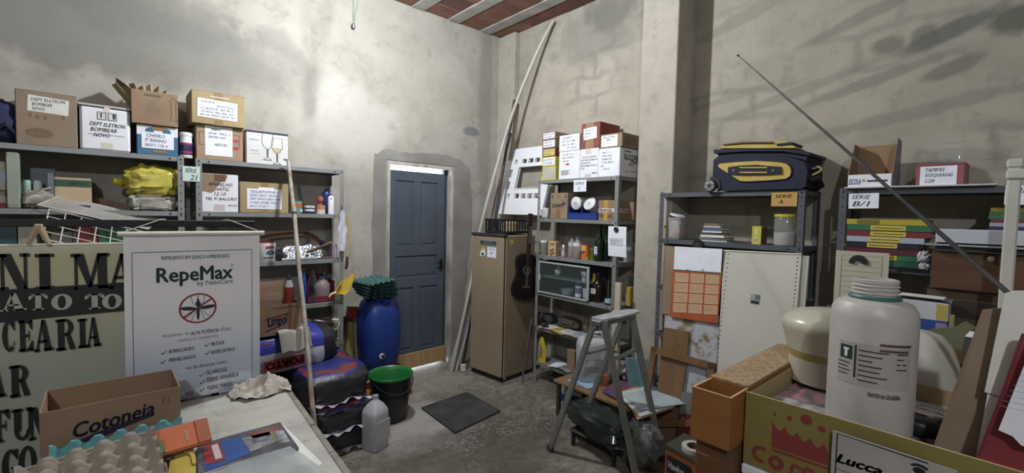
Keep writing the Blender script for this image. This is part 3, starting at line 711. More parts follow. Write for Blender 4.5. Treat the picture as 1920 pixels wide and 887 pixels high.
t = bottle('paint_jar', 'small jar with white lid and navy label', spot('L', 580.5, Z2, .05), [(0, 0), (.035, 0), (.036, .004), (.036, .048), (0, .048)], mat('232c50', rough=.35), WHITEP, (.0375, .046, .064), cat='jar', lab=(.0366, .02, .036), labm=WHITEP)
write(t, 'print', [('GPO', (-.01, .012, .051, .059), .02, 0)], INKB, basis((0, -.038, 0), (1, 0, 0), (0, 0, 1), (0, -1, 0)))
t = bottle('paint_can', 'small white can with orange label next to the white spray bottle', spot('L', 601.5, Z2, .05), [(0, 0), (.034, 0), (.034, .064), (.032, .066), (0, .066)], mat('c7c3bd', rough=.4), cat='can', lab=(.0345, .034, .062), labm=mat('c9783c', '9a9690', 8, .5, lo=.5, hi=.52))
MB().lathe([(.028, .066), (.034, .066), (.034, .07), (.03, .07)], 18).build('lid_ring', mat('6a5b50', rough=.3, metal=.6), t, 40)
t = bottle('silicone_tube', 'upright white silicone cartridge with red tip by the shelf post', spot('L', 620.5, Z2, .05), [(0, 0), (.024, 0), (.024, .135), (.02, .143), (.008, .15), (0, .15)], WHITEP, mat('8f2b33', rough=.4), (.007, .15, .162), cat='tube')
MB().lathe([(.005, .162), (.0035, .23), (0, .23)], 10).build('nozzle', mat('aab4c4', rough=.3), t, 40); flat(t, 'print', (-.012, .0, .125, .13), INKB, basis((0, -.0245, 0), (1, 0, 0), (0, 0, 1), (0, -1, 0)))
t = bottle('spray_bottle', 'blue bottle with dark base behind the white cartridge', spot('L', 612, Z2, .15), [(0, 0), (.03, 0), (.03, .13), (.034, .14), (.034, .17), (.02, .19), (0, .19)], mat('243a86', rough=.35), mat('6d1f22', rough=.4), (.012, .19, .215))
t = bottle('orange_ball_bottle', 'orange rounded bottle behind the small cans', spot('L', 601, Z2, .16), [(0, 0), (.025, 0), (.028, .01), (.028, .07), (.014, .085), (.026, .1), (.03, .12), (.022, .143), (0, .148)], mat('a8502c', 'b55a34', 5, .5))
# leaning stick
a = on('Y', 3.66, 540, 300); e = on('Y', 2.83, 590, 790)
t = thing('wooden_stick', 'long weathered whitish wooden stick leaning on the steel shelf', 'stick', (e.x, e.y, 0)); base = Vector((e.x, e.y, 0))
e0 = e+(e-a)*((e.z)/(a.z-e.z)) if e.z > 0 else e
top = a-e0; sway = [(.0, 0), (.2, -.004), (.4, .004), (.62, .0), (.8, .006), (1, 0)]
t.location = e0
MB().rod([top*k+Vector((s_, 0, 0)) for k, s_ in sway], [.015, .0155, .015, .0148, .0145, .013], 9).build('shaft', mat('a89f90', '776b5c', 7, .8, bump=.2, stretch=(3, 3, .6), lo=.4, hi=.7), t, 50)
MB().rod([top*.8+Vector((.006, 0, .012)), top*.8+Vector((.006, 0, -.012))], .0175, 9).build('wire_tie', mat('4c4640', rough=.6), t); MB().box(-.028, .012, -.012, .012, -.006, .006, .002, T(*(top+Vector((0, 0, 0))))).build('tip_nail', mat('776b5c', rough=.7), t)
# --- third shelf of second unit
t = bottle('plaster_tub', 'white tub with red stripe label and dark red lid', spot('L', 500, Z3_, .07), [(0, 0), (.058, 0), (.062, .01), (.062, .13), (.058, .14), (0, .14)], mat('c3c2be', rough=.5), mat('6d2a2a', rough=.5), (.05, .138, .155), cat='tub')
FB = basis((0, -.0628, 0), (1, 0, 0), (0, 0, 1), (0, -1, 0)); flat(t, 'red_stripe', (-.02, .035, .1, .118), mat('a83a34', rough=.5), FB)
b = MB(); b.lathe([(.6, 0), (1, 0)], 18, FB @ T(.012, .07, .001) @ S(.028, .017, 1)); b.build('oval_print', mat('2e4a80', rough=.5), t); write(t, 'print', [('VEDA', (-.006, .03, .064, .077), .02, .2), ('~~~~~~~~~~', (-.04, .036, .026, .036), .03, 0)], mat('3a4a90', rough=.5), FB)
q = spot('L', 520, Z3_, .07); t = thing('rubber_glove', 'black crumpled rubber glove beside the white tub', 'glove', (q.x, q.y, Z3_))
lump(.07, .1, .11, 31, .8, .35, freq=4).build('body', mat('26282b', '34363a', 8, .4, bump=.3), t, 50)
for k, (dx_, dz) in enumerate(((.03, .03), (.045, .025), (.06, .02), (-.005, .1))): MB().rod([(0, -.02+.012*k, dz+.02), (dx_, -.03+.014*k, dz+.015), (dx_*1.6, -.035+.016*k, dz-.008)], [.014, .012, .008], 8).build('finger', mat('2b2d30', rough=.45), t, 50)
q = spot('L', 562, Z3_, .12); t = thing('foil_sheet', 'crumpled bright aluminium foil sheet draped on the shelf', 'foil', (q.x, q.y, Z3_))
def foil(u, v):
    n_ = _nz.noise(Vector((u*6, v*5, 2)))*.02+_nz.noise(Vector((u*14, v*13, 5)))*.01
    return (-.16+.32*u, -.09+.14*v, .012+.1*v*(1-.35*abs(u-.5)*2)+.03*u*v+n_*1.3)
MB().grid(foil, 34, 16).build('sheet', mat('c3c8d0', 'aeb4be', 20, .3, .75), t)
MB().rod([(-.16, -.1, .012), (-.05, -.105, .013), (.1, -.1, .012)], .011, 8).build('rolled_edge', mat('d5d8de', rough=.25, metal=.7), t, 40)
A = on('Y', YF+.06, 575, 474); e = on('Y', YF-.03, 622, 455)
t = thing('wooden_baton', 'dark wooden tool handle lying across the foil', 'handle', (A.x, A.y, A.z)); dv = e-A
MB().rod([(0, 0, 0), dv*.5, dv*.97, dv], [.012, .014, .0165, .013], 10).build('shaft', mat('6e5334', '5c4429', 5, .6, stretch=(1, 1, 1)), t, 50); MB().rod([dv*.98, dv*1.01], .0125, 10).build('end_cap', mat('8b744f', rough=.7), t)
t = thing('red_hose', 'dull red rubber hose arching over the shelf with blue clip', 'hose', tuple(on('Y', YF+.22, 488, 446)))
o = t.location.copy(); pts = [on('Y', YF+.22, px, py)-o for px, py in ((488, 446), (510, 441), (540, 438), (565, 436), (580, 438), (594, 446), (604, 456))]
MB().rod(pts, .011, 8).build('tube', mat('7a2c20', '8c3a26', 6, .6), t, 50); MB().rod([pts[-1]+Vector((-.01, 0, .01)), pts[-1]+Vector((.03, -.02, -.02))], .02, 10).build('clip', mat('202a5c', rough=.5), t, 40)
q = spot('L', 623, Z3_, .04); t = thing('small_box', 'narrow upright mauve box by the shelf post', 'box', q); MB().box(-.0, .04, 0, .05, 0, .115, .002).build('body', mat('8a7a86', 'a090a0', 5, .6), t); flat(t, 'panel', (.024, .038, .004, .11), mat('c4b4c0', rough=.6))
q = spot('L', 604, Z3_, .02); t = thing('metal_bar', 'short brownish metal bar lying at the shelf edge', 'bar', q); MB().box(0, .1, 0, .02, 0, .014, .003, RZm(6)).build('body', mat('6a5a4c', '7b6a5a', 8, .5, .3), t); MB().box(.02, .03, -.002, .024, .013, .018, .001, RZm(6)).build('tab', mat('58493c', rough=.5), t)
# hanging sheet and hooked saw on the post
p = on('Y', YF-.03, 641, 394)
t = thing('plastic_sleeve', 'long white plastic sleeve hanging from the shelf post', 'bag', p)
def sleeve(u, v):
    wv = .01+.022*min(1, v*2.2)+.006*math.sin(v*17); z = -v*.335
    return ((u-.5)*2*wv+.004, -.006+.012*math.sin(u*9+v*5)*.6, z)
MB().grid(sleeve, 10, 18).build('sleeve', mat('c9cad8', 'b4b6c6', 12, .35, bump=.3), t, 60); MB().rod([(0, 0, 0), (0, .01, .04)], .003, 6).build('tie', BLACK, t)
q = on('Y', YF-.02, 651, 500)
t = thing('hooked_saw', 'yellow metal hook tool with dark red handle hanging on the post', 'tool', q); o = q
pts = [on('Y', YF-.02, px, py)-o for px, py in ((651, 482), (652, 460), (653, 430), (652.5, 412), (649, 405), (644, 405))]
MB().rod(pts, .006, 8).build('hook', mat('c9ac2c', rough=.4), t, 50); MB().rod([on('Y', YF-.02, px, py)-o for px, py in ((651, 481), (650.5, 492), (649.5, 500), (648, 505))], [.01, .013, .013, .009], 8).build('grip', mat('5a2022', rough=.6), t, 50)
# yellow dustpan
q = on('Y', YF-.03, 640, 560); t = thing('dustpan', 'yellow plastic dustpan stuck out behind the shelf post', 'dustpan', q); o = q
def pt(px, py, Y=YF-.04): return on('Y', Y, px, py)-o
front = [pt(627, 551), pt(643, 527), pt(667, 512), pt(664, 524), pt(655, 545), pt(647, 553)]
M_Y = mat('c9a92c', 'd6b83a', 5, .45)
b = MB(); bk = [v+Vector((.0, .035, -.005)) for v in front]; n = len(front)
b.add([tuple(v) for v in front+bk], [tuple(range(n, 2*n))]+[(i, (i+1) % n, n+(i+1) % n, n+i) for i in range(n) if i != 1]); b.build('pan', M_Y, t)
MB().rod([pt(630, 549), pt(622, 551), pt(617, 557)], [.012, .01, .007], 8).build('handle', mat('d8c08a', rough=.4), t, 50)
# --- fourth shelf
q = spot('L', 578, Z4, .04)
t = thing('red_crate', 'low red plastic crate holding clear bottles', 'crate', q); wd = span('L', 578, 628, Z4, .04); b = MB()
b.box(0, wd, 0, .006, 0, .05); b.box(0, wd, .2, .206, 0, .2); b.box(0, .006, .006, .2, 0, .17); b.box(wd-.006, wd, .006, .2, 0, .17); b.box(0, wd, 0, .206, 0, .006)
b.build('body', mat('7a2430', '6a1f2a', 5, .45), t); MB().box(-.003, wd+.003, .197, .21, .195, .21, .004).build('rim', mat('4a1a20', rough=.5), t); MB().lathe([(0, .001), (.017, .001)], 14, FRONT @ T(.04, .026, 0)).build('blue_badge', mat('26305e', rough=.5), t)
def petbottle(label, loc, r, h, m, capm, labm=None, lz=(.35, .6), cat='bottle', name='plastic_bottle', group=None):
    return bottle(name, label, loc, [(0, .004), (r*.8, 0), (r, r*.3), (r*.97, h*.32), (r, h*.36), (r, h*.6), (r*.96, h*.66), (r*.55, h*.82), (r*.32, h*.9), (r*.32, h*.95), (0, h*.95)], m, capm, (r*.38, h*.94, h), lab=(r*1.012, h*lz[0], h*lz[1]) if labm else None, labm=labm, group=group)
petbottle('clear pear shaped bottle with blue cap in the red crate', (q.x+.13, q.y+.07, Z4+.008), .065, .2, CLEARB, mat('2e6ab4', rough=.4))
petbottle('clear bottle with a grey wrapper lying back in the red crate', (q.x+.08, q.y+.15, Z4+.008), .035, .25, CLEARB, mat('8c8a94', rough=.4), mat('8a8a92', rough=.6))
petbottle('dark bottle at the back corner of the red crate', (q.x+.175, q.y+.15, Z4+.008), .03, .25, mat('3c382c', rough=.2), mat('6a6030', rough=.4), mat('a8a060', rough=.6))
q = spot('L', 572, Z4, .02); petbottle('tall narrow blue bottle with red cap behind the leaning stick', (q.x, q.y+.03, Z4), .022, .28, mat('1d3fa0', rough=.35), mat('8f2b33', rough=.4))
# fifth shelf: wire basket, brown bottle
Zb = LV[4]
q = spot('L', 610, Zb, .0)
t = thing('wire_basket', 'white wire basket hanging from the shelf edge, holding dark bottles', 'basket', (q.x, YF-.075, .585)); r = .0035
o = t.location; tp = [(-.085, 0, .06), (-.075, -.01, .035), (.06, -.01, .06), (.085, 0, .1), (.085, .07, .1), (-.085, .07, .06), (-.085, 0, .06)]
MB().rod(tp, r, 6).build('rim', WIRE, t, 40); me = MB().rod([(0, 0, .0), (0, 0, -.12), (0, .06, -.125)], .0025, 5).mesh('wire', WIRE)
for k in range(6): put('wire', me, t, (-.065+k*.027, -.008, .045+k*.005))
MB().rod([(-.07, -.008, -.03), (.08, -.008, -.02)], .0025, 5).build('cross_wire', WIRE, t)
a = on('Y', YF+.03, 570, 601); e = on('Y', YF-.0, 622, 608); t = thing('brown_bottle', 'dark brown bottle lying on its side with red neck', 'bottle', e); dv = a-e
MB().rod([(0, 0, 0), dv*.05, dv*.6, dv*.72, dv*.8], [.02, .034, .034, .02, .016], 12).build('body', mat('33241c', '2a1d17', 5, .25), t, 50); MB().rod([dv*.8, dv], .019, 10).build('neck_foil', mat('8a2420', rough=.35), t, 50)
q = on('Y', YF-.02, 627, 604); t = thing('rolled_tie', 'bundle of white cord wound beside the brown bottle', 'cord', q)
for k in range(3): MB().rod([(-.02+.012*k, 0, .025), (.005+.012*k, -.012, .02), (.012+.012*k, -.012, -.005), (.004+.012*k, 0, -.025)], .006, 6).build('turn', WIRE, t, 50)
q = spot('L', 612, Zb, .1)
for k, (dx_, hh, cl) in enumerate(((-.06, .17, '33352c'), (.0, .19, '3f4234'), (.06, .15, '59503a'))):
    petbottle(('dark green', 'olive glass', 'amber')[k]+' bottle standing behind the white wire basket', (q.x+dx_, q.y, Zb), .028, hh, mat(cl, rough=.25), BLACK)
# dark rail with hanging signs
XR = .555; t = thing('display_rack', 'dark metal rail on posts that carries the hanging signs', 'rack', (-1.4, 2.44, 0))
MB().box(0, XR+1.36, -.014, .014, 1.514, 1.542, .003).build('rail', mat('1c1e20', '26282b', 6, .5, .3), t)
for x in (.05, 1.75): MB().box(x-.014, x+.014, -.013, .015, .0, 1.513, .002).build('post', mat('1c1e20', '26282b', 6, .5, .3), t)
for x in (.05, 1.75): MB().box(x-.02, x+.02, -.2, .25, 0, .02, .004).build('foot', mat('1c1e20', rough=.5), t)
# wooden peg holding the shop sign
q = on('Y', 2.405, 72, 440); t = thing('wooden_clip', 'wooden forked peg clipping the lettered sign to the rail', 'peg', q); o = q
WP = mat('a58f68', 'b39c74', 5, .7)
for a, e in (((70, 428), (52, 458)), ((76, 428), (93, 459))):
    A = on('Y', 2.405, *a)-o; E = on('Y', 2.405, *e)-o; MB().rod([A, E], [.012, .008], 6).build('leg', WP, t)
MB().box(-.012, .012, -.008, .028, .0, .024, .004, T(.0, 0, .015)).build('jaw', WP, t)
# shop sign with slab serif letters
def slab(b, ch, x, w_, y0, h, F, n_=.0):
    """heavy slab serif capitals from strokes; x, w_ = place and width, y0, h = baseline and height"""
    def q(*pts): b.prism([(x+u*w_, y0+v*h) for u, v in pts], .0014, .0018, F)
    def bar(u0, u1, v0=0.0, v1=1.0): q((u0, v0), (u1, v0), (u1, v1), (u0, v1))
    def ring(cu, cv, ru, rv, tu, tv, a0, a1, k=16):
        for i in range(k):
            p0 = R(a0+(a1-a0)*i/k); p1 = R(a0+(a1-a0)*(i+1)/k)
            q((cu+ru*math.cos(p0), cv+rv*math.sin(p0)), (cu+ru*math.cos(p1), cv+rv*math.sin(p1)), (cu+(ru-tu)*math.cos(p1), cv+(rv-tv)*math.sin(p1)), (cu+(ru-tu)*math.cos(p0), cv+(rv-tv)*math.sin(p0)))
    s_ = .09
    if ch == 'I': bar(.22, .78); bar(0, 1, 0, s_); bar(0, 1, 1-s_, 1)
    elif ch == 'N': bar(.1, .2); bar(.8, .9); q((.08, 1), (.42, 1), (.9, 0), (.6, 0)); bar(0, .32, 0, s_); bar(.68, 1, 1-s_, 1); bar(0, .3, 1-s_, 1)
    elif ch == 'M': bar(.09, .17); bar(.68, .93); q((.08, 1), (.33, 1), (.56, .05), (.42, .05)); q((.42, .05), (.52, .05), (.78, 1), (.68, 1)); bar(0, .27, 0, s_); bar(.6, 1, 0, s_); bar(0, .25, 1-s_, 1); bar(.75, 1, 1-s_, 1)
    elif ch == 'A': q((.1, 0), (.2, 0), (.53, 1), (.42, 1)); q((.55, 0), (.9, 0), (.6, 1), (.4, 1)); bar(.24, .7, .28, .36); bar(0, .3, 0, s_); bar(.5, 1, 0, s_)
    elif ch == 'R': bar(.1, .42); bar(0, .5, 0, s_); bar(0, .5, 1-s_, 1); ring(.48, .73, .42, .27, .26, .09, -90, 90); bar(.4, .5, .92, 1); bar(.4, .5, .46, .54); q((.5, .5), (.72, .52), (.98, .04), (.98, 0), (.7, 0)); 
    elif ch in 'CG':
        ring(.52, .5, .5, .5, .34, .09, 50, 310)
        q((.78, .98), (.92, .98), (.92, .66), (.86, .66), (.7, .8)); 
        if ch == 'G': bar(.62, .94, .08, .42); bar(.52, 1, .4, .46)
        else: q((.78, .12), (.94, .3), (.9, .34), (.7, .1))
    elif ch == 'O': ring(.5, .5, .5, .5, .3, .1, 0, 360, 22)
    elif ch in 'EF':
        bar(.1, .42); bar(0, .92, 1-s_, 1); bar(.42, .7, .46, .54); q((.92, 1), (.92, .68), (.86, .68), (.6, .92)); bar(.66, .72, .34, .66)
        if ch == 'E': bar(0, .95, 0, s_); q((.95, 0), (.95, .33), (.89, .33), (.6, .08))
        else: bar(0, .55, 0, s_)
    elif ch == 'U': bar(.1, .42, .3, 1); bar(.8, .9, .3, 1); ring(.5, .32, .4, .32, .2, .1, 180, 360); bar(0, .52, 1-s_, 1); bar(.68, 1, 1-s_, 1)
    elif ch == 'T': bar(.34, .66); bar(.2, .8, 0, s_); bar(0, 1, 1-s_, 1); q((0, 1), (0, .66), (.06, .66), (.3, .92)); q((1, 1), (1, .66), (.94, .66), (.7, .92))
YS = 2.415; zt = on('Y', YS, 150, 458).z; x1 = on('Y', YS, 234, 560).x
t = thing('shop_sign', 'cream shop sign with big black serif lettering hanging from the rail', 'sign', (x1-1.1, YS, .36)); o = t.location
SH = zt-.36
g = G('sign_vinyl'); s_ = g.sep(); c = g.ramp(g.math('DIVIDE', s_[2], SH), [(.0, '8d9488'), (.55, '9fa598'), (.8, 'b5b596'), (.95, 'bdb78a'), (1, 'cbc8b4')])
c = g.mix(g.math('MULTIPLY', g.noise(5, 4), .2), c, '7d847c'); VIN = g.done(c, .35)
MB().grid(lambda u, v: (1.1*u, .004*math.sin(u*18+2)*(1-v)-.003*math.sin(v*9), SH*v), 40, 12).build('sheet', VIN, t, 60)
fb = t.children[0]
F = basis((0, -.006, 0), (1, 0, 0), (0, 0, 1), (0, -1, 0))
MB().rod([(0, .002, SH), (1.1, .002, SH)], .006, 6).build('top_rod', CREAMP, t, 40)
BLK = mat('17171a', '1e1e20', 6, .5); LETW = mat('a5aa9e', rough=.5)
def row(m_, lift, letters):
    for ch, xa, ya, xb, yb_ in letters:      # pixel box: left, mid-left y .. uses plane rect
        r = PR('Y', YS, o, xa, ya, xb, yb_); b = MB(); slab(b, ch, r[0], r[1]-r[0], r[2], r[3]-r[2], F @ T(0, 0, lift)); b.build('letter', m_, t)
row(BLK, 0, [('N', -6, 476, 58, 541), ('I', 65, 476, 103, 541), ('M', 132, 476, 206, 539), ('A', 198, 476, 262, 538)])
r = PR('Y', YS, o, -60, 546, 232, 584); MB().box(max(r[0], 0), 1.097, r[2]+.004, r[3]-.002, .0, .0008, 0, F).build('black_band', BLK, t)
row(LETW, .0006, [('R', -30, 551, -4, 580), ('A', 0, 551, 51, 580), ('T', 54, 552, 90, 579), ('O', 96, 552, 136, 579), ('T', 159, 552, 196, 577), ('O', 191, 552, 229, 577)])
row(BLK, 0, [('C', 3, 601, 31, 657), ('E', 34, 601, 64, 656), ('A', 62, 601, 101, 655), ('R', 104, 599, 142, 653), ('I', 145, 598, 164, 650), ('A', 160, 596, 190, 647)])
row(BLK, 0, [('A', -28, 690, 12, 741), ('R', 17, 686, 57, 739)])
row(BLK, 0, [('F', -14, 771, 22, 824), ('U', 22, 768, 62, 820), ('M', 52, 765, 104, 815), ('A', 100, 762, 140, 808)])
row(BLK, 0, [('G', 2, 845, 38, 900), ('O', 34, 838, 70, 895)])
# repellent banner
YB = 2.395; bx0 = on('Y', YB, 233, 560).x; bx1 = on('Y', YB, 487, 560).x; bz1 = on('Y', YB, 360, 440).z; bz0 = .758
t = thing('roll_up_banner', 'white repellent banner with crossed out mosquito hanging over the table', 'banner', (bx0, YB, bz0)); o = t.location
BW, BH = bx1-bx0, bz1-bz0
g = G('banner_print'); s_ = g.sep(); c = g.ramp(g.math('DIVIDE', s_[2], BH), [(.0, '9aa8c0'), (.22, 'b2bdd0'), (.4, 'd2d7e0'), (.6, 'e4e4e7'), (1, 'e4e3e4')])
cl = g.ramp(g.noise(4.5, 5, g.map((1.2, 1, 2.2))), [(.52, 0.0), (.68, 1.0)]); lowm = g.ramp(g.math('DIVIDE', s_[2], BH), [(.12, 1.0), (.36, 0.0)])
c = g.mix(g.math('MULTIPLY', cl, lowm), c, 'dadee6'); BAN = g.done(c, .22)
BF = lambda u: .006*math.sin(u*math.pi*1.0)+.0025*math.sin(u*9.5)
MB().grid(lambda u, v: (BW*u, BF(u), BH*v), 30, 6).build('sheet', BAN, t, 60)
MB().rod([(-.018, .004, BH+.004), (BW+.02, .004, BH+.004)], .011, 12).build('top_rod', CREAMP, t, 40)
for x in (.0, BW): MB().rod([(x, 0, BH+.012), (x+(.12 if x == 0 else -.12), .02, 1.545-bz0), (x+(.14 if x == 0 else -.14), .045, 1.545-bz0)], .0022, 5).build('string', WIRE, t)
def ban(name, items, m_):
    b = MB()
    for it in items:
        r = PRm('Y', YB, o, *it[1]); v, f = glyphs(it[0], it[2] if len(it) > 2 else 0, 0)
        xs = [p[0] for p in v]; ys = [p[1] for p in v]; x0, x1_, y0, y1 = min(xs), max(xs), min(ys), max(ys)
        vv = []
        for p in v:
            uu = r[0]+(p[0]-x0)/(x1_-x0)*(r[1]-r[0]); vv.append((uu, BF(uu/BW)-.0015, r[2]+(p[1]-y0)/(y1-y0)*(r[3]-r[2])))
        b.add(vv, f)
    return b.build(name, m_, t)
GRN = mat('27433a', rough=.3); GRY = mat('44484c', rough=.4); LG = mat('777b82', rough=.4)
ban('brand_print', [('RepeMax', (293, 520.5, 437, 514, 36), .03)], GRN)
ban('small_print', [('by NatuCare', (370, 532, 437, 528.5, 11)), ('REPELENTE EM LENÇO UMEDECIDO', (303, 486, 431, 479.5, 8), .01)], GRY)
ban('small_print', [('®', (433, 497, 438, 497, 5)), ('Repelente de', (305, 632, 355, 625, 8)), ('eficaz', (413, 618, 433, 615, 7)), ('contra os mosquitos', (334, 640, 409, 630, 8)), ('res de doenças como', (348, 692, 426, 678, 8), .01)], LG)
for it_ in [('ALTA POTÊNCIA', (358, 625, 411, 618, 8.5), .02), ('BORRACHUDO', (317, 660, 365, 653, 7), .02), ('PERNILONGOS', (317, 676, 367, 669, 7), .02), ('MUTUCA', (396, 646, 421, 642, 7), .02), ('ENTRE OUTROS', (396, 662, 441, 654, 7), .02),
    ('FILARIOSE', (387, 700, 426, 692, 8), .01), ('FEBRE AMARELA', (388, 714, 448, 701, 8), .01), ('FEBRE MACU', (389, 729, 434, 719, 8), .01), ('NYA', (348, 739, 363, 736, 8), .01)]: ban('lettering', [it_], GRY)
def pb_(px, py): q = on('Y', YB, px, py); u = q.x-o[0]; return (u, q.z-o[2])
def prt(name, m_, fn):
    b = MB(); fn(b); me = MB(); me.v = [(x, BF(x/BW)-.0016-(.0004 if name in ('slash', 'ring') else 0), y) for x, y, z in b.v]; me.f = b.f; me.build(name, m_, t)
def checks(b):
    for px, py in ((307, 662), (306, 679), (388, 647), (389, 662), (378, 703), (379, 717), (379, 731)):
        u, v = pb_(px, py); s_ = .008; b.strip([(u-s_, v), (u-s_*.3, v-s_*.9)], .004); b.strip([(u-s_*.4, v-s_*.9), (u+s_*1.2, v+s_*.9)], .0028)
prt('check_marks', GRY, checks)
cx, cy = pb_(371.5, 578); r1 = (pb_(407, 577)[0]-pb_(336, 580)[0])/2; r2 = r1
rv_ = (pb_(371, 550)[1]-pb_(371, 606)[1])/2
RED = mat('9c2530', rough=.3)
prt('ring', RED, lambda b: b.lathe([(.9, 0), (1, 0)], 36, T(cx, cy, 0) @ S(r1, rv_, 1)))
prt('slash', RED, lambda b: b.strip([(cx-r1*.78, cy-rv_*.55), (cx+r1*.78, cy+rv_*.6)], .007))
def mosq(b):
    b.lathe([(0, 0), (1, 0)], 14, T(cx, cy-rv_*.3, 0) @ S(.006, rv_*.5, 1)); b.lathe([(0, 0), (1, 0)], 14, T(cx, cy+rv_*.3, 0) @ S(.0095, rv_*.2, 1)); b.lathe([(0, 0), (1, 0)], 12, T(cx, cy+rv_*.55, 0) @ S(.005, .006, 1)); b.strip([(cx, cy+rv_*.6), (cx, cy+rv_*.85)], .002)
    for s_ in (-1, 1):
        b.lathe([(0, 0), (1, 0)], 16, T(cx+s_*r1*.52, cy+.002, 0) @ RZm(s_*6) @ S(r1*.44, .0085, 1))
        for pts in ([(0, .1), (.28, .35), (.35, .75), (.5, .85)], [(0, .0), (.3, -.25), (.55, -.55), (.75, -.6)], [(0, -.05), (.25, -.4), (.3, -.7), (.45, -.85)]): b.strip([(cx+s_*x*r1, cy+y*rv_) for x, y in pts], .0018)
prt('mosquito', mat('2b3134', rough=.4), mosq)
def border(b):
    x0, y0 = pb_(247, 474); x1_, _ = pb_(472, 466)
    b.strip([(x0, .01), (x0, y0)], .0022); b.strip([(x0, y0), (x1_, y0)], .0022); b.strip([(x1_, y0), (x1_, .01)], .0022)
prt('border_line', mat('5c656c', rough=.4), border)
# ================================================================== floor in front of the left shelves
def sack_mat(name, stops, axis=2, span_=1.0, wob=.06, red=None):
    g = G(name); s_ = g.sep(); v = g.math('DIVIDE', s_[axis], span_)
    v = g.math('ADD', v, g.math('MULTIPLY', g.math('SUBTRACT', g.noise(7, 3), .5), wob*2))
    c = g.ramp(v, stops, 'CONSTANT'); g.bump(g.noise(11, 5, rough=.6), .5, .02); return g, c
def sack(label, loc, L, W, H, m, seed, e=.5, rz=0, group=None, amp=.12):
    t = thing('feed_sack', label, 'sack', loc, R(rz), group)
    lump(L, W, H, seed, e, amp, 32, 18, 3.5).build('body', m, t, 60)
    return t
def SKH(H):
    g, c = sack_mat('sack_end', [(0, 'b9b9c6'), (.16, '2b2c30'), (.5, '2a2b31'), (.8, '232c78'), (.86, '7c3030'), (.91, '252e78'), (.985, '252e78')], 2, H, .05); return g.done(c, .4)
SK1 = SKH(.25)
g, c = sack_mat('sack_side', [(0, '9a9aa2'), (.12, 'b9b9c2'), (.58, '2c3aa6'), (1, '2c3aa6')], 2, .27, .02)
s_ = g.sep(); c = g.mix(g.math('GREATER_THAN', g.math('ADD', s_[0], g.math('MULTIPLY', g.noise(6, 2), .04)), .27), c, '232428'); SK2 = g.done(c, .4)
GRPS = None
y0 = 2.92
def seam(t, L, W, H):
    MB().grid(lambda u, v: ((u-.5)*L*.86, -W/2-.028+.03*v+.006*math.sin(u*23), H*(.16+.05*math.sin(u*11+L))+.012*math.sin(u*31)*(1-v)), 24, 2).build('sewn_edge', mat('b4b4c0', '9c9caa', 9, .5), t, 50)
t = sack('lowest white and charcoal feed sack of the stack on the floor', (1.13, y0+.34, 0), .43, .72, .15, SKH(.165), 3, .4); seam(t, .43, .72, .15)
t = sack('charcoal and blue feed sack in the middle of the stack', (1.135, y0+.34, .125), .45, .74, .2, SKH(.205), 5, .5); seam(t, .45, .74, .23)
t = sack('charcoal and blue feed sack on top of the floor stack, sagging forward', (1.12, y0+.38, .305), .48, .74, .235, SK1, 9, .5); seam(t, .48, .74, .235)
t = sack('dark blue feed sack half hidden behind the white table', (.58, 3.45, .262), .6, .48, .235, SK1, 11, .5)
flat(t, 'red_print', (.02, .16, .15, .19), mat('96333a', rough=.5), basis((0, -.235, 0), (1, 0, 0), (0, 0, 1), (0, -1, 0)))
t = thing('sack_pallet', 'dark wooden pallet board under the sacks behind the table', 'board', (.57, 3.45, 0))
for k in range(4): MB().box(-.29, .29, -.22+k*.12, -.13+k*.12, .235, .258, .003).build('plank', PLY, t)
for x in (-.25, 0, .25): MB().box(x-.03, x+.03, -.22, .23, 0, .234, .003).build('bearer', PLY, t)
tp = sack('blue and white feed sack with a red printed panel, under the washing liquid carton', (.86, 3.43, .5), .74, .46, .27, SK2, 15, .42, amp=.08)
FS = basis((0, -.2335, 0), (1, 0, 0), (0, 0, 1), (0, -1, 0)); o = flat(tp, 'red_panel', (-.13, .12, .05, .12), mat('96303a', '8a2832', 6, .5), FS @ T(0, 0, 0) @ RZm(3), t=.004)
write(o, 'print', [('PORTO', (-.12, .11, .062, .108), .03, 0, 180)], mat('2a1418', rough=.5), FS @ T(0, 0, .003) @ RZm(3))
flat(tp, 'red_mark', (-.14, -.08, .19, .225), mat('9a3a3a', rough=.5), FS @ T(0, 0, -.012), t=.004)
t = thing('floor_cloth', 'pale beige cloth folded over the blue and white sack', 'cloth', (.9, 3.165, .675))
def cl_(u, v):
    z = .125-.13*max(0, v-.45)/.55; y = .16*(1-min(v/.45, 1))+.02-.04*(v-.45 if v > .45 else 0); return (-.1+.19*u+.02*v, y-.012+.008*math.sin(u*13+v*4), z+.006*math.sin(u*9)+.012*(u-.5)*v)
MB().grid(cl_, 18, 16).build('cloth', mat('a9a399', 'b5afa5', 8, .9, bump=.2), t, 60)
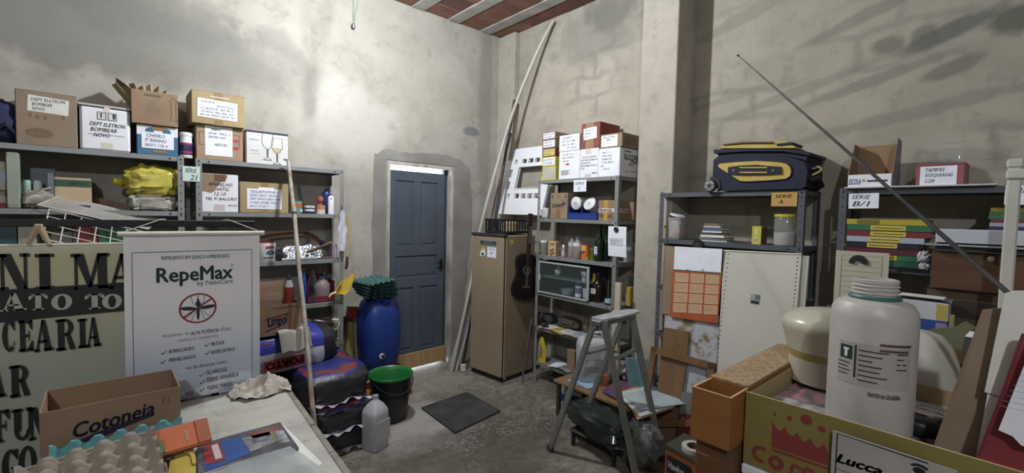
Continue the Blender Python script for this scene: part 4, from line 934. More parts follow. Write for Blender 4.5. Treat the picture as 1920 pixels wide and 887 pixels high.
# washing liquid carton
YLm = 3.215; p = on('Y', YLm, 440, 640); q = on('Y', YLm, 567, 628); zb = .772
t = thing('open_carton', 'open brown washing liquid carton standing on the blue and white sack', 'box', (p.x, YLm, zb), R(1.5)); wd = q.x-p.x; h = on('Y', YLm, 530, 571).z-zb; d = .2; th = .004; o = t.location
b = MB(); b.box(0, wd, 0, th, 0, h); b.box(0, wd, d-th, d, 0, h); b.box(0, th, th, d-th, 0, h); b.box(wd-th, wd, th, d-th, 0, h); b.box(th, wd-th, th, d-th, 0, th); b.build('body', CARD3, t)
MB().box(0, wd-.03, -.002, .002, 0, .13, 0, T(.01, d, h) @ RX(-6)).build('flap', CARD3, t)
MB().box(wd*.78, wd*.84, -.0008, 0, 0, h).build('tape', mat('7a5a40', rough=.35), t)
def lp(*a): return PR('Y', YLm, o, *a)
write(t, 'brand_print', [('Limpol', lp(502, 594, 540, 613), .03, .15, 4)], mat('2c2e55', rough=.7))
b = MB()
for x0, y0_, x1_, y1_ in ((497, 601, 542, 587), (499, 622, 535, 607), (512, 579, 566, 573), (525, 618, 545, 609)):
    r0 = on('Y', YLm, x0, y0_); r1 = on('Y', YLm, x1_, y1_); b.strip([(r0.x-o[0], r0.z-o[2]), (r1.x-o[0], r1.z-o[2])], .006 if x0 < 505 else .003, FRONT @ T(0, 0, .0014))
b.build('line_print', mat('2c2e55', rough=.7), t); flat(t, 'orange_mark', lp(522, 590, 534, 595), mat('b5562c', rough=.6), ang=8)
bt = bottle('detergent_bottle', 'small bottle with dark cap and red label inside the brown carton', (o[0]+wd-.06, YLm+.09, zb+.02), [(0, 0), (.028, 0), (.03, .02), (.03, .27), (.025, .3), (.012, .33), (0, .33)], mat('b0b4bc', rough=.25, alpha=.8), mat('22244a', rough=.4), (.012, .33, .36), lab=(.0306, .17, .28), labm=mat('8c2f2a', rough=.5), sy=.8)
# teal bucket with yellow bowl
q = on('Y', 3.38, 679, 770)
t = bottle('teal_bucket', 'small teal bucket behind the white jug with a yellow bowl on it', (q.x, 3.38, 0), [(0, 0), (.05, 0), (.064, .1), (.06, .1), (.046, .01), (0, .01)], mat('3a8fa8', rough=.4), cat='bucket')
MB().lathe([(.063, .093), (.068, .093), (.068, .102), (.063, .102)], 20).build('rim', mat('3a8fa8', rough=.4), t, 40)
t = bottle('yellow_bowl', 'small mustard yellow bowl set on the teal bucket', (q.x, 3.38, .104), [(0, 0), (.04, 0), (.074, .06), (.078, .062), (.078, .066), (.07, .064), (.038, .006), (0, .006)], mat('a8832c', '94702a', 4, .45), cat='bowl')
MB().lathe([(.03, -.0), (.04, -.0), (.04, .004), (.03, .004)], 18).build('foot_ring', mat('94702a', rough=.5), t, 40)
# black bucket with green bowl rim
q = Vector((1.605, 3.19, 0))
t = bottle('black_bucket', 'black plastic bucket with bright green rim on the floor by the door', q, [(0, 0), (.122, 0), (.127, .01), (.158, .345), (.162, .345), (.156, .34), (.12, .02), (0, .02)], mat('17181b', '1e1f22', 4, .4), cat='bucket', n=32)
MB().lathe([(.155, .33), (.17, .338), (.173, .352), (.168, .36), (.158, .352), (.15, .33), (.144, .25), (.118, .022), (0, .022)], 32).build('green_liner', mat('1f7a34', '23863a', 4, .35), t, 50)
MB().lathe([(.143, .2), (.147, .2), (.148, .208), (.144, .208)], 32).build('ridge', BLACK, t, 40)
pts = [(.165*math.cos(a), .165*math.sin(a)-.01, .33-.09*math.sin((a-R(190))/R(160)*math.pi)) for a in [R(190+160*k/12) for k in range(13)]]
MB().rod(pts, .004, 6).build('handle', BLACK, t, 40)
# white jug
def sq(b, prof, e=.35, n=28, sx=1, sy=1):
    def sg(v): return math.copysign(abs(v)**e, v)
    rows = []
    def fn(u, v):
        i = v*(len(prof)-1); k = min(int(i), len(prof)-2); f = i-k; r = prof[k][0]*(1-f)+prof[k+1][0]*f; z = prof[k][1]*(1-f)+prof[k+1][1]*f
        ee = 1 if (len(prof[k]) > 2 and prof[k][2]) else e; a = 2*math.pi*u
        return (r*sx*math.copysign(abs(math.cos(a))**ee, math.cos(a)), r*sy*math.copysign(abs(math.sin(a))**ee, math.sin(a)), z)
    return b.grid(fn, n, len(prof)-1, None, True)
t = thing('plastic_jug', 'tall milky white jug on the floor beside the feed sacks', 'jug', (1.325, 2.85, 0), R(20))
sq(MB(), [(0, 0), (.066, 0), (.072, .008), (.072, .24), (.068, .262), (.045, .3), (.024, .325, 1), (.021, .33, 1), (.021, .352, 1), (0, .352, 1)], .45).build('body', mat('a9abb2', 'b5b7bd', 3, .35), t, 45)
MB().lathe([(0, .353), (.022, .353), (.022, .357), (0, .357)], 16).build('mouth_seal', mat('8f9196', rough=.4), t)
MB().box(-.066, .066, -.074, -.071, .06, .2, .002).build('flat_panel', mat('b0b2b8', rough=.35), t)
# red crates, barrel, egg trays
def crate(label, x0, x1, y0, y1, h, hole):
    t = thing('red_crate', label, 'crate', (x0, y0, 0)); w_ = x1-x0; d = y1-y0; b = MB(); mr = mat('7c2026', '8c2a2c', 5, .55, bump=.1)
    if hole:
        b.box(0, w_*.3, 0, .02, 0, h); b.box(w_*.75, w_, 0, .02, 0, h); b.box(w_*.3, w_*.75, 0, .02, h*.62, h)
    else: b.box(0, w_, 0, .02, 0, h)
    b.box(0, w_, d-.02, d, 0, h); b.box(0, .02, .02, d-.02, 0, h); b.box(w_-.02, w_, .02, d-.02, 0, h); b.build('body', mr, t)
    MB().box(-.003, w_+.003, -.003, d+.003, h-.012, h+.004, .004).build('top_board', mat('7c2026', 'a08a80', 14, .7, bump=.2, lo=.5, hi=.62), t); return t
crate('red painted crate with a dark hole, between the sacks and the blue drum', 1.40, 1.63, 3.5, 3.9, .20, True)
crate('red painted crate with flaked top under the blue drum', 1.635, 1.96, 3.5, 3.98, .215, False)
t = thing('crumpled_paper', 'crumpled brown paper on the red crate with the hole', 'paper', (1.49, 3.66, .2045)); lump(.15, .18, .06, 44, .8, .4, freq=4).build('body', mat('7a6446', '5c4a34', 9, .9, bump=.4), t, 40)
MB().rod([(.06, -.05, .03), (.1, -.08, .05), (.13, -.12, .03), (.15, -.13, .008)], .008, 7).build('hose_end', BLACK, t, 50)
bx = col_on(710, Y=3.74, Z=.5).x
t = thing('water_drum', 'blue plastic drum with a tap standing on the red crate', 'drum', (bx, 3.74, .22))
BL = mat('1a3a8e', '152f78', 2.5, .38, bump=.03)
sq(MB(), [(0, 0), (.13, 0), (.152, .02), (.165, .1), (.176, .25), (.178, .36), (.17, .5), (.152, .58), (.12, .62), (.11, .624), (.1, .6), (0, .6)], .72, 36, 1.0, .95).build('body', BL, t, 50)
MB().box(-.035, .035, -.155, -.12, .585, .61, .006).build('handle', BL, t)
MB().rod([(-.02, -.15, .605), (-.02, -.165, .618), (.03, -.165, .618), (.03, -.15, .605)], .006, 6).build('latch', mat('17308a', rough=.4), t)
q = on('Y', 3.57, 716, 668)
a = (q.x-bx, -.168, q.z-.22)
MB().lathe([(.012, .0), (.024, .0), (.024, .012), (.012, .016)], 18, T(*a) @ RX(90)).build('tap_ring', WHITEP, t, 40); MB().rod([(a[0], a[1], a[2]), (a[0], a[1]-.045, a[2]), (a[0], a[1]-.05, a[2]-.03)], .01, 8).build('tap', BLACK, t, 40); MB().rod([(a[0]-.02, a[1]-.03, a[2]+.016), (a[0]+.02, a[1]-.03, a[2]+.016)], .005, 6).build('tap_lever', BLACK, t)
MB().lathe([(.1775, .0), (.1795, .004), (.1775, .008)], 36, T(0, 0, .33), 1.0, .95).build('mould_seam', BL, t, 40)
def egg_mesh(nx, ny, p, hh, m, k=7, seed=0, th=.004):
    rng = random.Random(seed)
    def fn(u, v):
        x = u*nx*p; y = v*ny*p; s_ = math.cos(2*math.pi*x/p)+math.cos(2*math.pi*y/p)
        q_ = .5+.25*s_; z = hh*min(.82, .06+.94*q_**1.4)
        z += .004*_nz.noise(Vector((x*9+seed, y*9, 0)))
        return (x-nx*p/2, y-ny*p/2, z)
    b = MB(); b.grid(fn, nx*k, ny*k); n0 = len(b.v); top = list(b.v); f0 = list(b.f)
    b.v += [(x, y, z-th) for x, y, z in top]; b.f += [tuple(i+n0 for i in f[::-1]) for f in f0]
    return b.mesh('tray', m, 50)
EG = mat('2f5a58', '3a6a66', 12, .9, bump=.3); eme = egg_mesh(5, 5, .056, .042, EG, 6, 1)
for k in range(5):
    t = thing('egg_tray', ('topmost', 'second', 'third', 'fourth', 'bottom')[k]+' green pulp egg tray of the stack on the blue drum', 'egg tray', (bx-.075+.01*k, 3.70, .846+.016+(4-k)*.03), R(14-5*k), 'green egg trays on the drum', (R(3-k), R(-3+k), R(14-5*k)))
    t['label'] = ('topmost', 'second from top', 'middle', 'second from bottom', 'lowest')[k]+' dark green pulp egg tray in the stack on the blue drum'
    put('tray', eme, t); b = MB()
    for s_ in (-1, 1): b.box(s_*.14-.004, s_*.14+.004, -.14, .14, .016, .028, .002)
    b.build('rim', EG, t)['kind'] = 'stuff'
t = thing('yellow_board', 'yellowish board leaning against the wall behind the shelf post', 'board', (1.5, 3.96, 0)); MB().box(0, .14, 0, .018, 0, .62, .002, RX(-4)).build('panel', mat('8a7a3a', '978645', 5, .7), t); MB().box(-.004, .144, -.004, 0, .6, .63, .001, RX(-4)).build('edge', mat('7a6a34', rough=.7), t)
t = thing('red_tray', 'dull red plastic tray standing behind the shelf post above the crates', 'tray', (1.47, 3.9, .205)); MB().box(0, .1, 0, .02, .45, .56, .004, RY(8)).build('panel', mat('7a2c26', rough=.6), t); MB().box(.03, .06, 0, .015, 0, .47, .002).build('stand', mat('5c4a34', rough=.7), t)
# floor mat
pts = [on('Z', 0, *p) for p in ((790, 767), (875, 738), (938, 773), (853, 814))]; cen = sum(pts, Vector())/4
t = thing('door_mat', 'dark grey rubber mat lying in front of the door', 'mat', (cen.x, cen.y, 0)); g = G('ribbed_rubber'); ch = g.n('TexChecker'); g.put(ch.inputs[0], g.P); ch.inputs['Scale'].default_value = 60
g.bump(ch.outputs['Fac'], .5, .004); RUB = g.done(g.ramp(g.noise(7, 5), [(.35, '2b2c2e'), (.7, '434446')]), .8)
MB().prism([((p-cen).x, (p-cen).y) for p in pts][::-1], 0, .012).build('pad', RUB, t)
for i in range(4):
    a = (pts[i]-cen)*.985; e = (pts[(i+1) % 4]-cen)*.985; MB().rod([(a.x, a.y, .012), (e.x, e.y, .012)], .005, 6).build('edge_bead', RUB, t)
# ================================================================== corner: fridge, pipes
K = Vector((2.735, 3.205, 0)); ang = math.degrees(math.atan2(.042, .435))
t = thing('old_fridge', 'tall beige old refrigerator with rusty side and dark top', 'fridge', K, R(ang)); FW, FD, FH = .44, .47, 1.405
BEI = mat('8c7a62', '968468', 3, .45, bump=.02)
g = G('rusty_enamel'); c = g.ramp(g.noise(3, 4), [(.3, '86745c'), (.7, '94826a')]); s_ = g.sep()
low = g.ramp(s_[2], [(.1, 1.0), (.75, 0.0)]); rs = g.math('MULTIPLY', g.ramp(g.noise(17, 5, rough=.6), [(.6, 0.0), (.66, 1.0)]), low)
RUSTY = g.done(g.mix(rs, c, '4a2f1c'), .5)
MB().box(.035, FD, 0, FW, .035, FH, .01).build('cabinet', RUSTY, t); MB().box(0, .033, 0, FW, .05, FH-.018, .012).build('door', BEI, t)
MB().box(.03, FD, .005, FW-.005, 0, .035).build('plinth', BLACK, t); MB().box(-.004, .06, -.004, FW+.004, FH-.017, FH+.012, .004).build('top_trim', mat('2e2c2b', '3a3836', 6, .5), t)
MB().box(.03, .037, .004, FW-.004, .05, FH-.018).build('gasket', BLACK, t)
FD_ = basis((0, 0, 0), (0, -1, 0), (0, 0, 1), (-1, 0, 0))     # door face: u to the right seen from the room
def fp(px, py):
    r = ray(px, py); n = Vector((math.cos(R(ang)), math.sin(R(ang)), 0)); k = n.dot(K-CAM)/n.dot(r); q = CAM+r*k-K
    return (q.x*math.sin(R(ang))-q.y*math.cos(R(ang)), q.z)
def frect(a, b_, c, d_): p, q = fp(a, b_), fp(c, d_); return (p[0], q[0], q[1], p[1])
r = frect(901, 451, 930, 461); o = flat(t, 'blue_sticker', r, mat('1f3a4e', rough=.4), FD_); w_ = r[1]-r[0]
write(o, 'print', [('BOM BONS', (r[0]+w_*.25, r[1]-w_*.25, r[2]+(r[3]-r[2])*.5, r[3]-.008), .01, 0), ('~~~~~~~~~~~~', (r[0]+w_*.06, r[1]-w_*.06, r[2]+.008, r[2]+(r[3]-r[2])*.35), .03, 0)], mat('b9c2c2', rough=.5), FD_)
r = frect(914, 463, 930, 484); o = flat(t, 'paper_note', r, PAPER, FD_); hand(o, (r[0]+.01, r[1]-.01, r[2]+.01, r[3]-.01), [('~', .1, .9), '', ('~', .3, .7), ('~', .3, .6), ''], INK, FD_, seed=5)
r = frect(900, 463, 910, 481); uu, vv = (r[0]+r[1])/2, (r[2]+r[3])/2
o = MB().prism([(r[0], r[2]), (r[1], r[2]+.01), (r[1], vv), (uu+.01, r[3]), (uu-.015, r[3]-.02), (r[0]+.005, vv-.01)], 0, .0012, FD_).build('figure_sticker', WHITEP, t); MB().lathe([(0, .0), (1, 0)], 12, FD_ @ T(uu, vv+.03, .0015) @ S(.012, .02, 1)).build('yellow_patch', mat('c9962c', rough=.5), o); flat(o, 'blue_patch', (uu-.015, uu+.02, r[2]+.012, vv-.01), mat('2a3f7a', rough=.5), FD_, lift=.0012)
flat(t, 'yellow_tag', (.1, .135, FH-.085, FH-.045), mat('c8b41e', rough=.5), FRONT, ang=35)
MB().box(.045, .075, -.002, 0, .02, FH-.04).build('side_trim', BEI, t)
# crate on the fridge
p = Vector((2.86, 3.24, FH+.013))
t = thing('plastic_crate', 'black slatted plastic crate on top of the beige refrigerator', 'crate', p, R(ang-40)); cw, cdp, chh = .38, .26, .14
t.location = on('Z', FH+.013, 918, 433)+Vector((.05, -.02, 0)); t.rotation_euler = (0, 0, R(-42))
MBK = mat('17181b', '1d1e22', 6, .45)
t.location = K+Vector((.028, .02, FH+.013)); t.rotation_euler = (0, 0, R(ang))
def slats(t, x0, x1, y, along):
    n = 9
    for z0, z1 in ((0, .022), (chh-.02, chh)):
        b = MB(); b.box(x0, x1, y-.004, y+.004, z0, z1, .002, along); b.build('rail', MBK, t)
    me = MB().box(-.006, .006, y-.004, y+.004, .02, chh-.018, 0, along).mesh('slat', MBK)
    for k in range(n+1): put('slat', me, t, tuple((along @ Vector((x0+.008+(x1-x0-.016)*k/n, 0, 0)))))
I4 = Matrix.Identity(4)
slats(t, 0, cw, 0, I4); slats(t, 0, cw, cdp, I4); slats(t, 0, cdp, 0, T(.004, 0, 0) @ RZm(90)); slats(t, 0, cdp, 0, T(cw-.004, 0, 0) @ RZm(90)); MB().box(0, cw, 0, cdp, 0, .006).build('base', MBK, t)
t = thing('straw_hat', 'round tan disc lying inside the black crate', 'disc', (2.96, 3.37, FH+.021)); MB().lathe([(0, .115), (.06, .11), (.1, .09), (.105, 0), (0, 0)], 24, None, .8, .8).build('crown', mat('9c855c', 'ab946a', 8, .8), t, 50); MB().lathe([(.098, .0), (.108, .0), (.108, .012), (.098, .012)], 24, None, .8, .8).build('band', CARD, t, 40)
# white foam panel
TL, BLp = on('X', 3.345, 957, 281), on('X', 3.2, 930, 401); TR = Vector((3.345, 3.13, on('X', 3.345, 1020, 273).z)); 
u_ = TR-TL; v_ = TL-BLp
t = thing('foam_packing_sheet', 'white foam packing panel with square cutouts leaning in the corner', 'panel', BLp)
U = [0, .1, .17, .23, .30, .335, .44, .48, .585, .62, .725, .76, .865, .9, .955, 1]; V = [0, .24, .31, .38, .5, .56, .68, .715, .765, .83, 1]
def hole(i, j):
    u = (U[i]+U[i+1])/2; v = (V[j]+V[j+1])/2
    if .31 > v > .24 and (abs(u-.2) < .031 or abs(u-.3875) < .053 or abs(u-.5325) < .053 or abs(u-.6725) < .053 or abs(u-.8125) < .053): return u < .86
    if .765 < v < .83 and (abs(u-.2) < .031 or abs(u-.3875) < .053 or abs(u-.5325) < .053 or abs(u-.6725) < .053 or abs(u-.8125) < .053): return True
    if .38 < v < .715 and .30 < u < .865: return True
    if .1 < u < .17 and (.38 < v < .5 or .56 < v < .68): return True
    return .9 < u < .955 and .5 < v < .68
b = MB(); n_ = u_.cross(v_).normalized(); F_ = basis((0, 0, 0), u_, v_, n_)
for i in range(len(U)-1):
    for j in range(len(V)-1):
        if not hole(i, j): b.box(U[i], U[i+1], V[j], V[j+1], -.032, 0, 0, F_)
b.build('sheet', mat('dcdee5', 'e2e4ea', 4, .8), t)
e_ = MB()
for rc in ((.3, .308, .38, .715), (.857, .865, .38, .715), (.3, .865, .38, .39), (.3, .865, .707, .715)): e_.box(rc[0], rc[1], rc[2], rc[3], 0, .006, 0, F_)
e_.build('window_rim', WHITEP, t)
# pipes
def pipe(name, label, pix, X0, X1, r, m, n=14, cat='pipe'):
    ys = [p[1] for p in pix]; pts = [on('X', X0+(X1-X0)*(ys[0]-p[1])/(ys[0]-ys[-1]), *p) for p in pix]
    t = thing(name, label, cat, pts[0]); o = pts[0]; loc = [q-o for q in pts]
    out = []
    for i in range(len(loc)-1):
        p0, p1, p2, p3 = loc[max(i-1, 0)], loc[i], loc[i+1], loc[min(i+2, len(loc)-1)]
        for k in range(4):
            s_ = k/4; out.append(.5*((2*p1)+(p2-p0)*s_+(2*p0-5*p1+4*p2-p3)*s_*s_+(3*p1-p0-3*p2+p3)*s_**3))
    out.append(loc[-1]); MB().rod(out, r, n).build('shaft', m, t, 50); d = (out[-1]-out[-2]).normalized()
    MB().rod([out[-1]-d*.04, out[-1]+d*.001], r*1.12, n).build('end_sleeve', m, t, 50); return t
pipe('plastic_pipe', 'very long bowed white plastic pipe reaching from floor to ceiling', [(846, 697), (880, 545), (900, 432), (926, 332), (957, 225), (985, 150), (1012, 88), (1037, 40)], 2.56, 3.345, .0165, mat('a8a294', 'b5afa2', 3, .5))
GP = [mat('8d9196', '9a9ea2', 3, .45), mat('7a7c80', '888a8e', 3, .45), mat('a0a3a8', '92959a', 3, .45)]
for k, (a, e, nm) in enumerate((((843, 690), (896, 500), 'light grey'), ((849, 693), (892, 520), 'dull grey'), ((855, 697), (893, 560), 'pale grey'))):
    pipe('conduit_pipe', nm+' conduit pipe leaning beside the beige refrigerator', [a, e], 2.55+.025*k, 2.84, .0125, GP[k], 10)
pipe('conduit_pipe', 'black conduit pipe leaning beside the beige refrigerator', [(866, 694), (897, 520)], 2.64, 2.85, .013, BLACK, 10)
pipe('conduit_pipe', 'tall black conduit leaning on the corner pilaster above the refrigerator', [(926, 428), (943, 320), (965, 188)], 3.0, 3.29, .016, mat('1c2030', '262a38', 4, .5), 10)
pipe('wooden_lath', 'thin brown wooden lath standing behind the bowed pipe', [(917, 432), (935, 345), (958, 250)], 3.05, 3.27, .014, PLY, 4, 'lath')
q = on('Z', 0, 868, 697); t = thing('wood_block', 'short white painted wood block on the floor by the conduits', 'block', (q.x, q.y, 0)); MB().box(-.02, .02, -.02, .02, 0, .08, .003).build('body', PAPER2, t); MB().box(-.021, .021, -.021, .021, 0, .012).build('dirt_band', CARD, t)
pipe('metal_rod', 'thin metal rod leaning on the side of the beige refrigerator', [(978, 722), (990, 640), (997, 598)], 2.92, 2.99, .009, mat('6f7072', '828385', 5, .4, .6), 8)
# guitar
q = on('Y', 3.13, 987, 518)
t = thing('small_guitar', 'small dark red guitar hanging between the refrigerator and steel shelf', 'guitar', q); t.rotation_euler = (0, R(2.5), R(-12))
half = [(0, -.23), (.07, -.225), (.12, -.19), (.135, -.13), (.118, -.06), (.092, 0), (.088, .05), (.1, .1), (.105, .14), (.09, .19), (.05, .212), (0, .215)]
poly = half+[(-x, z) for x, z in half[::-1][1:-1]]
GB = mat('120c0d', '1a0e10', 3, .25); Fg = basis((0, 0, 0), (1, 0, 0), (0, 0, 1), (0, -1, 0))
MB().prism(poly, -.055, 0, Fg).build('body', mat('1e0e11', '150a0a', 3, .25), t); MB().prism([(x*.97, z*.97) for x, z in poly], .0, .002, Fg).build('soundboard', GB, t)
MB().lathe([(0, .0), (.036, 0), (.036, .001)], 20, Fg @ T(0, .06, .0022)).build('sound_hole', BLACK, t); MB().lathe([(.036, 0), (.043, 0), (.043, .001), (.036, .001)], 24, Fg @ T(0, .06, .0024)).build('rosette', mat('8a6a3a', rough=.4), t)
MB().box(-.021, .021, -.022, .0, .1, .48, .004).build('neck', mat('2a1a14', rough=.4), t); hd = MB().box(-.027, .027, -.015, .003, .48, .60, .006).build('headstock', mat('231511', rough=.4), t)
for s_ in (-1, 1):
    for k in range(3): MB().rod([(s_*.026, -.006, .5+.035*k), (s_*.043, -.006, .5+.035*k)], .004, 6).build('peg', STEEL, hd)
MB().box(-.04, .04, -.01, -.002, -.11, -.095, .002).build('bridge', mat('5c4a34', rough=.5), t)
for k in range(5): MB().rod([(-.012+.006*k, -.026, .48), (-.012+.006*k, -.011, -.1)], .0006, 4).build('string', STEEL, t)
# dangling wire
e = on('Y', 3.2, 662, 50)
t = thing('dangling_wire', 'loose looped ceiling wire with a black connector at its end', 'wire', e)
MB().rod([(0, 0, 0), (.002, 0, .12), (-.002, 0, .3), (.0, 0, ZC-e.z-.012)], .0042, 6).build('strand', mat('2c342c', rough=.6), t, 50); MB().rod([(.004, 0, .0), (.014, 0, .09), (.035, .0, .2), (.07, 0, .42), (.1, 0, ZC-e.z-.012)], .0042, 6).build('strand', mat('2c342c', rough=.6), t, 50)
MB().lathe([(0, -.022), (.011, -.018), (.015, -.004), (.012, .012), (.005, .022), (0, .024)], 12).build('connector', BLACK, t, 50)
# ================================================================== shelf by the ladder
C1, C2, C3, C4, C5, C6 = LC
def rbox(name, label, a, b_, top, z, m=CARD, off=.02, depth=.26, **k): return carton('R', name, label, a, b_, top, z, m, off, depth, **k)
# stack of small boxes
z = C1; sm = [(336, 313, mat('c4b23a', 'cfbd48', 6, .5), mat('b4b2ac', 'a5a39d', 9, .5), 'yellow and white box at the bottom'), (313, 295, mat('c4b23a', 'cfbd48', 6, .5), PAPER, 'yellow and white box second from the bottom'), (295, 279, mat('7d3a32', rough=.6), mat('c9bb62', rough=.6), 'red box with a yellow label'), (279, 263, CARD3, PAPER, 'brown box with white label second from the top'), (263, 249, CARD3, PAPER, 'brown box with white label on top')]
for k, (yb_, yt, m_, lm, nm) in enumerate(sm):
    zt = high('R', 1028, yt-1, .02); h = max(.05, zt-z-.001)
    t, wd, h = rbox('small_box', nm+' of the small box stack', 1016, 1041, yt, z, m_, .02, .24, hh=h, seam=False)
    note(t, (wd*.12, wd*.95, h*.12, h*.9), [('~', .0, .95), ('~', .0, .8)] if k else [], lm, INK, seed=20+k); MB().box(-.0005, wd+.0005, .11, .13, -.0, h+.0006).build('tape_band', TAPE, t); z += h+.0015
t, wd, h = rbox('white_box', 'white box with pasted sheet and small red mark, under another', 1047, 1086, 284, C1, WHITEBOX)
note(t, rr(t, .02, 1053, 287, 1077, 305), ['~', '~', ('~', .1, .6)], PAPER, INK, seed=31); flat(t, 'red_mark', rr(t, .02, 1061, 307, 1067, 309.5), mat('a02a40', rough=.5)); hh0 = h
b = MB()
for k in range(4): r = rr(t, .02, 1052, 320+k*2.4, 1068-3*(k % 2), 321+k*2.4); b.box(*r, .0002, .0008, 0, FRONT)
b.build('print', mat('9a9aa4', rough=.6), t)['kind'] = 'stuff'
t, wd, h = rbox('white_box', 'white box with a large handwritten sheet, on another white box', 1048, 1086, 253, C1+hh0+.004, WHITEBOX)
note(t, (.004, wd*.93, h*.04, h*.98), [('ELEMENT', .15, .7), ('~', .1, .9), ('~', .1, .95), ('~', .4, .95)], PAPER, INK, seed=32)
t, wd, h = rbox('white_box', 'white box with blue handwriting straight on it, under the red carton', 1086.5, 1121, 279, C1, WHITEBOX)
hand(t, (wd*.04, wd*.96, h*.28, h*.76), [('ANTI-CHAMA', .1, .9), ('~', .0, .95), ('~', .0, .6), ('~', .0, .95), ('12', .0, .25)], INK, seed=33, lift=.0006); flat(t, 'tape', (wd*.3, wd*.6, h*.82, h), mat('c9b6b8', rough=.4)); flat(t, 'tape', (wd*.3, wd*.62, 0, h*.14), mat('c9b6b8', rough=.4)); write(t, 'print', [('ARCOS', rr(t, .02, 1110, 323, 1119, 325.5), .02, 0)], INKB); hh0 = h
t, wd, h = rbox('red_carton', 'dark red carton with brown tape and white label, topmost of the boxes', 1089, 1124, 231, C1+hh0+.004, mat('7d3a30', '8a4236', 4, .7), depth=.28, seam=True)
MB().box(wd*.26, wd*.68, -.0008, 0, 0, h+.003).build('tape', TAPE, t); note(t, (wd*.14, wd*.84, h*.36, h*.82), ['~', ('~', .0, .6), ('~', .0, .4)], PAPER, INK, seed=34, ang=3, lift=.001); write(t, 'print', [('~~~~~~~', (.06, .2, h*.55, h*.6), .02, 0)], mat('a06a60', rough=.6), FACE_R(wd))
t, wd, h = rbox('silicone_box', 'white silicone box with black side lettering at the shelf end', 1121.5, 1161, 278, C1, WHITEBOX, depth=.27)
note(t, (.003, wd*.97, h*.05, h*.97), [('~', .1, .6), ('~', .1, .7), ('~', .1, .75), ('~', .1, .85), ('~', .05, .2), ('~', .2, .6), ''], PAPER, mat('6a70a0', rough=.7), seed=35)
write(t, 'print', [('SILICONE', (.055, .262, h*.6, h*.8), .02, 0)], INKB, FACE_R(wd))
for it_ in [('Power', (.07, .16, h*.86, h*.94), .03, 0), ('branco', (.12, .2, h*.42, h*.49), .01, 0), ('12x', (.08, .13, h*.17, h*.22), .01, 0), ('280 g', (.16, .24, h*.17, h*.22), .01, 0)]: write(t, 'print', [it_], INKB, FACE_R(wd)); write(t, 'print', [('Flex', (.15, .25, h*.5, h*.62), .02, .3)], mat('b8483c', rough=.6), FACE_R(wd)); hh0 = h
t, wd, h = rbox('cardboard_box', 'low brown carton with white label on the silicone box', 1125, 1166, 251, C1+hh0+.004, CARD, depth=.27)
note(t, (wd*.06, wd*.8, h*.08, h*.92), [('~', .05, .9), ('~', .3, .6), '', ''], PAPER, INK, seed=36)
b = MB()
for k in range(5): b.box(.03, .2, h*(.25+.12*k), h*(.25+.12*k)+.006, .0002, .0008, 0, FACE_R(wd))
b.build('print', mat('6a553e', rough=.8), t)['kind'] = 'stuff'
# sign C
p = on('X', XF-.005, 1076, 338); q = on('X', XF-.005, 1099, 359)
t = thing('shelf_card', 'white shelf card lettered C taped to the shelf edge', 'card', (XF-.004, p.y, q.z), RZ['R']); wd, h = p.y-q.y, p.z-q.z; o = flat(t, 'card', (0, wd, 0, h), PAPER); hand(o, (wd*.1, wd*.9, h*.05, h*.95), [('SÉRIE', .0, .95), ('C', .3, .6)], INK, seed=4)
# second shelf
t, wd, h = rbox('cardboard_box', 'brown carton printed with a dark bird mark beside the blue bins', 1031, 1063, 362, C2, CARD, depth=.24, off=.03)
write(t, 'brand_print', [('CASAKM', rr(t, .03, 1035, 382, 1055, 389), .02, 0)], mat('4a4066', rough=.7)); MB().prism([(wd*.72, h*.52), (wd*.9, h*.56), (wd*.86, h*.66), (wd*.8, h*.62), (wd*.76, h*.72)], .0002, .001, FRONT).build('bird_print', mat('2e2a55', rough=.7), t)
b = MB()
for u in (.1, .86): b.box(wd*u, wd*u+.006, h*.8, h*.93, .0002, .0008, 0, FRONT); b.box(wd*u+.01, wd*u+.016, h*.8, h*.93, .0002, .0008, 0, FRONT)
b.build('mark_print', INKB, t); flat(t, 'tape', (wd*.35, wd*.6, h*.82, h), TAPE); flat(t, 'tape', (wd*.35, wd*.6, 0, h*.4), mat('86663f', rough=.4))
q = spot('R', 1022, C2, .05); t = thing('snack_bag', 'small white and orange packet standing beside the printed carton', 'packet', q, RZ['R'])
lump(.085, .05, .1, 3, .5, .2).build('body', mat('c6c2bd', 'a87a5a', 6, .4, lo=.55, hi=.6), t, 50); flat(t, 'label_patch', (-.03, .02, .03, .08), mat('b5b3b0', rough=.4), basis((0, -.025, 0), (1, 0, 0), (0, 0, 1), (0, -1, 0)))
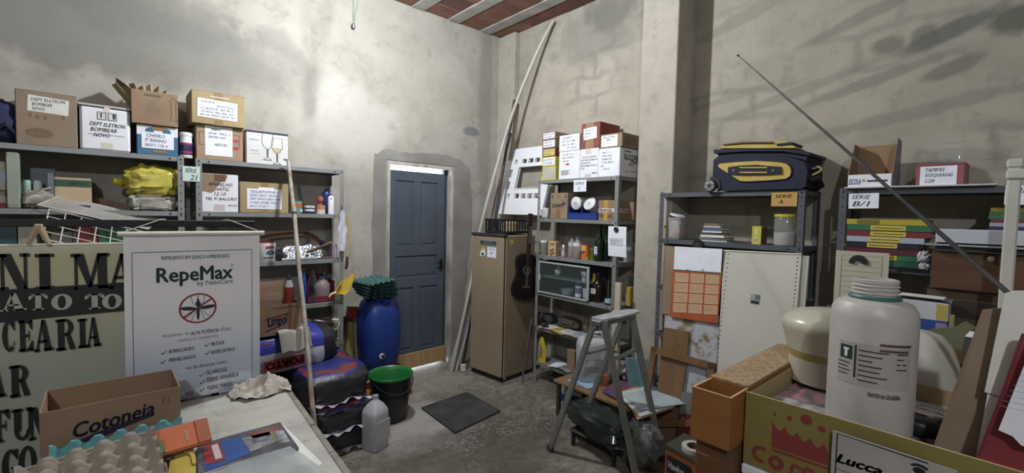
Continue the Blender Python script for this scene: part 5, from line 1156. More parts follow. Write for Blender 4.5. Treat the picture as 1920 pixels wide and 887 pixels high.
# blue bins with white round tubs lying in them
for k, (a, b_, cx, cy, rp_) in enumerate(((1065, 1089, 1079, 381, 12.2), (1089.5, 1119, 1104.5, 381, 13))):
    q = spot('R', a, C2, .03); wd = span('R', a, b_, C2, .03); h = .12
    t = thing('parts_bin', ('blue open fronted parts bin next to the printed carton', 'blue open fronted parts bin next to the fragile carton')[k], 'bin', q, RZ['R'])
    b = MB(); b.box(0, wd, 0, .004, 0, .055); b.box(0, .004, .004, .2, 0, h); b.box(wd-.004, wd, .004, .2, 0, h); b.box(.004, wd-.004, .196, .2, 0, h); b.box(0, wd, 0, .2, 0, .004); b.build('body', BLUEP, t); MB().box(.0, wd, -.004, 0, .045, .058, .002).build('front_lip', BLUEP, t)
    c_ = on('X', XF+.045, cx, cy); rad = rp_*(-(MR.transposed() @ (c_-CAM)).z)/FPX
    t = thing('round_tub', ('white round tub lying in the blue bin, lid outward, upright oval', 'white round tub lying in the blue bin, lid tilted upward')[k], 'tub', c_); t.rotation_euler = (R(90), R(0), R(-90)) if k == 0 else (R(62), R(0), R(-90))
    t['label'] = ('white round tub lying in the blue bin next to the printed carton', 'white round tub lying in the blue bin next to the fragile carton')[k]
    MB().lathe([(0, .0), (rad*.8, 0), (rad, -.006), (rad, -.02), (rad*.96, -.024), (0, -.024)][::-1], 24).build('lid', WHITEP, t, 40); MB().lathe([(rad*.93, -.1), (rad*.95, -.024), (0, -.024)], 24).build('body', CREAMP, t, 40)
    MB().lathe([(rad*.78, .0006), (rad*.82, .0006), (rad*.82, .001), (rad*.78, .001)], 24).build('lid_ring', mat('b4b8bc', rough=.4), t); hb = MB(); squiggle(hb, random.Random(k), -rad*.4, rad*.4, -rad*.1, rad*.25, I4, .001, .002); squiggle(hb, random.Random(k+4), -rad*.3, rad*.4, -rad*.4, -rad*.15, I4, .001, .002); hb.build('handwriting', mat('7d8a78', rough=.6), t)
t, wd, h = rbox('cardboard_box', 'brown carton with yellow tape and red fragile tape behind the post', 1121, 1156, 367, C2, CARD3, depth=.24, off=.03, hh=.165)
FR_ = mat('b03a34', rough=.5)
MB().box(wd*.3, wd*.52, -.0008, .24, 0, h+.003).build('yellow_tape', mat('b8902c', rough=.3), t)
bb = flat(t, 'white_tape', (-.0, wd, h*.42, h*.6), PAPER2, lift=.001); write(bb, 'print', [('FRAGIL', (.004, wd*.8, h*.44, h*.58), .04, 0)], FR_, lift=.003); bb = flat(t, 'white_tape', (0, .24, h*.42, h*.6), PAPER2, FACE_R(wd), lift=.001); write(bb, 'print', [('FRAGIL', (.06, .2, h*.44, h*.58), .04, 0)], FR_, FACE_R(wd), lift=.003)
write(t, 'print', [('FRÁGIL', (wd*.05, wd*.82, h*.12, h*.34), .03, 0)], mat('a8543c', rough=.6), lift=.0004)
t, wd, h = rbox('cardboard_box', 'second brown carton with yellow tape behind the right post', 1164, 1186, 375, C2, CARD3, depth=.1, off=.2, ww=.13, hh=.155); MB().box(.02, .05, -.0008, .1, 0, h+.003).build('yellow_tape', mat('b8902c', rough=.3), t)
# third shelf
def Rp(px, off): return spot('R', px, C3, off)
t = bottle('storage_jar', 'clear square jar with white lid and yellow tag', Rp(1018, .07), [(0, 0), (.042, 0), (.045, .01), (.045, .115), (.04, .12), (0, .12)], mat('8f9488', rough=.1, alpha=.55), WHITEP, (.047, .118, .14), cat='jar'); flat(t, 'yellow_tag', (-.02, .02, .035, .055), YELLOW, basis((-.046, 0, 0), (0, -1, 0), (0, 0, 1), (-1, 0, 0)))
q = spot('R', 1028, C3, .03); t = thing('cookie_packet', 'cream and brown biscuit packet with yellow band', 'packet', q, RZ['R']+R(4)); wd = .085; MB().box(0, wd, 0, .06, 0, .14, .004).build('body', mat('b99a78', 'c8aa88', 6, .4), t)
flat(t, 'yellow_band', (.015, wd-.015, .095, .135), mat('c9a92c', rough=.4)); flat(t, 'grey_plate', (.02, wd-.012, .105, .12), mat('6c6a6c', rough=.4), lift=.001)
b = MB()
for u, v in ((.03, .05), (.055, .06), (.06, .03), (.035, .02)): b.lathe([(0, 0), (.014, 0)], 12, FRONT @ T(u, v, .0012))
b.build('biscuit_print', mat('7a5230', rough=.6), t)
t = bottle('spray_bottle', 'small bottle with white cap and pale label beside the biscuit packet', Rp(1056, .05), [(0, 0), (.018, 0), (.018, .08), (.012, .09), (0, .09)], mat('a58a86', rough=.3, alpha=.8), WHITEP, (.012, .09, .115), lab=(.0186, .015, .06), labm=mat('b0b4c4', rough=.4))
t = bottle('spice_jar', 'brown glass jar with copper lid behind the small bottle', Rp(1050, .12), [(0, 0), (.03, 0), (.03, .1), (.024, .11), (0, .11)], mat('5c3f24', rough=.2), mat('8a6238', rough=.35, metal=.5), (.026, .11, .13), cat='jar')
t = petbottle('clear water bottle with blue cap and white drop label, front of pair', Rp(1082, .05), .036, .195, CLEARB, mat('2e62b8', rough=.4), WHITEP, (.58, .74))
MB().lathe([(0, .004), (.03, .003), (.034, .012), (.034, .06), (0, .06)], 16).build('contents', mat('8a6a3a', rough=.4), t, 40)
t = petbottle('clear bottle with dark label behind the blue capped water bottle', Rp(1072, .1), .036, .19, CLEARB, BLACK, mat('b8b8c0', rough=.4), (.55, .74)); MB().lathe([(0, .004), (.03, .003), (.034, .012), (.034, .09), (0, .09)], 16).build('contents', mat('8a6a68', rough=.4), t, 40)
t = bottle('powder_tin', 'orange and yellow powdered drink tin', Rp(1097, .08), [(0, 0), (.037, 0), (.037, .122), (.034, .126), (0, .126)], mat('c4621c', 'c9a028', 9, .35, lo=.48, hi=.56), cat='tin'); MB().lathe([(.03, .126), (.038, .126), (.038, .132), (.03, .132)], 20).build('lid_ring', mat('c45a1c', rough=.4), t, 40); MB().box(-.001, 0, -.025, .025, -.006, .006, 0, T(-.0372, 0, .065) @ RX(-25)).build('blue_stripe', mat('2a3a8a', rough=.4), t)
t = bottle('glass_cup', 'olive glass tumbler behind the drink tin', Rp(1111, .1), [(0, 0), (.022, 0), (.025, .1), (.023, .1), (.02, .006), (0, .006)], mat('6d6a2e', rough=.15, alpha=.75), cat='cup'); MB().lathe([(.0245, .09), (.026, .09), (.026, .1), (.0245, .1)], 18).build('rim', mat('7d7a3e', rough=.15), t, 40)
WG = mat('16261a', '1c2e1f', 5, .12); wb = [(0, .01), (.03, 0), (.037, .006), (.038, .16), (.034, .185), (.016, .22), (.0135, .235), (.0135, .285), (.016, .287), (.016, .297), (0, .297)]
for k, (px, of) in enumerate(((1122, .05), (1135, .12), (1124, .2))):
    t = bottle('wine_bottle', ('dark green glass bottle with white and purple label', 'dark green glass bottle behind the pinned paper, no label', 'dark green glass bottle at the back of the shelf')[k], Rp(px, of), wb, WG)
    MB().lathe([(0, .297), (.0145, .297), (.0145, .303), (0, .303)], 14).build('cork', mat('2a2a28', rough=.5), t)
    if k == 0:
        Fb = basis((-.0386, 0, 0), (0, -1, 0), (0, 0, 1), (-1, 0, 0)); o = flat(t, 'label_white', (-.018, .014, .045, .125), PAPER, Fb); flat(o, 'purple_band', (-.018, .014, .045, .065), mat('5a4a8c', rough=.4), Fb, lift=.0012); hand(o, (-.014, .012, .075, .12), ['~', '~'], INKB, Fb, .0025, 3, .002)
# pinned paper with magnet
p = on('X', XF-.012, 1140, 424); q = on('X', XF-.012, 1172, 483)
t = thing('pinned_papers', 'white papers held on the shelf post by a round black magnet', 'paper', (XF-.006, p.y, q.z), RZ['R']); wd, h = p.y-q.y, p.z-q.z
MB().grid(lambda u, v: (wd*u+.008*(1-v), -.004*math.sin(v*3), h*v), 6, 8).build('sheet', PAPER, t, 60); o = flat(t, 'small_sheet', (wd*.12, wd*.84, h*.38, h*.62), mat('c4c6d0', rough=.7), lift=.006); hand(o, (wd*.16, wd*.78, h*.4, h*.58), ['~', ('~', 0, .6)], mat('8a8ca0', rough=.7), seed=8, lift=.0085, pen=.0014)
MB().lathe([(0, .004), (.02, .004), (.021, .014), (.014, .02), (.006, .016), (0, .016)], 20, FRONT @ T(wd*.47, h*.9, 0)).build('magnet', BLACK, t, 40)
q = spot('R', 1163, C3, .16); t = thing('clear_bin', 'tall clear plastic bin standing at the end of the shelf', 'bin', (XF+.2, q.y, C3), RZ['R']); b = MB(); b.box(0, .075, 0, .003, 0, .17); b.box(0, .075, .08, .083, 0, .17); b.box(0, .003, 0, .083, 0, .17); b.box(.072, .075, 0, .083, 0, .17); b.box(0, .075, 0, .083, 0, .003); b.build('body', mat('a9a8a0', rough=.2, alpha=.5), t); MB().box(-.003, .078, -.003, .086, .165, .172, .001).build('rim', mat('b4b3ac', rough=.2, alpha=.7), t)
# fourth shelf: small glass showcase
q = spot('R', 1008, C4, .0); wd = span('R', 1008, 1102, C4, 0); t = thing('glass_showcase', 'small glass front showcase with white metal frame', 'showcase', (XF-.012, q.y-.012, C4+.001), RZ['R']); h = .3
WA = mat('c3c6c8', 'b8bbbd', 5, .35, .3)
b = MB(); b.box(.006, wd-.006, .27, .275, 0, h); b.box(.0, .005, .014, .27, 0, h); b.box(.006, wd-.006, .014, .27, 0, .005); b.build('carcass', mat('25292a', rough=.4), t)
MB().box(.006, wd-.012, .03, .26, .15, .155).build('glass_shelf', mat('7d9a94', rough=.1, alpha=.45), t)
fr = MB().box(0, wd, 0, .014, h-.016, h, .002).build('frame_top', WA, t)
for nm, rc in (('frame_bottom', (0, wd, 0, .014)), ('frame_left', (0, .012, .014, h-.016)), ('frame_right', (wd-.022, wd, .0, h-.016))): MB().box(rc[0], rc[1], 0, .014, rc[2], rc[3], .002).build(nm, WA, t)
pn = MB().box(.012, wd-.022, .005, .008, .014, h-.016).build('pane', mat('8aa09c', rough=.04, alpha=.07), t); MB().box(.022, .03, -.004, .002, .12, .18, .001).build('pull', WHITEP, t)
qy = q.y-.012
def inC(u, d, zz): return (XF+d, qy-u, C4+zz)
cupm = mat('a9b0b8', 'b4bac2', 5, .35)
for lab_, u, d, zz, hh in (('white plastic cup on the glass shelf inside the showcase', wd*.78, .1, .157, .085), ('white plastic cup on the floor of the showcase', wd*.84, .08, .007, .09)):
    t = bottle('plastic_cup', lab_, inC(u, d, zz), [(0, 0), (.024, 0), (.034, hh), (.031, hh), (.022, .004), (0, .004)], cupm, cat='cup'); MB().lathe([(.033, hh-.006), (.036, hh-.006), (.036, hh), (.033, hh)], 18).build('rim', cupm, t, 40)
bottle('medicine_bottle', 'white bottle with blue cap and purple label inside the showcase', inC(wd*.67, .1, .007), [(0, 0), (.03, 0), (.031, .01), (.031, .09), (.028, .1), (0, .1)], WHITEP, mat('2c469a', rough=.4), (.031, .1, .135), lab=(.0316, .03, .08), labm=mat('6a5c9a', rough=.4))
bottle('glass_dish', 'shallow glass dish on the floor of the showcase', inC(wd*.42, .12, .007), [(0, 0), (.05, 0), (.06, .035), (.062, .045), (.056, .04), (.045, .008), (0, .008)], mat('8aa8a0', rough=.1, alpha=.6), cat='dish')
t = thing('cloth_figure', 'small pale bundle on the glass shelf inside the showcase', 'bundle', inC(wd*.22, .12, .157)); lump(.06, .06, .09, 7, .9, .3).build('body', mat('a9a49c', '8a7a64', 7, .8), t, 50); lump(.03, .03, .035, 2, 1, .1).build('knob', mat('8a7a64', rough=.8), t, 50, (0, 0, .08))
t = bottle('yellow_vial', 'yellow vial beside the cup on the glass shelf', inC(wd*.9, .14, .157), [(0, 0), (.014, 0), (.014, .06), (0, .06)], YELLOW, YELLOW, (.01, .06, .075), cat='vial')
t = bottle('brown_jug', 'dark brown glass jug with white label beside the showcase', spot('R', 1121, C4, .08), [(0, 0), (.055, 0), (.06, .012), (.06, .13), (.05, .165), (.02, .195), (.018, .22), (.022, .222), (.022, .235), (0, .235)], mat('1a1512', '241c16', 5, .12), BLACK, (.02, .235, .25), cat='jug')
Fb = basis((-.0606, 0, 0), (0, -1, 0), (0, 0, 1), (-1, 0, 0)); o = flat(t, 'label_white', (-.03, .018, .075, .12), PAPER2, Fb); hand(o, (-.025, .012, .08, .115), [('~', 0, .9), ('~', .2, .7)], INKB, Fb, .0025, 8); MB().rod([(.01, .0, .2), (.02, -.05, .2), (.02, -.075, .15), (.02, -.058, .1)], .008, 7).build('handle', mat('1a1512', rough=.15), t, 50)
t = bottle('tape_roll', 'pale blue tape roll on a dark pad near the right post', spot('R', 1141, C4, .045)+Vector((0, 0, .018)), [(.018, 0), (.032, 0), (.032, .03), (.018, .03), (.018, 0)], mat('8fb4c0', '9cc0cc', 5, .5), cat='tape'); MB().lathe([(.0175, .001), (.0185, .001), (.0185, .03), (.0175, .03)], 18).build('core', CARD, t)
q = spot('R', 1132, C4, .02); t = thing('dark_case', 'small dark case lying under the pale blue tape roll', 'case', q, RZ['R']); MB().box(0, .085, 0, .07, 0, .016, .004).build('body', mat('2a2420', rough=.5), t); MB().box(-.012, .012, .01, .04, 0, .022, .004).build('clasp', mat('6a5640', rough=.6), t)
# slat and things at the right end
q = on('X', 2.985, 1160, 530); t = thing('wooden_upright', 'upright pale wooden slat standing before the shelf end', 'slat', (2.985, q.y, 0)); MB().box(-.012, .012, -.026, .026, 0, q.z, .003).build('slat', mat('b3a488', 'bfb094', 3, .7, stretch=(8, 8, 1)), t); MB().box(-.03, -.013, -.03, .03, .55, q.z-.22, .003).build('batten', mat('b8aa90', 'a89a80', 3, .7), t)
q = spot('R', 1168, C4, .1); t = thing('yellow_packet', 'yellow and orange packet at the shelf end behind the slat', 'packet', (XF+.12, q.y, C4), RZ['R']); MB().box(0, .05, 0, .05, 0, .16, .006).build('body', mat('b8962c', 'a8842a', 6, .5), t); flat(t, 'print', (.004, .02, .02, .1), mat('b8b4a8', rough=.5))
bottle('storage_jar', 'tall clear jar at the far end of the fourth shelf', (XF+.26, spot('R', 1182, C4, .2).y-.0, C4), [(0, 0), (.045, 0), (.048, .01), (.048, .2), (.044, .21), (.044, .24), (0, .24)], mat('7d8080', rough=.1, alpha=.4), CLEARB, (.046, .24, .26), cat='jar')
# fifth shelf: papers
rng = random.Random(8)
for k, (px, of, w_, d_, a_, m_, nm) in enumerate(((1012, -.02, .2, .15, 8, PAPER, 'loose white paper at the left end'), (1030, -.015, .21, .15, -12, mat('b8a23c', 'c4ae48', 5, .6), 'yellow paper folder'), (1048, -.03, .22, .16, 6, PAPER2, 'white printed sheet'), (1066, -.03, .2, .17, -8, mat('8f93b4', 'c2c4d0', 6, .6), 'blue and white printed leaflet'), (1088, -.02, .2, .16, 10, PAPER, 'white sheet by the jug'))):
    q = spot('R', px, C5, of); t = thing('paper_sheet', nm+' on the low shelf of papers', 'paper', (q.x, q.y, C5+.002+.0035*k), RZ['R']+R(a_))
    MB().grid(lambda u, v: (w_*u-.02, d_*v, .003*math.sin(u*4+k)+.002), 5, 4).build('sheet', m_, t); hand(t, (.0, w_*.8, d_*.3, d_*.9), ['~', '~', ('~', 0, .6)], mat('5a5c74', rough=.7), FACE_T(.0055), seed=k, pen=.002)
t = thing('dark_bundle', 'dark brown cloth bundle on the papers at the left post', 'cloth', tuple(spot('R', 1021, C5, .02)+Vector((0, 0, .012)))); lump(.08, .06, .035, 5, .8, .3).build('body', mat('2e211e', rough=.8), t, 50); MB().rod([(0, -.03, .02), (-.03, -.06, .02)], .008, 6).build('tail', mat('2e211e', rough=.8), t)
for px, of, w_, h_, c_, nm in ((1025, .2, .2, .09, '3a3632', 'dark grey'), (1068, .2, .24, .1, '4a443c', 'dusty brown')):
    q = spot('R', px, C5, of); t = thing('cloth_heap', nm+' heap of folded cloth at the back of the low shelf', 'cloth', q, RZ['R']); lump(w_, .13, h_, px, .6, .3, freq=3).build('body', mat(c_, rough=.9, bump=.3, bscale=12), t, 50); MB().rod([(-w_*.3, -.06, h_*.5), (0, -.07, h_*.6), (w_*.3, -.06, h_*.45)], .009, 6).build('fold', mat(c_, rough=.9), t, 50)
bottle('clay_vase', 'small tan vase at the back of the shelf of papers', spot('R', 1099, C5, .2), [(0, 0), (.02, 0), (.03, .04), (.032, .07), (.018, .1), (.016, .13), (.02, .14), (0, .14)], mat('6e573c', '7d6546', 5, .6), cat='vase')
# lowest shelf
q = spot('R', 1015, C6, .03); t = thing('yellow_pouch', 'bright yellow plastic pouch standing on the lowest shelf', 'pouch', q, RZ['R'])
b = MB(); b.grid(lambda u, v: ((u-.5)*(.11-.075*max(0, v-.6)/.4), (-.03 if True else 0)*(1-v*.9)*math.cos((u-.5)*math.pi), .24*v), 8, 8); b.grid(lambda u, v: ((.5-u)*(.11-.075*max(0, v-.6)/.4), .03*(1-v*.9)*math.cos((u-.5)*math.pi), .24*v), 8, 8); b.build('body', mat('c2ad1c', 'b5a018', 6, .35), t, 60); flat(t, 'label_patch', (-.015, .025, .06, .17), mat('9a9a8c', '3a4a3a', 20, .5), basis((0, -.031, 0), (1, 0, 0), (0, 0, 1), (0, -1, 0)))
for k, (px, nm, m_) in enumerate(((1034, 'white folded sheet', PAPER), (1046, 'grey magazine', mat('8d9098', '5a5c66', 9, .5)))):
    q = spot('R', px, C6, -.02); t = thing('paper_sheet', nm+' lying on the lowest shelf beside the pouch', 'paper', (q.x, q.y, C6+.003+.009*k), RZ['R']+R(12-20*k)); MB().grid(lambda u, v: (.17*u-.05, .16*v, .012*math.sin(u*3.1)), 6, 4).build('sheet', m_, t, 60); MB().box(-.05, .12, .1, .11, .0, .006).build('spine', m_, t)
q = spot('R', 1062, C6, .03); t = thing('cardboard_box', 'narrow brown carton on the lowest shelf behind the white jerrycan', 'box', q, RZ['R']); MB().box(0, .09, 0, .2, 0, .2, .003).build('body', CARD3, t); MB().box(.03, .06, -.0008, 0, 0, .2).build('tape', TAPE, t)
# ================================================================== low table, ladder and what stands there
TZ = .29
t = thing('low_table', 'low wooden bench hidden under papers behind the step ladder', 'table', (2.64, 1.72, 0)); MB().box(0, .36, 0, .72, TZ-.022, TZ, .003).build('top', PLY, t)
for x in (.02, .33):
    for y in (.02, .67): MB().box(x, x+.03, y, y+.03, 0, TZ-.022, .003).build('leg', mat('2e2620', '3a3028', 5, .7), t)
def tz(px, py, z=TZ): return on('Z', z, px, py)
q = tz(1106, 716); t = thing('jerrycan', 'large milky white jerrycan standing behind the step ladder', 'jerrycan', (q.x+.07, q.y+.03, TZ+.004), R(-35))
sq(MB(), [(0, 0), (.115, 0), (.125, .012), (.125, .27), (.118, .3), (.09, .325), (.04, .335), (.035, .335, 1), (0, .335, 1)], .35, 32, 1.0, .85).build('body', mat('b9bbc0', 'a9abb0', 3, .35), t, 45); MB().lathe([(0, .335), (.026, .335), (.026, .36), (0, .362)], 18, T(-.05, 0, 0)).build('cap', mat('a8aab0', rough=.4), t, 40); MB().rod([(-.02, 0, .335), (0, 0, .375), (.06, 0, .375), (.09, 0, .325)], .013, 8).build('handle', mat('b4b6bb', rough=.35), t, 50)
for k in range(3): MB().box(-.1, .1, -.1085, -.1065, .07+.06*k, .075+.06*k, .0008).build('rib', mat('a9abb0', rough=.4), t)
q = tz(1100, 716); t = thing('blue_cloth', 'crumpled light blue cloth under the white jerrycan', 'cloth', (q.x-.02, q.y, TZ+.001)); MB().grid(lambda u, v: (.2*(u-.5), .22*(v-.5), .004+.003*math.sin(u*20)*math.sin(v*17)), 14, 14).build('cloth', mat('7da0c0', '8fb0cc', 6, .9), t, 60); MB().rod([(-.1, -.1, .004), (-.08, 0, .01), (-.1, .1, .004)], .006, 6).build('hem', mat('7da0c0', rough=.9), t, 50)
t['label'] = 'crumpled light blue cloth beneath the white jerrycan'
q = tz(1133, 722); t = thing('matchbox_carton', 'small red and yellow printed carton beside the jerrycan', 'box', (q.x, q.y, TZ), R(30)); MB().box(-.03, .03, -.03, .03, 0, .09, .003).build('body', mat('8a3a28', '9a6a2a', 12, .5), t); flat(t, 'yellow_band', (-.03, .03, .065, .085), mat('b89a3a', rough=.5), basis((0, -.03, 0), (1, 0, 0), (0, 0, 1), (0, -1, 0))); flat(t, 'white_panel', (-.02, .015, .015, .06), mat('b8a49a', rough=.5), basis((0, -.03, 0), (1, 0, 0), (0, 0, 1), (0, -1, 0)))
q = tz(1165, 712); t = thing('plastic_bag', 'crumpled clear plastic bag on the papers behind the ladder', 'bag', (q.x+.05, q.y, TZ+.012)); lump(.22, .2, .12, 41, .8, .4, 22, 14, 4).build('body', mat('8f8d8a', 'b4b3b0', 16, .2, alpha=.75, bump=.5, bscale=18), t, 40); lump(.1, .1, .1, 13, .9, .4).build('knot', mat('7a746c', 'a09a92', 12, .3, alpha=.85), t, 40, (-.12, .08, .02))
# magazines and folders
pile = [((1130, 735), (1165, 700), (1235, 740), (1205, 775), '8a3a3a', '4a4a7a', 'red and blue printed magazine'), ((1165, 735), (1225, 715), (1265, 765), (1195, 788), 'b08a4c', 'b8945a', 'tan paper folder'), ((1155, 738), (1235, 720), (1270, 760), (1200, 783), 'b4b8bc', 'c0c4c8', 'white stapled booklet'), ((1170, 742), (1243, 727), (1284, 758), (1200, 770), '9fadb4', 'a9b7be', 'pale blue grey folder')]
for k, (a, b_, c_, d_, c1, c2, nm) in enumerate(pile):
    z = TZ+.012+.012*k; P4 = [on('Z', z, *p) for p in (a, b_, c_, d_)]; ce = sum(P4, Vector())/4
    t = thing('paper_folder', nm+' in the pile overhanging the low bench', 'folder', (ce.x, ce.y, z)); MB().prism([((p-ce).x, (p-ce).y) for p in P4][::-1], 0, .006).build('sheet', mat(c1, c2, 6, .5), t); e = [(p-ce)*.96 for p in P4]
    MB().rod([(e[0].x, e[0].y, .006), (e[1].x, e[1].y, .006)], .0025, 5).build('spine', mat(c2, rough=.5), t)
q = tz(1200, 690, .3); t = thing('teal_cover', 'teal sheet hanging behind the rear ladder leg', 'sheet', (2.98, 1.9, TZ)); MB().prism([(-.1, .22), (.09, .25), (.16, .12), (.05, .0), (-.06, .0)], 0, .006, basis((0, 0, 0), (0, -1, 0), (0, 0, 1), (-1, 0, 0))).build('sheet', mat('4f7478', '587d82', 5, .6), t); MB().rod([(0, .1, .22), (0, -.09, .25)], .006, 6).build('hem', mat('4f7478', rough=.6), t)
# ladder
L1a, L1b = Vector((2.216, 2.064, 0)), Vector((2.361, 1.469, 0)); L2a, L2b = Vector((2.545, 2.10, 0)), Vector((2.70, 1.50, 0))
TPz = .985; H1a, H1b = on('Z', TPz, 1117, 597), on('Z', TPz, 1132, 602); H2a, H2b = on('Z', TPz, 1172, 588), on('Z', TPz, 1184, 586)
base = (L1a+L1b+L2a+L2b)/4; t = thing('step_ladder', 'grey aluminium step ladder with a paint splashed top step', 'ladder', base)
def leg(A, B, nm):
    A = A-base; B = B-base; d = (B-A).normalized(); y = d.cross(Vector((0, 0, 1))).normalized(); x = y.cross(d); L = (B-A).length
    MB().box(-.02, .02, -.011, .011, 0, L, .004, basis(A, x, y, d)).build(nm, ALU, t); MB().box(-.024, .024, -.014, .014, -.001, .045, .004, basis(A, x, y, d)).build('rubber_foot', mat('3a3a3a', rough=.8), t)
leg(L1a, H1a, 'front_leg'); leg(L1b, H1b, 'rear_leg'); leg(L2a, H2a, 'front_leg'); leg(L2b, H2b, 'rear_leg')
for z in (.28, .52, .75):
    f = z/TPz
    for A, HA, B, HB, nm, w_ in ((L1a, H1a, L2a, H2a, 'tread', .03), (L1b, H1b, L2b, H2b, 'rear_bar', .014)):
        if nm == 'rear_bar' and z < .6: continue
        if nm == 'tread' and z < .6: continue
        p = A.lerp(HA, f)-base; q = B.lerp(HB, f)-base; d = (q-p).normalized(); s_ = Vector((-d.y, d.x, 0)).normalized(); MB().box(0, (q-p).length, -w_, w_, -.008, .008, .003, basis(p, d, s_, Vector((0, 0, 1)))).build(nm, ALU, t)
ax_ = ((H2a+H2b)-(H1a+H1b)).normalized(); ax_.z = 0; ax_.normalize(); sd = Vector((-ax_.y, ax_.x, 0)); mid_ = (H1a+H1b+H2a+H2b)/4-base; LL = ((H2a+H2b)/2-(H1a+H1b)/2).length
o = MB().prism([(-LL/2-.03, -.04), (-.02, -.058), (LL/2+.05, -.05), (LL/2+.1, .0), (LL/2+.04, .05), (-LL/2-.02, .045)], .0, .012, basis(mid_, ax_, sd, Vector((0, 0, 1)))).build('top_step', mat('a9acb0', '8a8d90', 14, .6, bump=.1), t)
MB().box(-LL/2-.04, LL/2+.04, -.035, .035, -.034, 0, .005, basis(mid_, ax_, sd, Vector((0, 0, 1)))).build('top_bracket', mat('5c605e', '6c706e', 5, .5, .4), t)
for HA in (H1a, H2a): MB().lathe([(0, .0), (.014, 0), (.014, .012), (0, .014)], 12, T(*(HA-base-Vector((0, 0, .06)))) @ RX(90)).build('hinge_bolt', STEELD, t)
# water bottles on floor
for k, (px, py, nm) in enumerate(((1051, 768, 'clear water bottle with blue cap and label in front of the low shelf'), (1077, 778, 'clear water bottle with blue label half hidden by the ladder leg'))):
    q = on('Z', 0, px, py); petbottle(nm, (q.x+.03, q.y, 0), .046, .245 if k == 0 else .2, CLEARB, mat('2a58b4', rough=.4), mat('23398c', rough=.4), (.34, .58))
q = on('Z', 0, 1085, 790); t = thing('paper_bag', 'brown paper bag lying by the water bottles', 'bag', (q.x+.06, q.y, 0), R(30)); lump(.12, .18, .13, 17, .6, .3).build('body', mat('7d6444', '8d7450', 7, .9, bump=.3), t, 50); MB().box(-.05, .05, -.1, -.06, .02, .03, .002, RX(20)).build('white_slip', PAPER2, t)
# dark and clear plastic sacks under the bench front
q = on('Z', 0, 1130, 830); t = thing('bin_bag', 'shiny dark green plastic sack slumped under the ladder', 'bag', (2.47, 1.84, .12), R(-14)); GBG = mat('1c2623', '28332f', 6, .22, bump=.6, bscale=9)
lump(.24, .54, .17, 51, .6, .25, 30, 18, 3).build('body', GBG, t, 50); MB().rod([(0, .3, .12), (.02, .36, .14), (.0, .4, .12)], [.05, .03, .04], 10).build('tied_neck', GBG, t, 50)
t = thing('plastic_stool', 'low dark stool carrying the dark green sack under the ladder', 'stool', (2.47, 1.84, 0)); MB().box(-.09, .09, -.2, .2, .095, .118, .01).build('seat', BLACK, t)
for sx in (-.07, .07):
    for sy in (-.17, .17): MB().box(sx-.012, sx+.012, sy-.012, sy+.012, 0, .095, .003).build('leg', BLACK, t)
q = on('Z', 0, 1205, 870); t = thing('clear_sack', 'large crumpled clear plastic sack hanging below the paper folders', 'bag', (2.54, 1.56, 0), R(25))
lump(.2, .24, .28, 61, .75, .3, 30, 20, 3.5).build('body', mat('4c4c4b', '8a8a8a', 14, .15, alpha=.62, bump=.8, bscale=14), t, 40); lump(.16, .17, .16, 63, .8, .3, 20, 12).build('dark_contents', mat('2c2d2d', '3d3c3a', 8, .4), t, 40, (0, 0, .004))
# ================================================================== suitcase shelf
A1, A2 = LA[0], LA[1]
o0 = -.015
def up(px, py, org, off): r = PR('X', XF+off, org, px, py, px, py); return (r[0], r[2])
p = spot('R', 1337, A1, o0); t = thing('suitcase', 'navy and yellow wheeled suitcase lying on its side', 'suitcase', (XF+o0, p.y, A1+.003), RZ['R']); o = t.location
NV = mat('161a32', '1b2038', 14, .8, bump=.2, bscale=90); YL = mat('b89a3c', 'c4a648', 14, .75, bump=.2, bscale=90)
wd = span('R', 1337, 1512, A1, o0)
body = [up(*q, o, o0) for q in ((1338, 300), (1336, 335), (1340, 349), (1352, 359), (1440, 360), (1500, 358), (1510, 350), (1514, 320), (1508, 303), (1480, 294), (1420, 288), (1370, 289), (1347, 293))]
body = [(u, max(v, .002)) for u, v in body]
MB().prism(body[::-1], 0, .30, basis((0, .30, 0), (1, 0, 0), (0, 0, 1), (0, -1, 0))).build('body', NV, t)
lidp = [up(*q, o, o0) for q in ((1339, 281), (1340, 288), (1400, 284), (1470, 284), (1519, 292), (1520, 286), (1500, 281), (1440, 279), (1380, 279))]
MB().prism(lidp[::-1], 0, .32, basis((0, .31, 0), (1, 0, 0), (0, 0, 1), (0, -1, 0))).build('lid', NV, t)
band = [up(*q, o, o0) for q in ((1345, 288), (1345, 293), (1420, 288), (1480, 293), (1510, 301), (1514, 292), (1470, 285), (1400, 285))]
MB().prism(band[::-1], 0, .28, basis((0, .29, 0), (1, 0, 0), (0, 0, 1), (0, -1, 0))).build('zip_band', mat('131728', rough=.7), t)
z_ = max(v for u, v in lidp)
tp_ = [up(*q, o, o0+.12) for q in ((1352, 279), (1362, 273), (1400, 270), (1455, 270), (1462, 266), (1478, 266), (1498, 279))]
MB().prism(tp_[::-1], 0, .17, basis((0, .25, 0), (1, 0, 0), (0, 0, 1), (0, -1, 0))).build('front_pocket', YL, t)
MB().rod([(tp_[1][0], .075, tp_[1][1]), (tp_[2][0], .072, tp_[2][1]+.003), (tp_[3][0], .072, tp_[3][1]+.003)], .006, 6).build('pocket_zip', mat('6a4a1c', rough=.6), t, 40)
MB().box(tp_[5][0]-.05, tp_[6][0]-.02, .07, .26, -.01, .004, .003, T(0, 0, 0) @ T(0, 0, tp_[4][1]-.02) @ RY(0)).build('pocket_flap', mat('20264a', rough=.8), t)
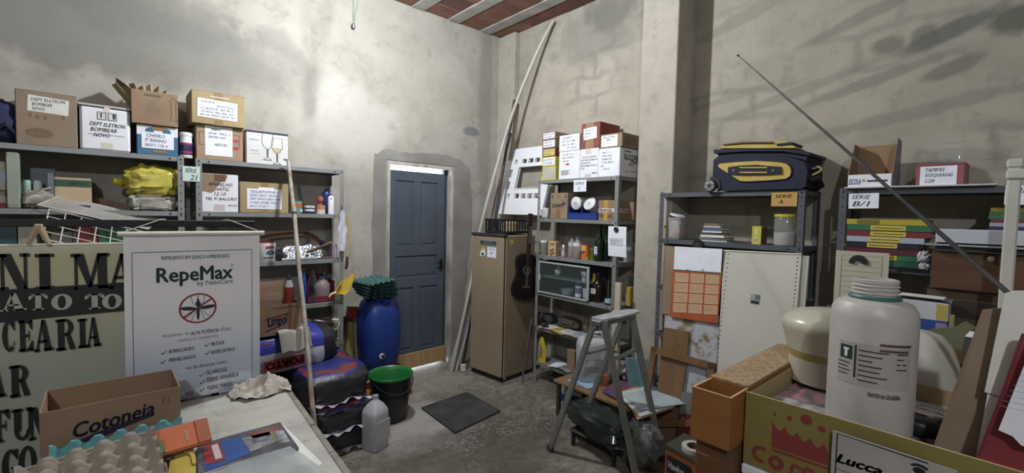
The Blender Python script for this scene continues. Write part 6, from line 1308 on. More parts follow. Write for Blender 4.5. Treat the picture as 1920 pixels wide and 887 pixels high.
yp = [up(*q, o, o0) for q in ((1345, 311), (1350, 306), (1380, 303), (1420, 301), (1460, 303), (1475, 306), (1483, 313), (1485, 322), (1482, 331), (1474, 336), (1440, 339), (1400, 341), (1388, 340), (1370, 329), (1350, 316))]
MB().prism(yp[::-1], 0, .006, basis((0, 0, 0), (1, 0, 0), (0, 0, 1), (0, -1, 0))).build('side_panel', YL, t); n = len(yp)
MB().rod([(u, -.006, v) for u, v in yp+yp[:1]], .0035, 6).build('panel_piping', mat('2a2438', rough=.6), t, 40)
hp = [up(*q, o, o0) for q in ((1367, 314), (1388, 311), (1420, 309.5), (1448, 312), (1466, 313), (1467, 326), (1440, 328), (1400, 328.5), (1367, 327))]
hd = MB().prism(hp[::-1], .006, .018, FRONT).build('handle', NV, t)
for ya in (315, 324): MB().rod([(up(1389, ya, o, o0)[0], -.02, up(1389, ya, o, o0)[1]), (up(1441, ya, o, o0)[0], -.02, up(1441, ya, o, o0)[1])], .005, 6).build('handle_piping', YL, hd)
for px in (1378, 1452): u, v = up(px, 320, o, o0); MB().lathe([(0, 0), (.006, 0), (.006, .003), (0, .004)], 10, FRONT @ T(u, v, .018)).build('rivet', STEEL, hd)
u, v = up(1333.5, 350, o, o0); v = .036
MB().lathe([(0, .0), (.04, 0), (.044, .01), (.04, .022), (0, .022)], 24, FRONT @ T(u, v, .002)).build('wheel', BLACK, t, 40); MB().lathe([(.01, .0), (.032, 0), (.034, .004), (.03, .006), (.012, .003), (.01, .003)], 24, FRONT @ T(u, v, .0245)).build('wheel_hub', STEEL, t, 40)
for k in range(5): MB().box(-.003, .003, .008, .03, .027, .031, 0, FRONT @ T(u, v, 0) @ RZm(72*k)).build('spoke', STEELD, t)
wa = [up(*q, o, o0) for q in ((1330, 333), (1340, 331), (1350, 338), (1352, 352), (1346, 359), (1346, 345), (1336, 337))]; MB().prism(wa[::-1], -.02, .008, FRONT).build('wheel_guard', mat('17181f', rough=.6), t)
u, v = up(1522, 318, o, o0)
MB().rod([(u-.02, .04, v), (u+.02, .03, v+.01), (u+.045, .03, v+.012)], .012, 8).build('strap', BLACK, t, 50); MB().rod([(u+.0, .02, v-.03), (u+.03, .02, v-.015), (u+.045, .02, v+.005), (u+.02, .02, v+.02)], .005, 6).build('strap_loop', YL, t, 50)
MB().rod([(wd-.01, .05, .05), (wd+.02, .12, .07), (wd+.02, .2, .03)], .02, 8).build('end_handle', BLACK, t, 50)
# sign A, magnet
p = on('X', XF-.005, 1447, 361); q = on('X', XF-.005, 1494, 387); t = thing('shelf_card', 'orange shelf card lettered A under the suitcase', 'card', (XF-.004, p.y, q.z), RZ['R']); wd, h = p.y-q.y, p.z-q.z; oo = flat(t, 'card', (0, wd, 0, h), mat('b88c3c', 'c09646', 6, .7)); hand(oo, (wd*.1, wd*.9, h*.1, h*.95), [('SÉRIE', .05, .9), ('A', .25, .45)], INKB, seed=6)
# jars and books
q = spot('R', 1268, A2, .09); t = thing('plastic_tub', 'clear square tub with white items and tilted white lid', 'tub', q, RZ['R']); b = MB(); sq(b, [(0, 0), (.05, 0), (.052, .01), (.058, .16), (.056, .16), (.05, .012), (0, .008)], .4, 24); b.build('body', CLEARB, t, 45); lump(.09, .09, .12, 4, .6, .3).build('contents', mat('c6bcb8', 'a8483c', 9, .6, lo=.55, hi=.62), t, 50, (0, 0, .012)); MB().lathe([(0, 0), (.052, 0), (.056, .006), (.054, .016), (0, .018)], 22, T(.0, 0, .168) @ RY(16)).build('lid', WHITEP, t, 40); flat(t, 'yellow_tag', (-.075, -.05, .085, .1), YELLOW, basis((0, -.05, 0), (1, 0, 0), (0, 0, 1), (0, -1, 0)), ang=25)
z = A2; rng = random.Random(3)
BK = [('8a8d92', 'grey'), ('6a6d74', 'slate'), ('b4aa9a', 'cream'), ('3a3c42', 'black'), ('9a948a', 'beige'), ('4c5a78', 'blue'), ('b9b3a4', 'ivory'), ('7a5a50', 'brown')]
for k, (cc, nm) in enumerate(BK):
    th = .011+.004*(k % 3); w_ = .2-.014*k+rng.uniform(-.004, .004); q = spot('R', 1309+k*1.2, z, .03)
    t = thing('book', nm+' book in the small pile on the shelf under the suitcase', 'book', (XF+.03+.004*k, q.y, z+.0005), RZ['R']+R(rng.uniform(-5, 5)))
    b = MB(); b.box(0, w_, 0, .14, 0, .0018); b.box(0, w_, 0, .14, th-.0018, th); b.box(0, .0018, 0, .14, .0018, th-.0018) if k % 2 == 0 else b.box(0, w_, 0, .0018, .0018, th-.0018); b.build('cover', mat(cc, rough=.5), t); MB().box(.0018, w_-.004, .003, .137, .0018, th-.0018).build('pages', PAPER2, t); z += th+.0012
q = spot('R', 1409, A2, .04); t = thing('yellow_box', 'small yellow box with a barcode standing on the shelf', 'box', q, RZ['R']); MB().box(0, .055, 0, .1, 0, .115, .001).build('body', mat('c4b41c', rough=.5), t); MB().box(.055, .0565, .001, .099, .001, .114).build('side', mat('5a4030', '6a4c38', 6, .5), t); flat(t, 'white_panel', (.016, .034, .01, .045), WHITEP); flat(t, 'white_panel', (.018, .034, .06, .1), mat('c8c8b0', rough=.5)); b = MB()
for k in range(5): b.box(.018+.003*k, .0194+.003*k, .014, .04, .0012, .0016, 0, FRONT)
b.build('barcode', INKB, t)['kind'] = 'stuff'
t = bottle('yellow_lid_jar', 'clear jar with yellow lid half filled with white powder', spot('R', 1472, A2, .07), [(0, 0), (.062, 0), (.066, .01), (.066, .165), (.06, .178), (0, .178)], mat('a9aca4', rough=.08, alpha=.35), mat('c0aa1c', rough=.45), (.066, .178, .196), cat='jar', n=24); MB().lathe([(0, .004), (.058, .004), (.063, .012), (.063, .08), (0, .085)], 24).build('powder', mat('b4b4b6', 'c4c4c6', 12, .7), t, 40)
p = on('X', XF-.012, 1309, 458); t = thing('round_magnet', 'round black speaker magnet stuck to the shelf edge over the calendar', 'magnet', p, RZ['R']); MB().lathe([(.012, .0), (.034, 0), (.036, .01), (.034, .018), (.012, .018), (.012, 0)], 24, FRONT @ T(0, 0, -.006)).build('ring', BLACK, t, 40); MB().lathe([(0, .002), (.0118, .002), (.0118, .012), (0, .012)], 16, FRONT).build('core', mat('3a3a3a', rough=.4), t, 40)
# panels leaning on the shelf front
def lean(name, label, cat, pix, Xt, Xb, zt, zb, th, m, pad=None):
    """sheet whose picture outline is pix on a plane leaning from Xb at height zb to Xt at height zt"""
    n = Vector(((zt-zb), 0, -(Xt-Xb))).normalized(); P0 = Vector((Xb, 0, zb)); pts = []
    for px, py in pix: r = ray(px, py); k = n.dot(P0-CAM)/n.dot(r); pts.append(CAM+r*k)
    vdir = Vector((Xt-Xb, 0, zt-zb)).normalized(); udir = Vector((0, -1, 0)); org = Vector((Xb, pts[0].y, zb))
    uv = [((q-org).dot(udir), 0.0 if pp[1] >= 800 and zb == 0 else max(0.0, (q-org).dot(vdir))) for q, pp in zip(pts, pix)]
    t = thing(name, label, cat, org); F = basis((0, 0, 0), udir, vdir, -n)
    MB().prism(uv, -th, 0, F).build('sheet', m, t)
    def loc(px, py): r = ray(px, py); k = n.dot(P0-CAM)/n.dot(r); q = CAM+r*k-org; return (q.dot(udir), q.dot(vdir))
    return t, F, uv, loc
M_PAN = mat('b9b6a8', 'c2c0b4', 2.5, .45)
t, F, uv, lc = lean('perforated_sheet', 'plain cream perforated steel shelf panel leaning on the shelf unit', 'panel', [(1357, 470), (1503, 477), (1484, 700), (1478, 800), (1326, 800), (1345, 690)], 3.035, 2.9, 1.42, .0, .004, M_PAN)
b = MB()
for xa, ya, xb, yb_ in ((1366, 477, 1340, 720), (1496, 484, 1477, 700)):
    for k in range(30): u, v = lc(xa+(xb-xa)*k/29, ya+(yb_-ya)*k/29); b.lathe([(0, 0), (.0042, 0)], 7, F @ T(u, v, .0006))
b.build('punched_holes', mat('2c2a28', rough=.8), t)['kind'] = 'stuff'
MB().rod([F @ Vector((*lc(1357, 470), 0)), F @ Vector((*lc(1503, 477), 0))], .006, 6).build('folded_edge', M_PAN, t, 40)
p0, p1 = lc(1408, 551), lc(1424, 572); o = flat(t, 'sticker', (p0[0], p1[0], p1[1], p0[1]), mat('8f9aa0', rough=.5), F); flat(o, 'dark_figure', (p0[0]+.004, p1[0]-.004, p1[1]+.004, p1[1]+.022), mat('22282e', rough=.5), F, lift=.0012); flat(o, 'green_corner', ((p0[0]+p1[0])/2, p1[0], (p0[1]+p1[1])/2, p0[1]), mat('5a6e5c', rough=.5), F, lift=.0012)
t, F, uv, lc = lean('perforated_sheet', 'second cream steel panel showing at the edge behind the front one', 'panel', [(1495, 478), (1516, 480), (1503, 640), (1490, 800), (1470, 800)], 3.042, 2.93, 1.42, .0, .004, mat('9a968a', 'a6a296', 3, .5)); MB().rod([F @ Vector((*uv[1], 0)), F @ Vector((*uv[2], 0))], .005, 6).build('folded_edge', M_PAN, t, 40)
g = G('rusted_enamel'); rs = g.ramp(g.noise(9, 6, rough=.65), [(.5, 0.0), (.57, 1.0)]); r2 = g.ramp(g.noise(22, 4), [(.4, 0.0), (.6, 1.0)]); c = g.mix(g.math('MULTIPLY', rs, r2), 'a9adb4', '5c3a1c'); c = g.mix(g.math('MULTIPLY', rs, .35), c, 'a08a64'); RST = g.done(c, .5)
t, F, uv, lc = lean('perforated_sheet', 'white steel panel spotted with rust below the calendar', 'panel', [(1247, 590), (1350, 592), (1338, 800), (1232, 800)], 3.035, 2.955, 1.05, .0, .004, RST); b = MB()
for k in range(12): u, v = lc(1249-.09*k*1.2, 600+k*11); b.lathe([(0, 0), (.004, 0)], 7, F @ T(u, v, .0006))
b.build('punched_holes', mat('2c2a28', rough=.8), t)['kind'] = 'stuff'
t, F, uv, lc = lean('plywood_board', 'tall narrow plywood board leaning under the calendar', 'board', [(1245, 614), (1292, 622), (1287, 680), (1262, 845), (1222, 830)], 3.0, 2.92, .85, .0, .012, mat('6b4c2c', '7c5b38', 3, .65, stretch=(3, 3, .8))); u, v = lc(1262, 655); MB().lathe([(0, 0), (.005, 0)], 8, F @ T(u, v, .0008)).build('nail_hole', BLACK, t)
t, F, uv, lc = lean('picture_frame', 'empty brown wooden frame leaning against the boards', 'frame', [(1220, 650), (1226, 651), (1222, 700), (1216, 700)], 2.96, 2.87, .66, .0, .018, mat('6b4826', '7a5632', 3, .6, stretch=(6, 6, 6)))
FRM = mat('6b4826', '7a5632', 3, .6, stretch=(4, 4, 4)); t.children[0].name = 'edge_strip'
oa, ob, oc, od = lc(1222, 650), lc(1341, 682), lc(1330, 800), lc(1195, 800)
def inset(a, c_, f): return (a[0]+(c_[0]-a[0])*f, a[1]+(c_[1]-a[1])*f)
bw_ = .045
for (pa, pb) in ((oa, ob), (ob, oc), (oc, od), (od, oa)):
    dx_, dz = pb[0]-pa[0], pb[1]-pa[1]; l_ = math.hypot(dx_, dz); nx, nz = dz/l_*bw_, -dx_/l_*bw_
    MB().prism([(pa[0], pa[1]), (pb[0], pb[1]), (pb[0]+nx, pb[1]+nz), (pa[0]+nx, pa[1]+nz)], -.018, .004, F).build('frame_bar', FRM, t)
t, F, uv, lc = lean('cardboard_sheet', 'brown cardboard sheet sticking out behind the calendar', 'cardboard', [(1247, 461), (1290, 463), (1285, 592), (1240, 588)], 3.036, 3.02, 1.42, .9, .004, CARD); MB().rod([F @ Vector((*uv[0], 0)), F @ Vector((*uv[3], 0))], .003, 5).build('torn_edge', CARD3, t)
# calendar
t, F, uv, lc = lean('wall_calendar', 'orange wall calendar with a folded over white page', 'calendar', [(1262, 500), (1354, 508), (1345, 607), (1255, 594)], 3.018, 3.0, 1.42, .85, .004, mat('b8552c', 'a84a26', 5, .5))
pg = [lc(*p) for p in ((1266, 462), (1355, 467), (1352, 511), (1264, 505))]; MB().prism(pg, .001, .006, F).build('turned_page', PAPER, t)
BG = mat('c49a70', 'cca47c', 30, .6); WL = mat('c9c2b8', rough=.6)
for i in range(3):
    for j in range(4):
        a0 = (1266+28.7*i-1.2*j, 511+19*j+1.8*i); q = [lc(a0[0], a0[1]), lc(a0[0]+25.5, a0[1]+1.6), lc(a0[0]+25, a0[1]+16.8), lc(a0[0]-.6, a0[1]+15.2)]
        o = MB().prism(q, 0, .0012, F).build('month_panel', BG, t); s_ = [lc(a0[0]-.4, a0[1]+15.4), lc(a0[0]+25, a0[1]+17), lc(a0[0]+25, a0[1]+18), lc(a0[0]-.5, a0[1]+16.6)]; MB().prism(s_, 0, .0014, F).build('month_rule', WL, o)
        b = MB()
        for r_ in range(5):
            for k in range(7):
                uu, vv = lc(a0[0]+2.2+k*3.3, a0[1]+3.2+r_*2.5+k*.2); b.box(uu-.0028, uu+.0028, vv-.0016, vv+.0016, .0012, .0016, 0, F)
        b.build('day_print', mat('8a6a4a', rough=.7), o)['kind'] = 'stuff'
for px in (1290, 1318): u, v = lc(px, 505); MB().rod([F @ Vector((u-.008, v, .008)), F @ Vector((u, v-.006, .012)), F @ Vector((u+.008, v, .008))], .002, 5).build('clip', STEELD, t)
lw = [lc(*p) for p in ((1262, 503), (1354, 511), (1354, 514), (1262, 506))]; MB().prism(lw, .001, .003, F).build('binding_strip', mat('5a7a7a', rough=.5), t)
# grille: orange case and tape roll by the pedestal
oz = .36; q4 = [on('Z', oz, *p) for p in ((1247, 833), (1283, 812), (1330, 835), (1312, 868))]; ce = sum(q4, Vector())/4
t = thing('tool_case', 'orange tool case with dark green lid and black name plate', 'case', (ce.x, ce.y, 0)); lp4 = [((p-ce).x, (p-ce).y) for p in q4][::-1]
MB().prism([(x*.97, y*.97) for x, y in lp4], 0, oz-.02).build('body', mat('8a4a1e', '9a5624', 4, .5), t); MB().prism(lp4, oz-.019, oz).build('lid', mat('39402f', '454c3a', 4, .5), t)
a, e = q4[0]-ce, q4[3]-ce; d_ = (e-a); d_.z = 0; L_ = d_.length; d_.normalize(); Fc = basis((a.x, a.y, 0), d_, (0, 0, 1), (d_.y, -d_.x, 0)) @ T(0, 0, -.006)
for v0, v1 in ((.22, .31), (.1, .16)): oo = MB().box(.02, L_*.75, v0, v1, .004, .01, 0, Fc).build('name_plate', BLACK, t); write(oo, 'print', [('Hawlon' if v0 > .2 else 'HOBBY', (.03, L_*.6, v0+.025, v1-.025), .03, 0)], WHITEP, Fc, lift=.0112)
q = on('Z', oz, 1302, 845); t = bottle('tape_roll', 'wide white masking tape roll on the orange tool case', (q.x, q.y, oz+.001), [(.04, 0), (.065, 0), (.065, .024), (.04, .024), (.04, 0)], mat('b4b2aa', 'bdbbb3', 5, .5), cat='tape', n=28); MB().lathe([(.0385, .0), (.04, .0), (.04, .0245), (.0385, .0245), (.0385, 0)], 28).build('core', CARD, t)
t, F, uv, lc = lean('printed_carton', 'flattened red and grey printed carton leaning behind the wooden pedestal', 'cardboard', [(1278, 735), (1325, 740), (1318, 830), (1268, 825)], 2.92, 2.905, .5, .0, .006, mat('6c6e70', rough=.6)); p0, p1 = lc(1272, 775), lc(1318, 830); MB().prism([lc(1274, 775), lc(1321, 778), lc(1318, 828), lc(1269, 824)], 0, .002, F).build('red_panel', mat('6e2326', rough=.6), t); write(t, 'print', [('re', (lc(1280, 770)[0], lc(1296, 770)[0], lc(1280, 772)[1], lc(1280, 760)[1]), .03, 0), ('ne', (lc(1278, 790)[0], lc(1294, 790)[0], lc(1280, 795)[1], lc(1280, 782)[1]), .03, 0)], mat('9aa0a0', rough=.6), F, lift=.003)
# ================================================================== shelf with binders
B1, B2 = 1.785, 1.375
t = thing('white_board', 'thin white board lying on top of the binder shelf', 'board', (XF-.03, spot('R', 1583, B1, -.03).y, B1+.001), RZ['R']); wb_ = span('R', 1583, 1870, B1, -.03); MB().box(0, wb_, 0, .33, 0, .008, .002).build('panel', WHITEP, t); MB().box(0, wb_, -.001, 0, .001, .007).build('edge_strip', mat('b4b4b8', rough=.5), t)
ZT = B1+.0095
p = spot('R', 1588, ZT, -.01); wd = span('R', 1588, 1672, ZT, -.01); t = thing('open_carton', 'open white fronted carton with brown inside on the binder shelf', 'box', (p.x, p.y, ZT), RZ['R']); o = t.location; d = .2; th = .003
h1 = high('R', 1600, 328, -.01)-ZT; h2 = high('R', 1660, 272, .19)-ZT
b = MB(); b.box(0, wd, 0, th, 0, h1); b.build('front_panel', WHITEBOX, t); b = MB(); b.box(th, wd-th, d-th, d, 0, h2); b.box(th, wd-th, th, d-th, 0, th); b.build('back_panel', CARDIN, t)
for x in (0, wd-th): MB().prism([(0, 0), (d, 0), (d, h2), (d*.55, h2*1.02), (.0, h1)], 0, th, basis((x, 0, 0), (0, 1, 0), (0, 0, 1), (1, 0, 0))).build('side_panel', CARDIN, t)
MB().prism([(0, 0), (d, 0), (d, h2*1.05), (d*.4, h2*1.08), (.0, h1)], 0, .0015, basis((wd, 0, 0), (0, 1, 0), (0, 0, 1), (1, 0, 0)) @ RX(0)).build('side_print', mat('8d8c90', '6c6c78', 22, .6), t)
r = PR('X', XF-.01, o, 1592, 336, 1620, 346); write(t, 'print', [('ESCOLA', (r[0], r[1]*.8, r[2], r[3]), .03, .2)], mat('5a82c0', rough=.6), lift=.0006); r = PR('X', XF-.01, o, 1626, 337, 1664, 341); write(t, 'print', [('~~~~~~~~~~~~', r, .03, 0)], mat('6a86b8', rough=.6), lift=.0006); MB().lathe([(0, 0), (.008, 0)], 12, FRONT @ T(wd*.38, h1*.5, .0008)).build('gold_seal', mat('a8983c', rough=.6), t)
t, wd, h = carton('R', 'pink_box', 'dusty pink box with large white handwritten label', 1716, 1808, 309, ZT, mat('8d4450', '9a4e5a', 5, .6), off=-.01, depth=.2, seam=False); note(t, rr(t, -.01, 1726, 313, 1793, 346), [('TAMPAS', .1, .7), ('ROSQUEADAS', .1, .95), ('COM', .1, .4)], PAPER, INKB, seed=12); MB().box(-.002, wd+.002, -.002, .202, h-.004, h+.008, .002).build('lid', mat('7d3a46', '8a4450', 5, .5), t); MB().box(wd, wd+.001, .001, .199, 0, h-.005).build('side', CARD3, t)
q = spot('R', 1760, ZT, .225); t = thing('clear_container', 'upturned clear plastic container standing behind the pink box', 'container', (XF+.255, q.y, ZT), RZ['R']); sq(MB(), [(.11, 0), (.112, .004), (.105, .2), (.09, .235), (0, .24)], .4, 24, 1, .62).build('body', mat('b4bab8', rough=.06, alpha=.16), t, 45); MB().rod([(-.1, -.06, .236), (.1, -.06, .236)], .002, 5).build('edge', mat('c4c8c8', rough=.1, alpha=.4), t)
p = on('X', XF-.005, 1592, 363); q = on('X', XF-.005, 1647, 391); t = thing('shelf_card', 'white shelf card lettered B/1 on the binder shelf', 'card', (XF-.004, p.y, q.z), RZ['R']); wd, h = p.y-q.y, p.z-q.z; oo = flat(t, 'card', (0, wd, 0, h), PAPER, ang=1); hand(oo, (wd*.05, wd*.9, h*.05, h*1.02), [('SÉRIE', .05, .8), ('B/1', .1, .8)], mat('2f4f9c', rough=.7), seed=7)
p = on('X', XF-.005, 1885, 348); q = on('X', XF-.005, 1935, 384); t = thing('shelf_card', 'white shelf card with blue writing behind the white pole', 'card', (XF-.004, p.y, q.z), RZ['R']); wd, h = p.y-q.y, p.z-q.z; oo = flat(t, 'card', (0, wd, 0, h), PAPER); hand(oo, (wd*.1, wd*.95, h*.05, h), [('SÉRIE', .05, .95), ('A', .2, .5)], mat('2f4f9c', rough=.7), seed=8)
# binders
BD = [('2a5a50', 'teal', None, '3f4f4c'), ('2c6e40', 'green', 1, None), ('5a2432', 'maroon', None, None), ('20222e', 'black', 1, None), ('9aa6b8', 'pale blue', 1, None), ('7c2a2e', 'red', 1, None), ('2a6a46', 'dark green', 1, None), ('b09a1e', 'yellow', 2, None)]
py_ = [497, 489, 477, 468.5, 458, 448, 437, 424, 410]; z = B2; offb = -.02
zs = [B2]+[high('R', 1590, y, offb) for y in (484, 476, 466, 457, 447, 436, 422, 410)]
for k in range(8):
    cc, nm, lb, _ = BD[k]; z0 = B2+(zs[8]-B2)*k/8+.0006; z1 = B2+(zs[8]-B2)*(k+1)/8-.0006; th = z1-z0; xl = 1584+(3, 0, 2, 3, 3, 3, 4, 3)[k]; xr = (1728, 1722, 1722, 1722, 1733, 1746, 1746, 1742)[k]
    p = spot('R', xl, z0, offb); w_ = span('R', xl, xr, z0, offb); t = thing('ring_binder', nm+' binder in the stack on the shelf under card B/1', 'binder', (p.x+.003*(k % 2), p.y, z0), RZ['R']); m_ = mat(cc, rough=.4)
    b = MB(); b.box(0, w_, 0, .004, 0, th, .001); b.box(0, w_, .004, .26, 0, .002); b.box(0, w_, .004, .26, th-.002, th); b.build('cover', m_, t); MB().box(.004, w_-.01, .006, .25, .002, th-.002).build('pages', PAPER2, t)
    if lb:
        a, e = ((.3, .72) if lb == 1 else (.14, .42)); oo = flat(t, 'spine_label', (w_*a, w_*e, th*.12, th*.92), mat('bba92c', 'c4b238', 8, .6) if lb == 1 else mat('6e6424', rough=.6)); 
        if lb == 1: write(oo, 'print', [('~~~~~~~~~~~~~', (w_*(a+.03), w_*(e-.03), th*.4, th*.6), .02, 0)], mat('6a5c1c', rough=.7), lift=.0018)
q = spot('R', 1732, B2, -.03); t = thing('tissue_paper', 'crumpled white tissue stuck beside the binder stack', 'tissue', (XF-.05, q.y+.0, B2+.04)); lump(.05, .05, .05, 9, .9, .5).build('body', mat('b9b9c0', 'c6c6cc', 9, .8), t, 40); lump(.04, .045, .035, 19, .9, .5).build('fold', mat('b9b9c0', 'c6c6cc', 9, .8), t, 40, (-.0, -.005, -.038))
B2T = B2
for k, (cc, nm) in enumerate((('28304a', 'navy'), ('9a98b0', 'lilac'), ('6e2a34', 'crimson'), ('2c6a40', 'bright green'), ('3f5a30', 'moss green'), ('8a7a1e', 'mustard'))):
    z0 = high('R', 1870, 432-7*k, .06); p = spot('R', 1853+2*(k % 3), z0, .06); t = thing('ring_binder', nm+' binder in the stack behind the white pole', 'binder', (XF+.06, p.y, z0), RZ['R']); b = MB(); b.box(0, .19, 0, .004, 0, .0185, .001); b.box(0, .19, .004, .2, 0, .002); b.box(0, .19, .004, .2, .0165, .0185); b.build('cover', mat(cc, rough=.5), t); MB().box(.003, .18, .006, .19, .002, .0165).build('pages', PAPER2, t)
t = thing('archive_box', 'dark archive box supporting the binders behind the white pole', 'box', (XF+.05, spot('R', 1850, B2, .05).y, B2+.001), RZ['R']); hz = high('R', 1870, 432, .06)-B2-.002; MB().box(0, .22, 0, .22, 0, hz, .003).build('body', mat('2c2a28', rough=.7), t); MB().box(.05, .12, -.001, 0, hz*.3, hz*.7).build('label_plate', mat('4a4844', rough=.6), t)
# lined card with black magnet
p = on('X', XF-.03, 1568, 469); q = on('X', XF-.03, 1661, 590); t = thing('lined_card', 'cream ruled index card held by a black half round magnet', 'card', (XF-.03, p.y, q.z), RZ['R']); wd, h = p.y-q.y, p.z-q.z; oo = flat(t, 'card', (0, wd, 0, h), mat('a9a48c', 'b1ac94', 4, .7), t=.002); b = MB(); b.strip([(wd*.12, 0), (wd*.12, h*.93), (wd*.88, h*.93), (wd*.88, 0)], .003, FRONT @ T(0, 0, .0026))
for k in range(9): b.strip([(wd*.12, h*(.84-.09*k)), (wd*.88, h*(.84-.09*k))], .0018, FRONT @ T(0, 0, .0026))
b.build('ruled_lines', mat('6c6c62', rough=.7), oo)['kind'] = 'stuff'
ar = [(wd*.45+.042*math.cos(R(a)), h*.8+.045*math.sin(R(a))) for a in range(0, 181, 15)]+[(wd*.45+.016*math.cos(R(a)), h*.8+.016*math.sin(R(a))) for a in range(180, -1, -20)]; MB().prism(ar, .002, .014, FRONT).build('magnet', BLACK, t)
# ================================================================== white table on the left
TL_ = .75
t = thing('work_table', 'worn white table top with stained surface and chipped edge', 'table', (.585, 1.75, 0), R(-3.6))
g = G('stained_laminate'); c = g.ramp(g.noise(3.5, 6, rough=.65), [(.3, '8f8e84'), (.48, 'a9a89e'), (.7, 'b4b3aa')]); c = g.mix(g.math('MULTIPLY', g.ramp(g.noise(7, 6, g.map((.5, 2.2, 1)), rough=.7), [(.55, 0.0), (.72, 1.0)]), .55), c, '6c6c62')
c = g.mix(g.math('MULTIPLY', g.ramp(g.noise(26, 4), [(.66, 0.0), (.72, 1.0)]), .5), c, '55534a'); LAM = g.done(c, .45)
MB().box(-.80, -.012, -.95, .62, TL_-.03, TL_, .003).build('top', LAM, t)
EDG = mat('8a8474', '6e6858', 8, .7, bump=.2); yy = -.95
for k, L_ in enumerate((.42, .36, .25, .3, .235)): MB().box(-.0115, .012, yy+.002, yy+L_-.003, TL_-.034, TL_-.002+.002*(k % 2), .003).build('edge_strip', EDG, t); yy += L_
for x in (-.78, -.07):
    for y in (-.9, .56): MB().box(x, x+.05, y, y+.05, 0, TL_-.03, .003).build('leg', mat('8d8d88', '7d7d78', 5, .5), t)
u_ = Vector((math.cos(R(-3.6)), math.sin(R(-3.6)), 0))
MB().lathe([(0, 0), (.006, 0), (.006, .004), (0, .005)], 10, T(-.34, .12, TL_)).build('screw_head', BLACK, t)
def tp(px, py, z=TL_): return on('Z', z, px, py)
# rag
q = tp(482, 738); t = thing('rag', 'crumpled off white cleaning rag on the white table corner', 'cloth', (q.x, q.y, TL_+.001), R(-12))
def rag(u, v):
    a = 2*math.pi*u; r = v; bx_ = math.cos(a)*(.125+.02*math.sin(3*a+1)); by = math.sin(a)*(.075+.012*math.sin(4*a))
    h = .062*(1-r**2.2)*(1+.35*math.sin(2.2*a+1))+.034*_nz.noise(Vector((bx_*r*20, by*r*26, 3)))*(1-r*.3)+.022*_nz.noise(Vector((bx_*r*48, by*r*48, 8)))
    return (bx_*r+.03*(1-r), by*r, max(.002, h+.012*(r > .8)*abs(math.sin(7*a))))
RG = mat('aca598', 'b9b2a6', 9, .95, bump=.35, bscale=70)
MB().grid(rag, 72, 24, None, True).build('cloth', RG, t, 70)
MB().grid(lambda u, v: (.02-.09*u+.03*v, -.055-.03*u*v-.012*v, .014+.02*(1-v)*math.sin(math.pi*u)+.006*math.sin(9*u)), 10, 6).build('hanging_fold', RG, t, 70)
MB().grid(lambda u, v: (.09+.05*u, -.04+.08*v, .02*(1-u)+.004*math.sin(v*30)+.003), 6, 14).build('frayed_end', RG, t, 70)
# carton of tinned goods
zr = .945; FLc, BLc, BRc, FRc = [on('Z', zr, *p) for p in ((73, 776), (124, 723), (347, 688), (338, 725))]
ud = (FRc-FLc); ud.z = 0; wd = ud.length; ud.normalize(); vd = Vector((-ud.y, ud.x, 0)); d = (BRc-FRc).dot(vd); h = zr-TL_-.001
t = thing('open_carton', 'open brown carton with dark blue lettering on the white table', 'box', (FLc.x, FLc.y, TL_+.001), math.atan2(ud.y, ud.x)); o = t.location; th = .004
b = MB(); b.box(0, wd, 0, th, 0, h); b.box(0, wd, d-th, d, 0, h); b.box(0, th, th, d-th, 0, h); b.box(wd-th, wd, th, d-th, 0, h); b.box(th, wd-th, th, d-th, 0, th); b.build('body', CARD3, t)
def cp(px, py):
    n_ = Vector((-vd.x, -vd.y, 0)); r = ray(px, py); k = n_.dot(o-CAM)/n_.dot(r); q = CAM+r*k-o; return (q.dot(ud), q.z)
b = MB(); v_, f_ = glyphs('Cotoneia', .03, .12, 3); xs = [p[0] for p in v_]; ys = [p[1] for p in v_]; x0, x1, y0, y1 = min(xs), max(xs), min(ys), max(ys)
a0, a1 = cp(136, 808), cp(290, 762); hh = .05
b.add([(a0[0]+(p[0]-x0)/(x1-x0)*(a1[0]-a0[0]), -.0012, (a0[1]+(a1[1]-a0[1])*(p[0]-x0)/(x1-x0))-hh*.55+(p[1]-y0)/(y1-y0)*hh) for p in v_], f_); NVY = mat('1c1f3a', rough=.7); b.build('brand_print', NVY, t)
sw_ = [cp(*p) for p in ((144, 826), (190, 806), (240, 788), (289, 774), (289, 778), (240, 797), (195, 818), (150, 835))]; MB().prism([(u, v-.002) for u, v in sw_][::-1], .0003, .001, FRONT).build('swoosh_print', NVY, t)
r0, r1 = cp(303, 757), cp(317, 745); write(t, 'stamp_print', [('f1', (r0[0], r1[0], r0[1], r1[1]+.004), .0, 0)], mat('8a4a34', rough=.7))
q = Vector((wd*.72, d*.5, th)); o2 = t.matrix_basis @ q
t2 = thing('paper_wad', 'crumpled pale paper and rag inside the dark lettered carton', 'paper', (o2.x, o2.y, TL_+.006), math.atan2(ud.y, ud.x)); lump(.17, .1, .135, 33, .7, .3).build('body', mat('8a8474', 'a49e8c', 9, .9, bump=.3), t2, 40); MB().rod([(-.07, -.03, .12), (-.04, -.05, .13), (.02, -.045, .14)], .012, 7).build('dark_fold', mat('3a332c', rough=.8), t2, 50)
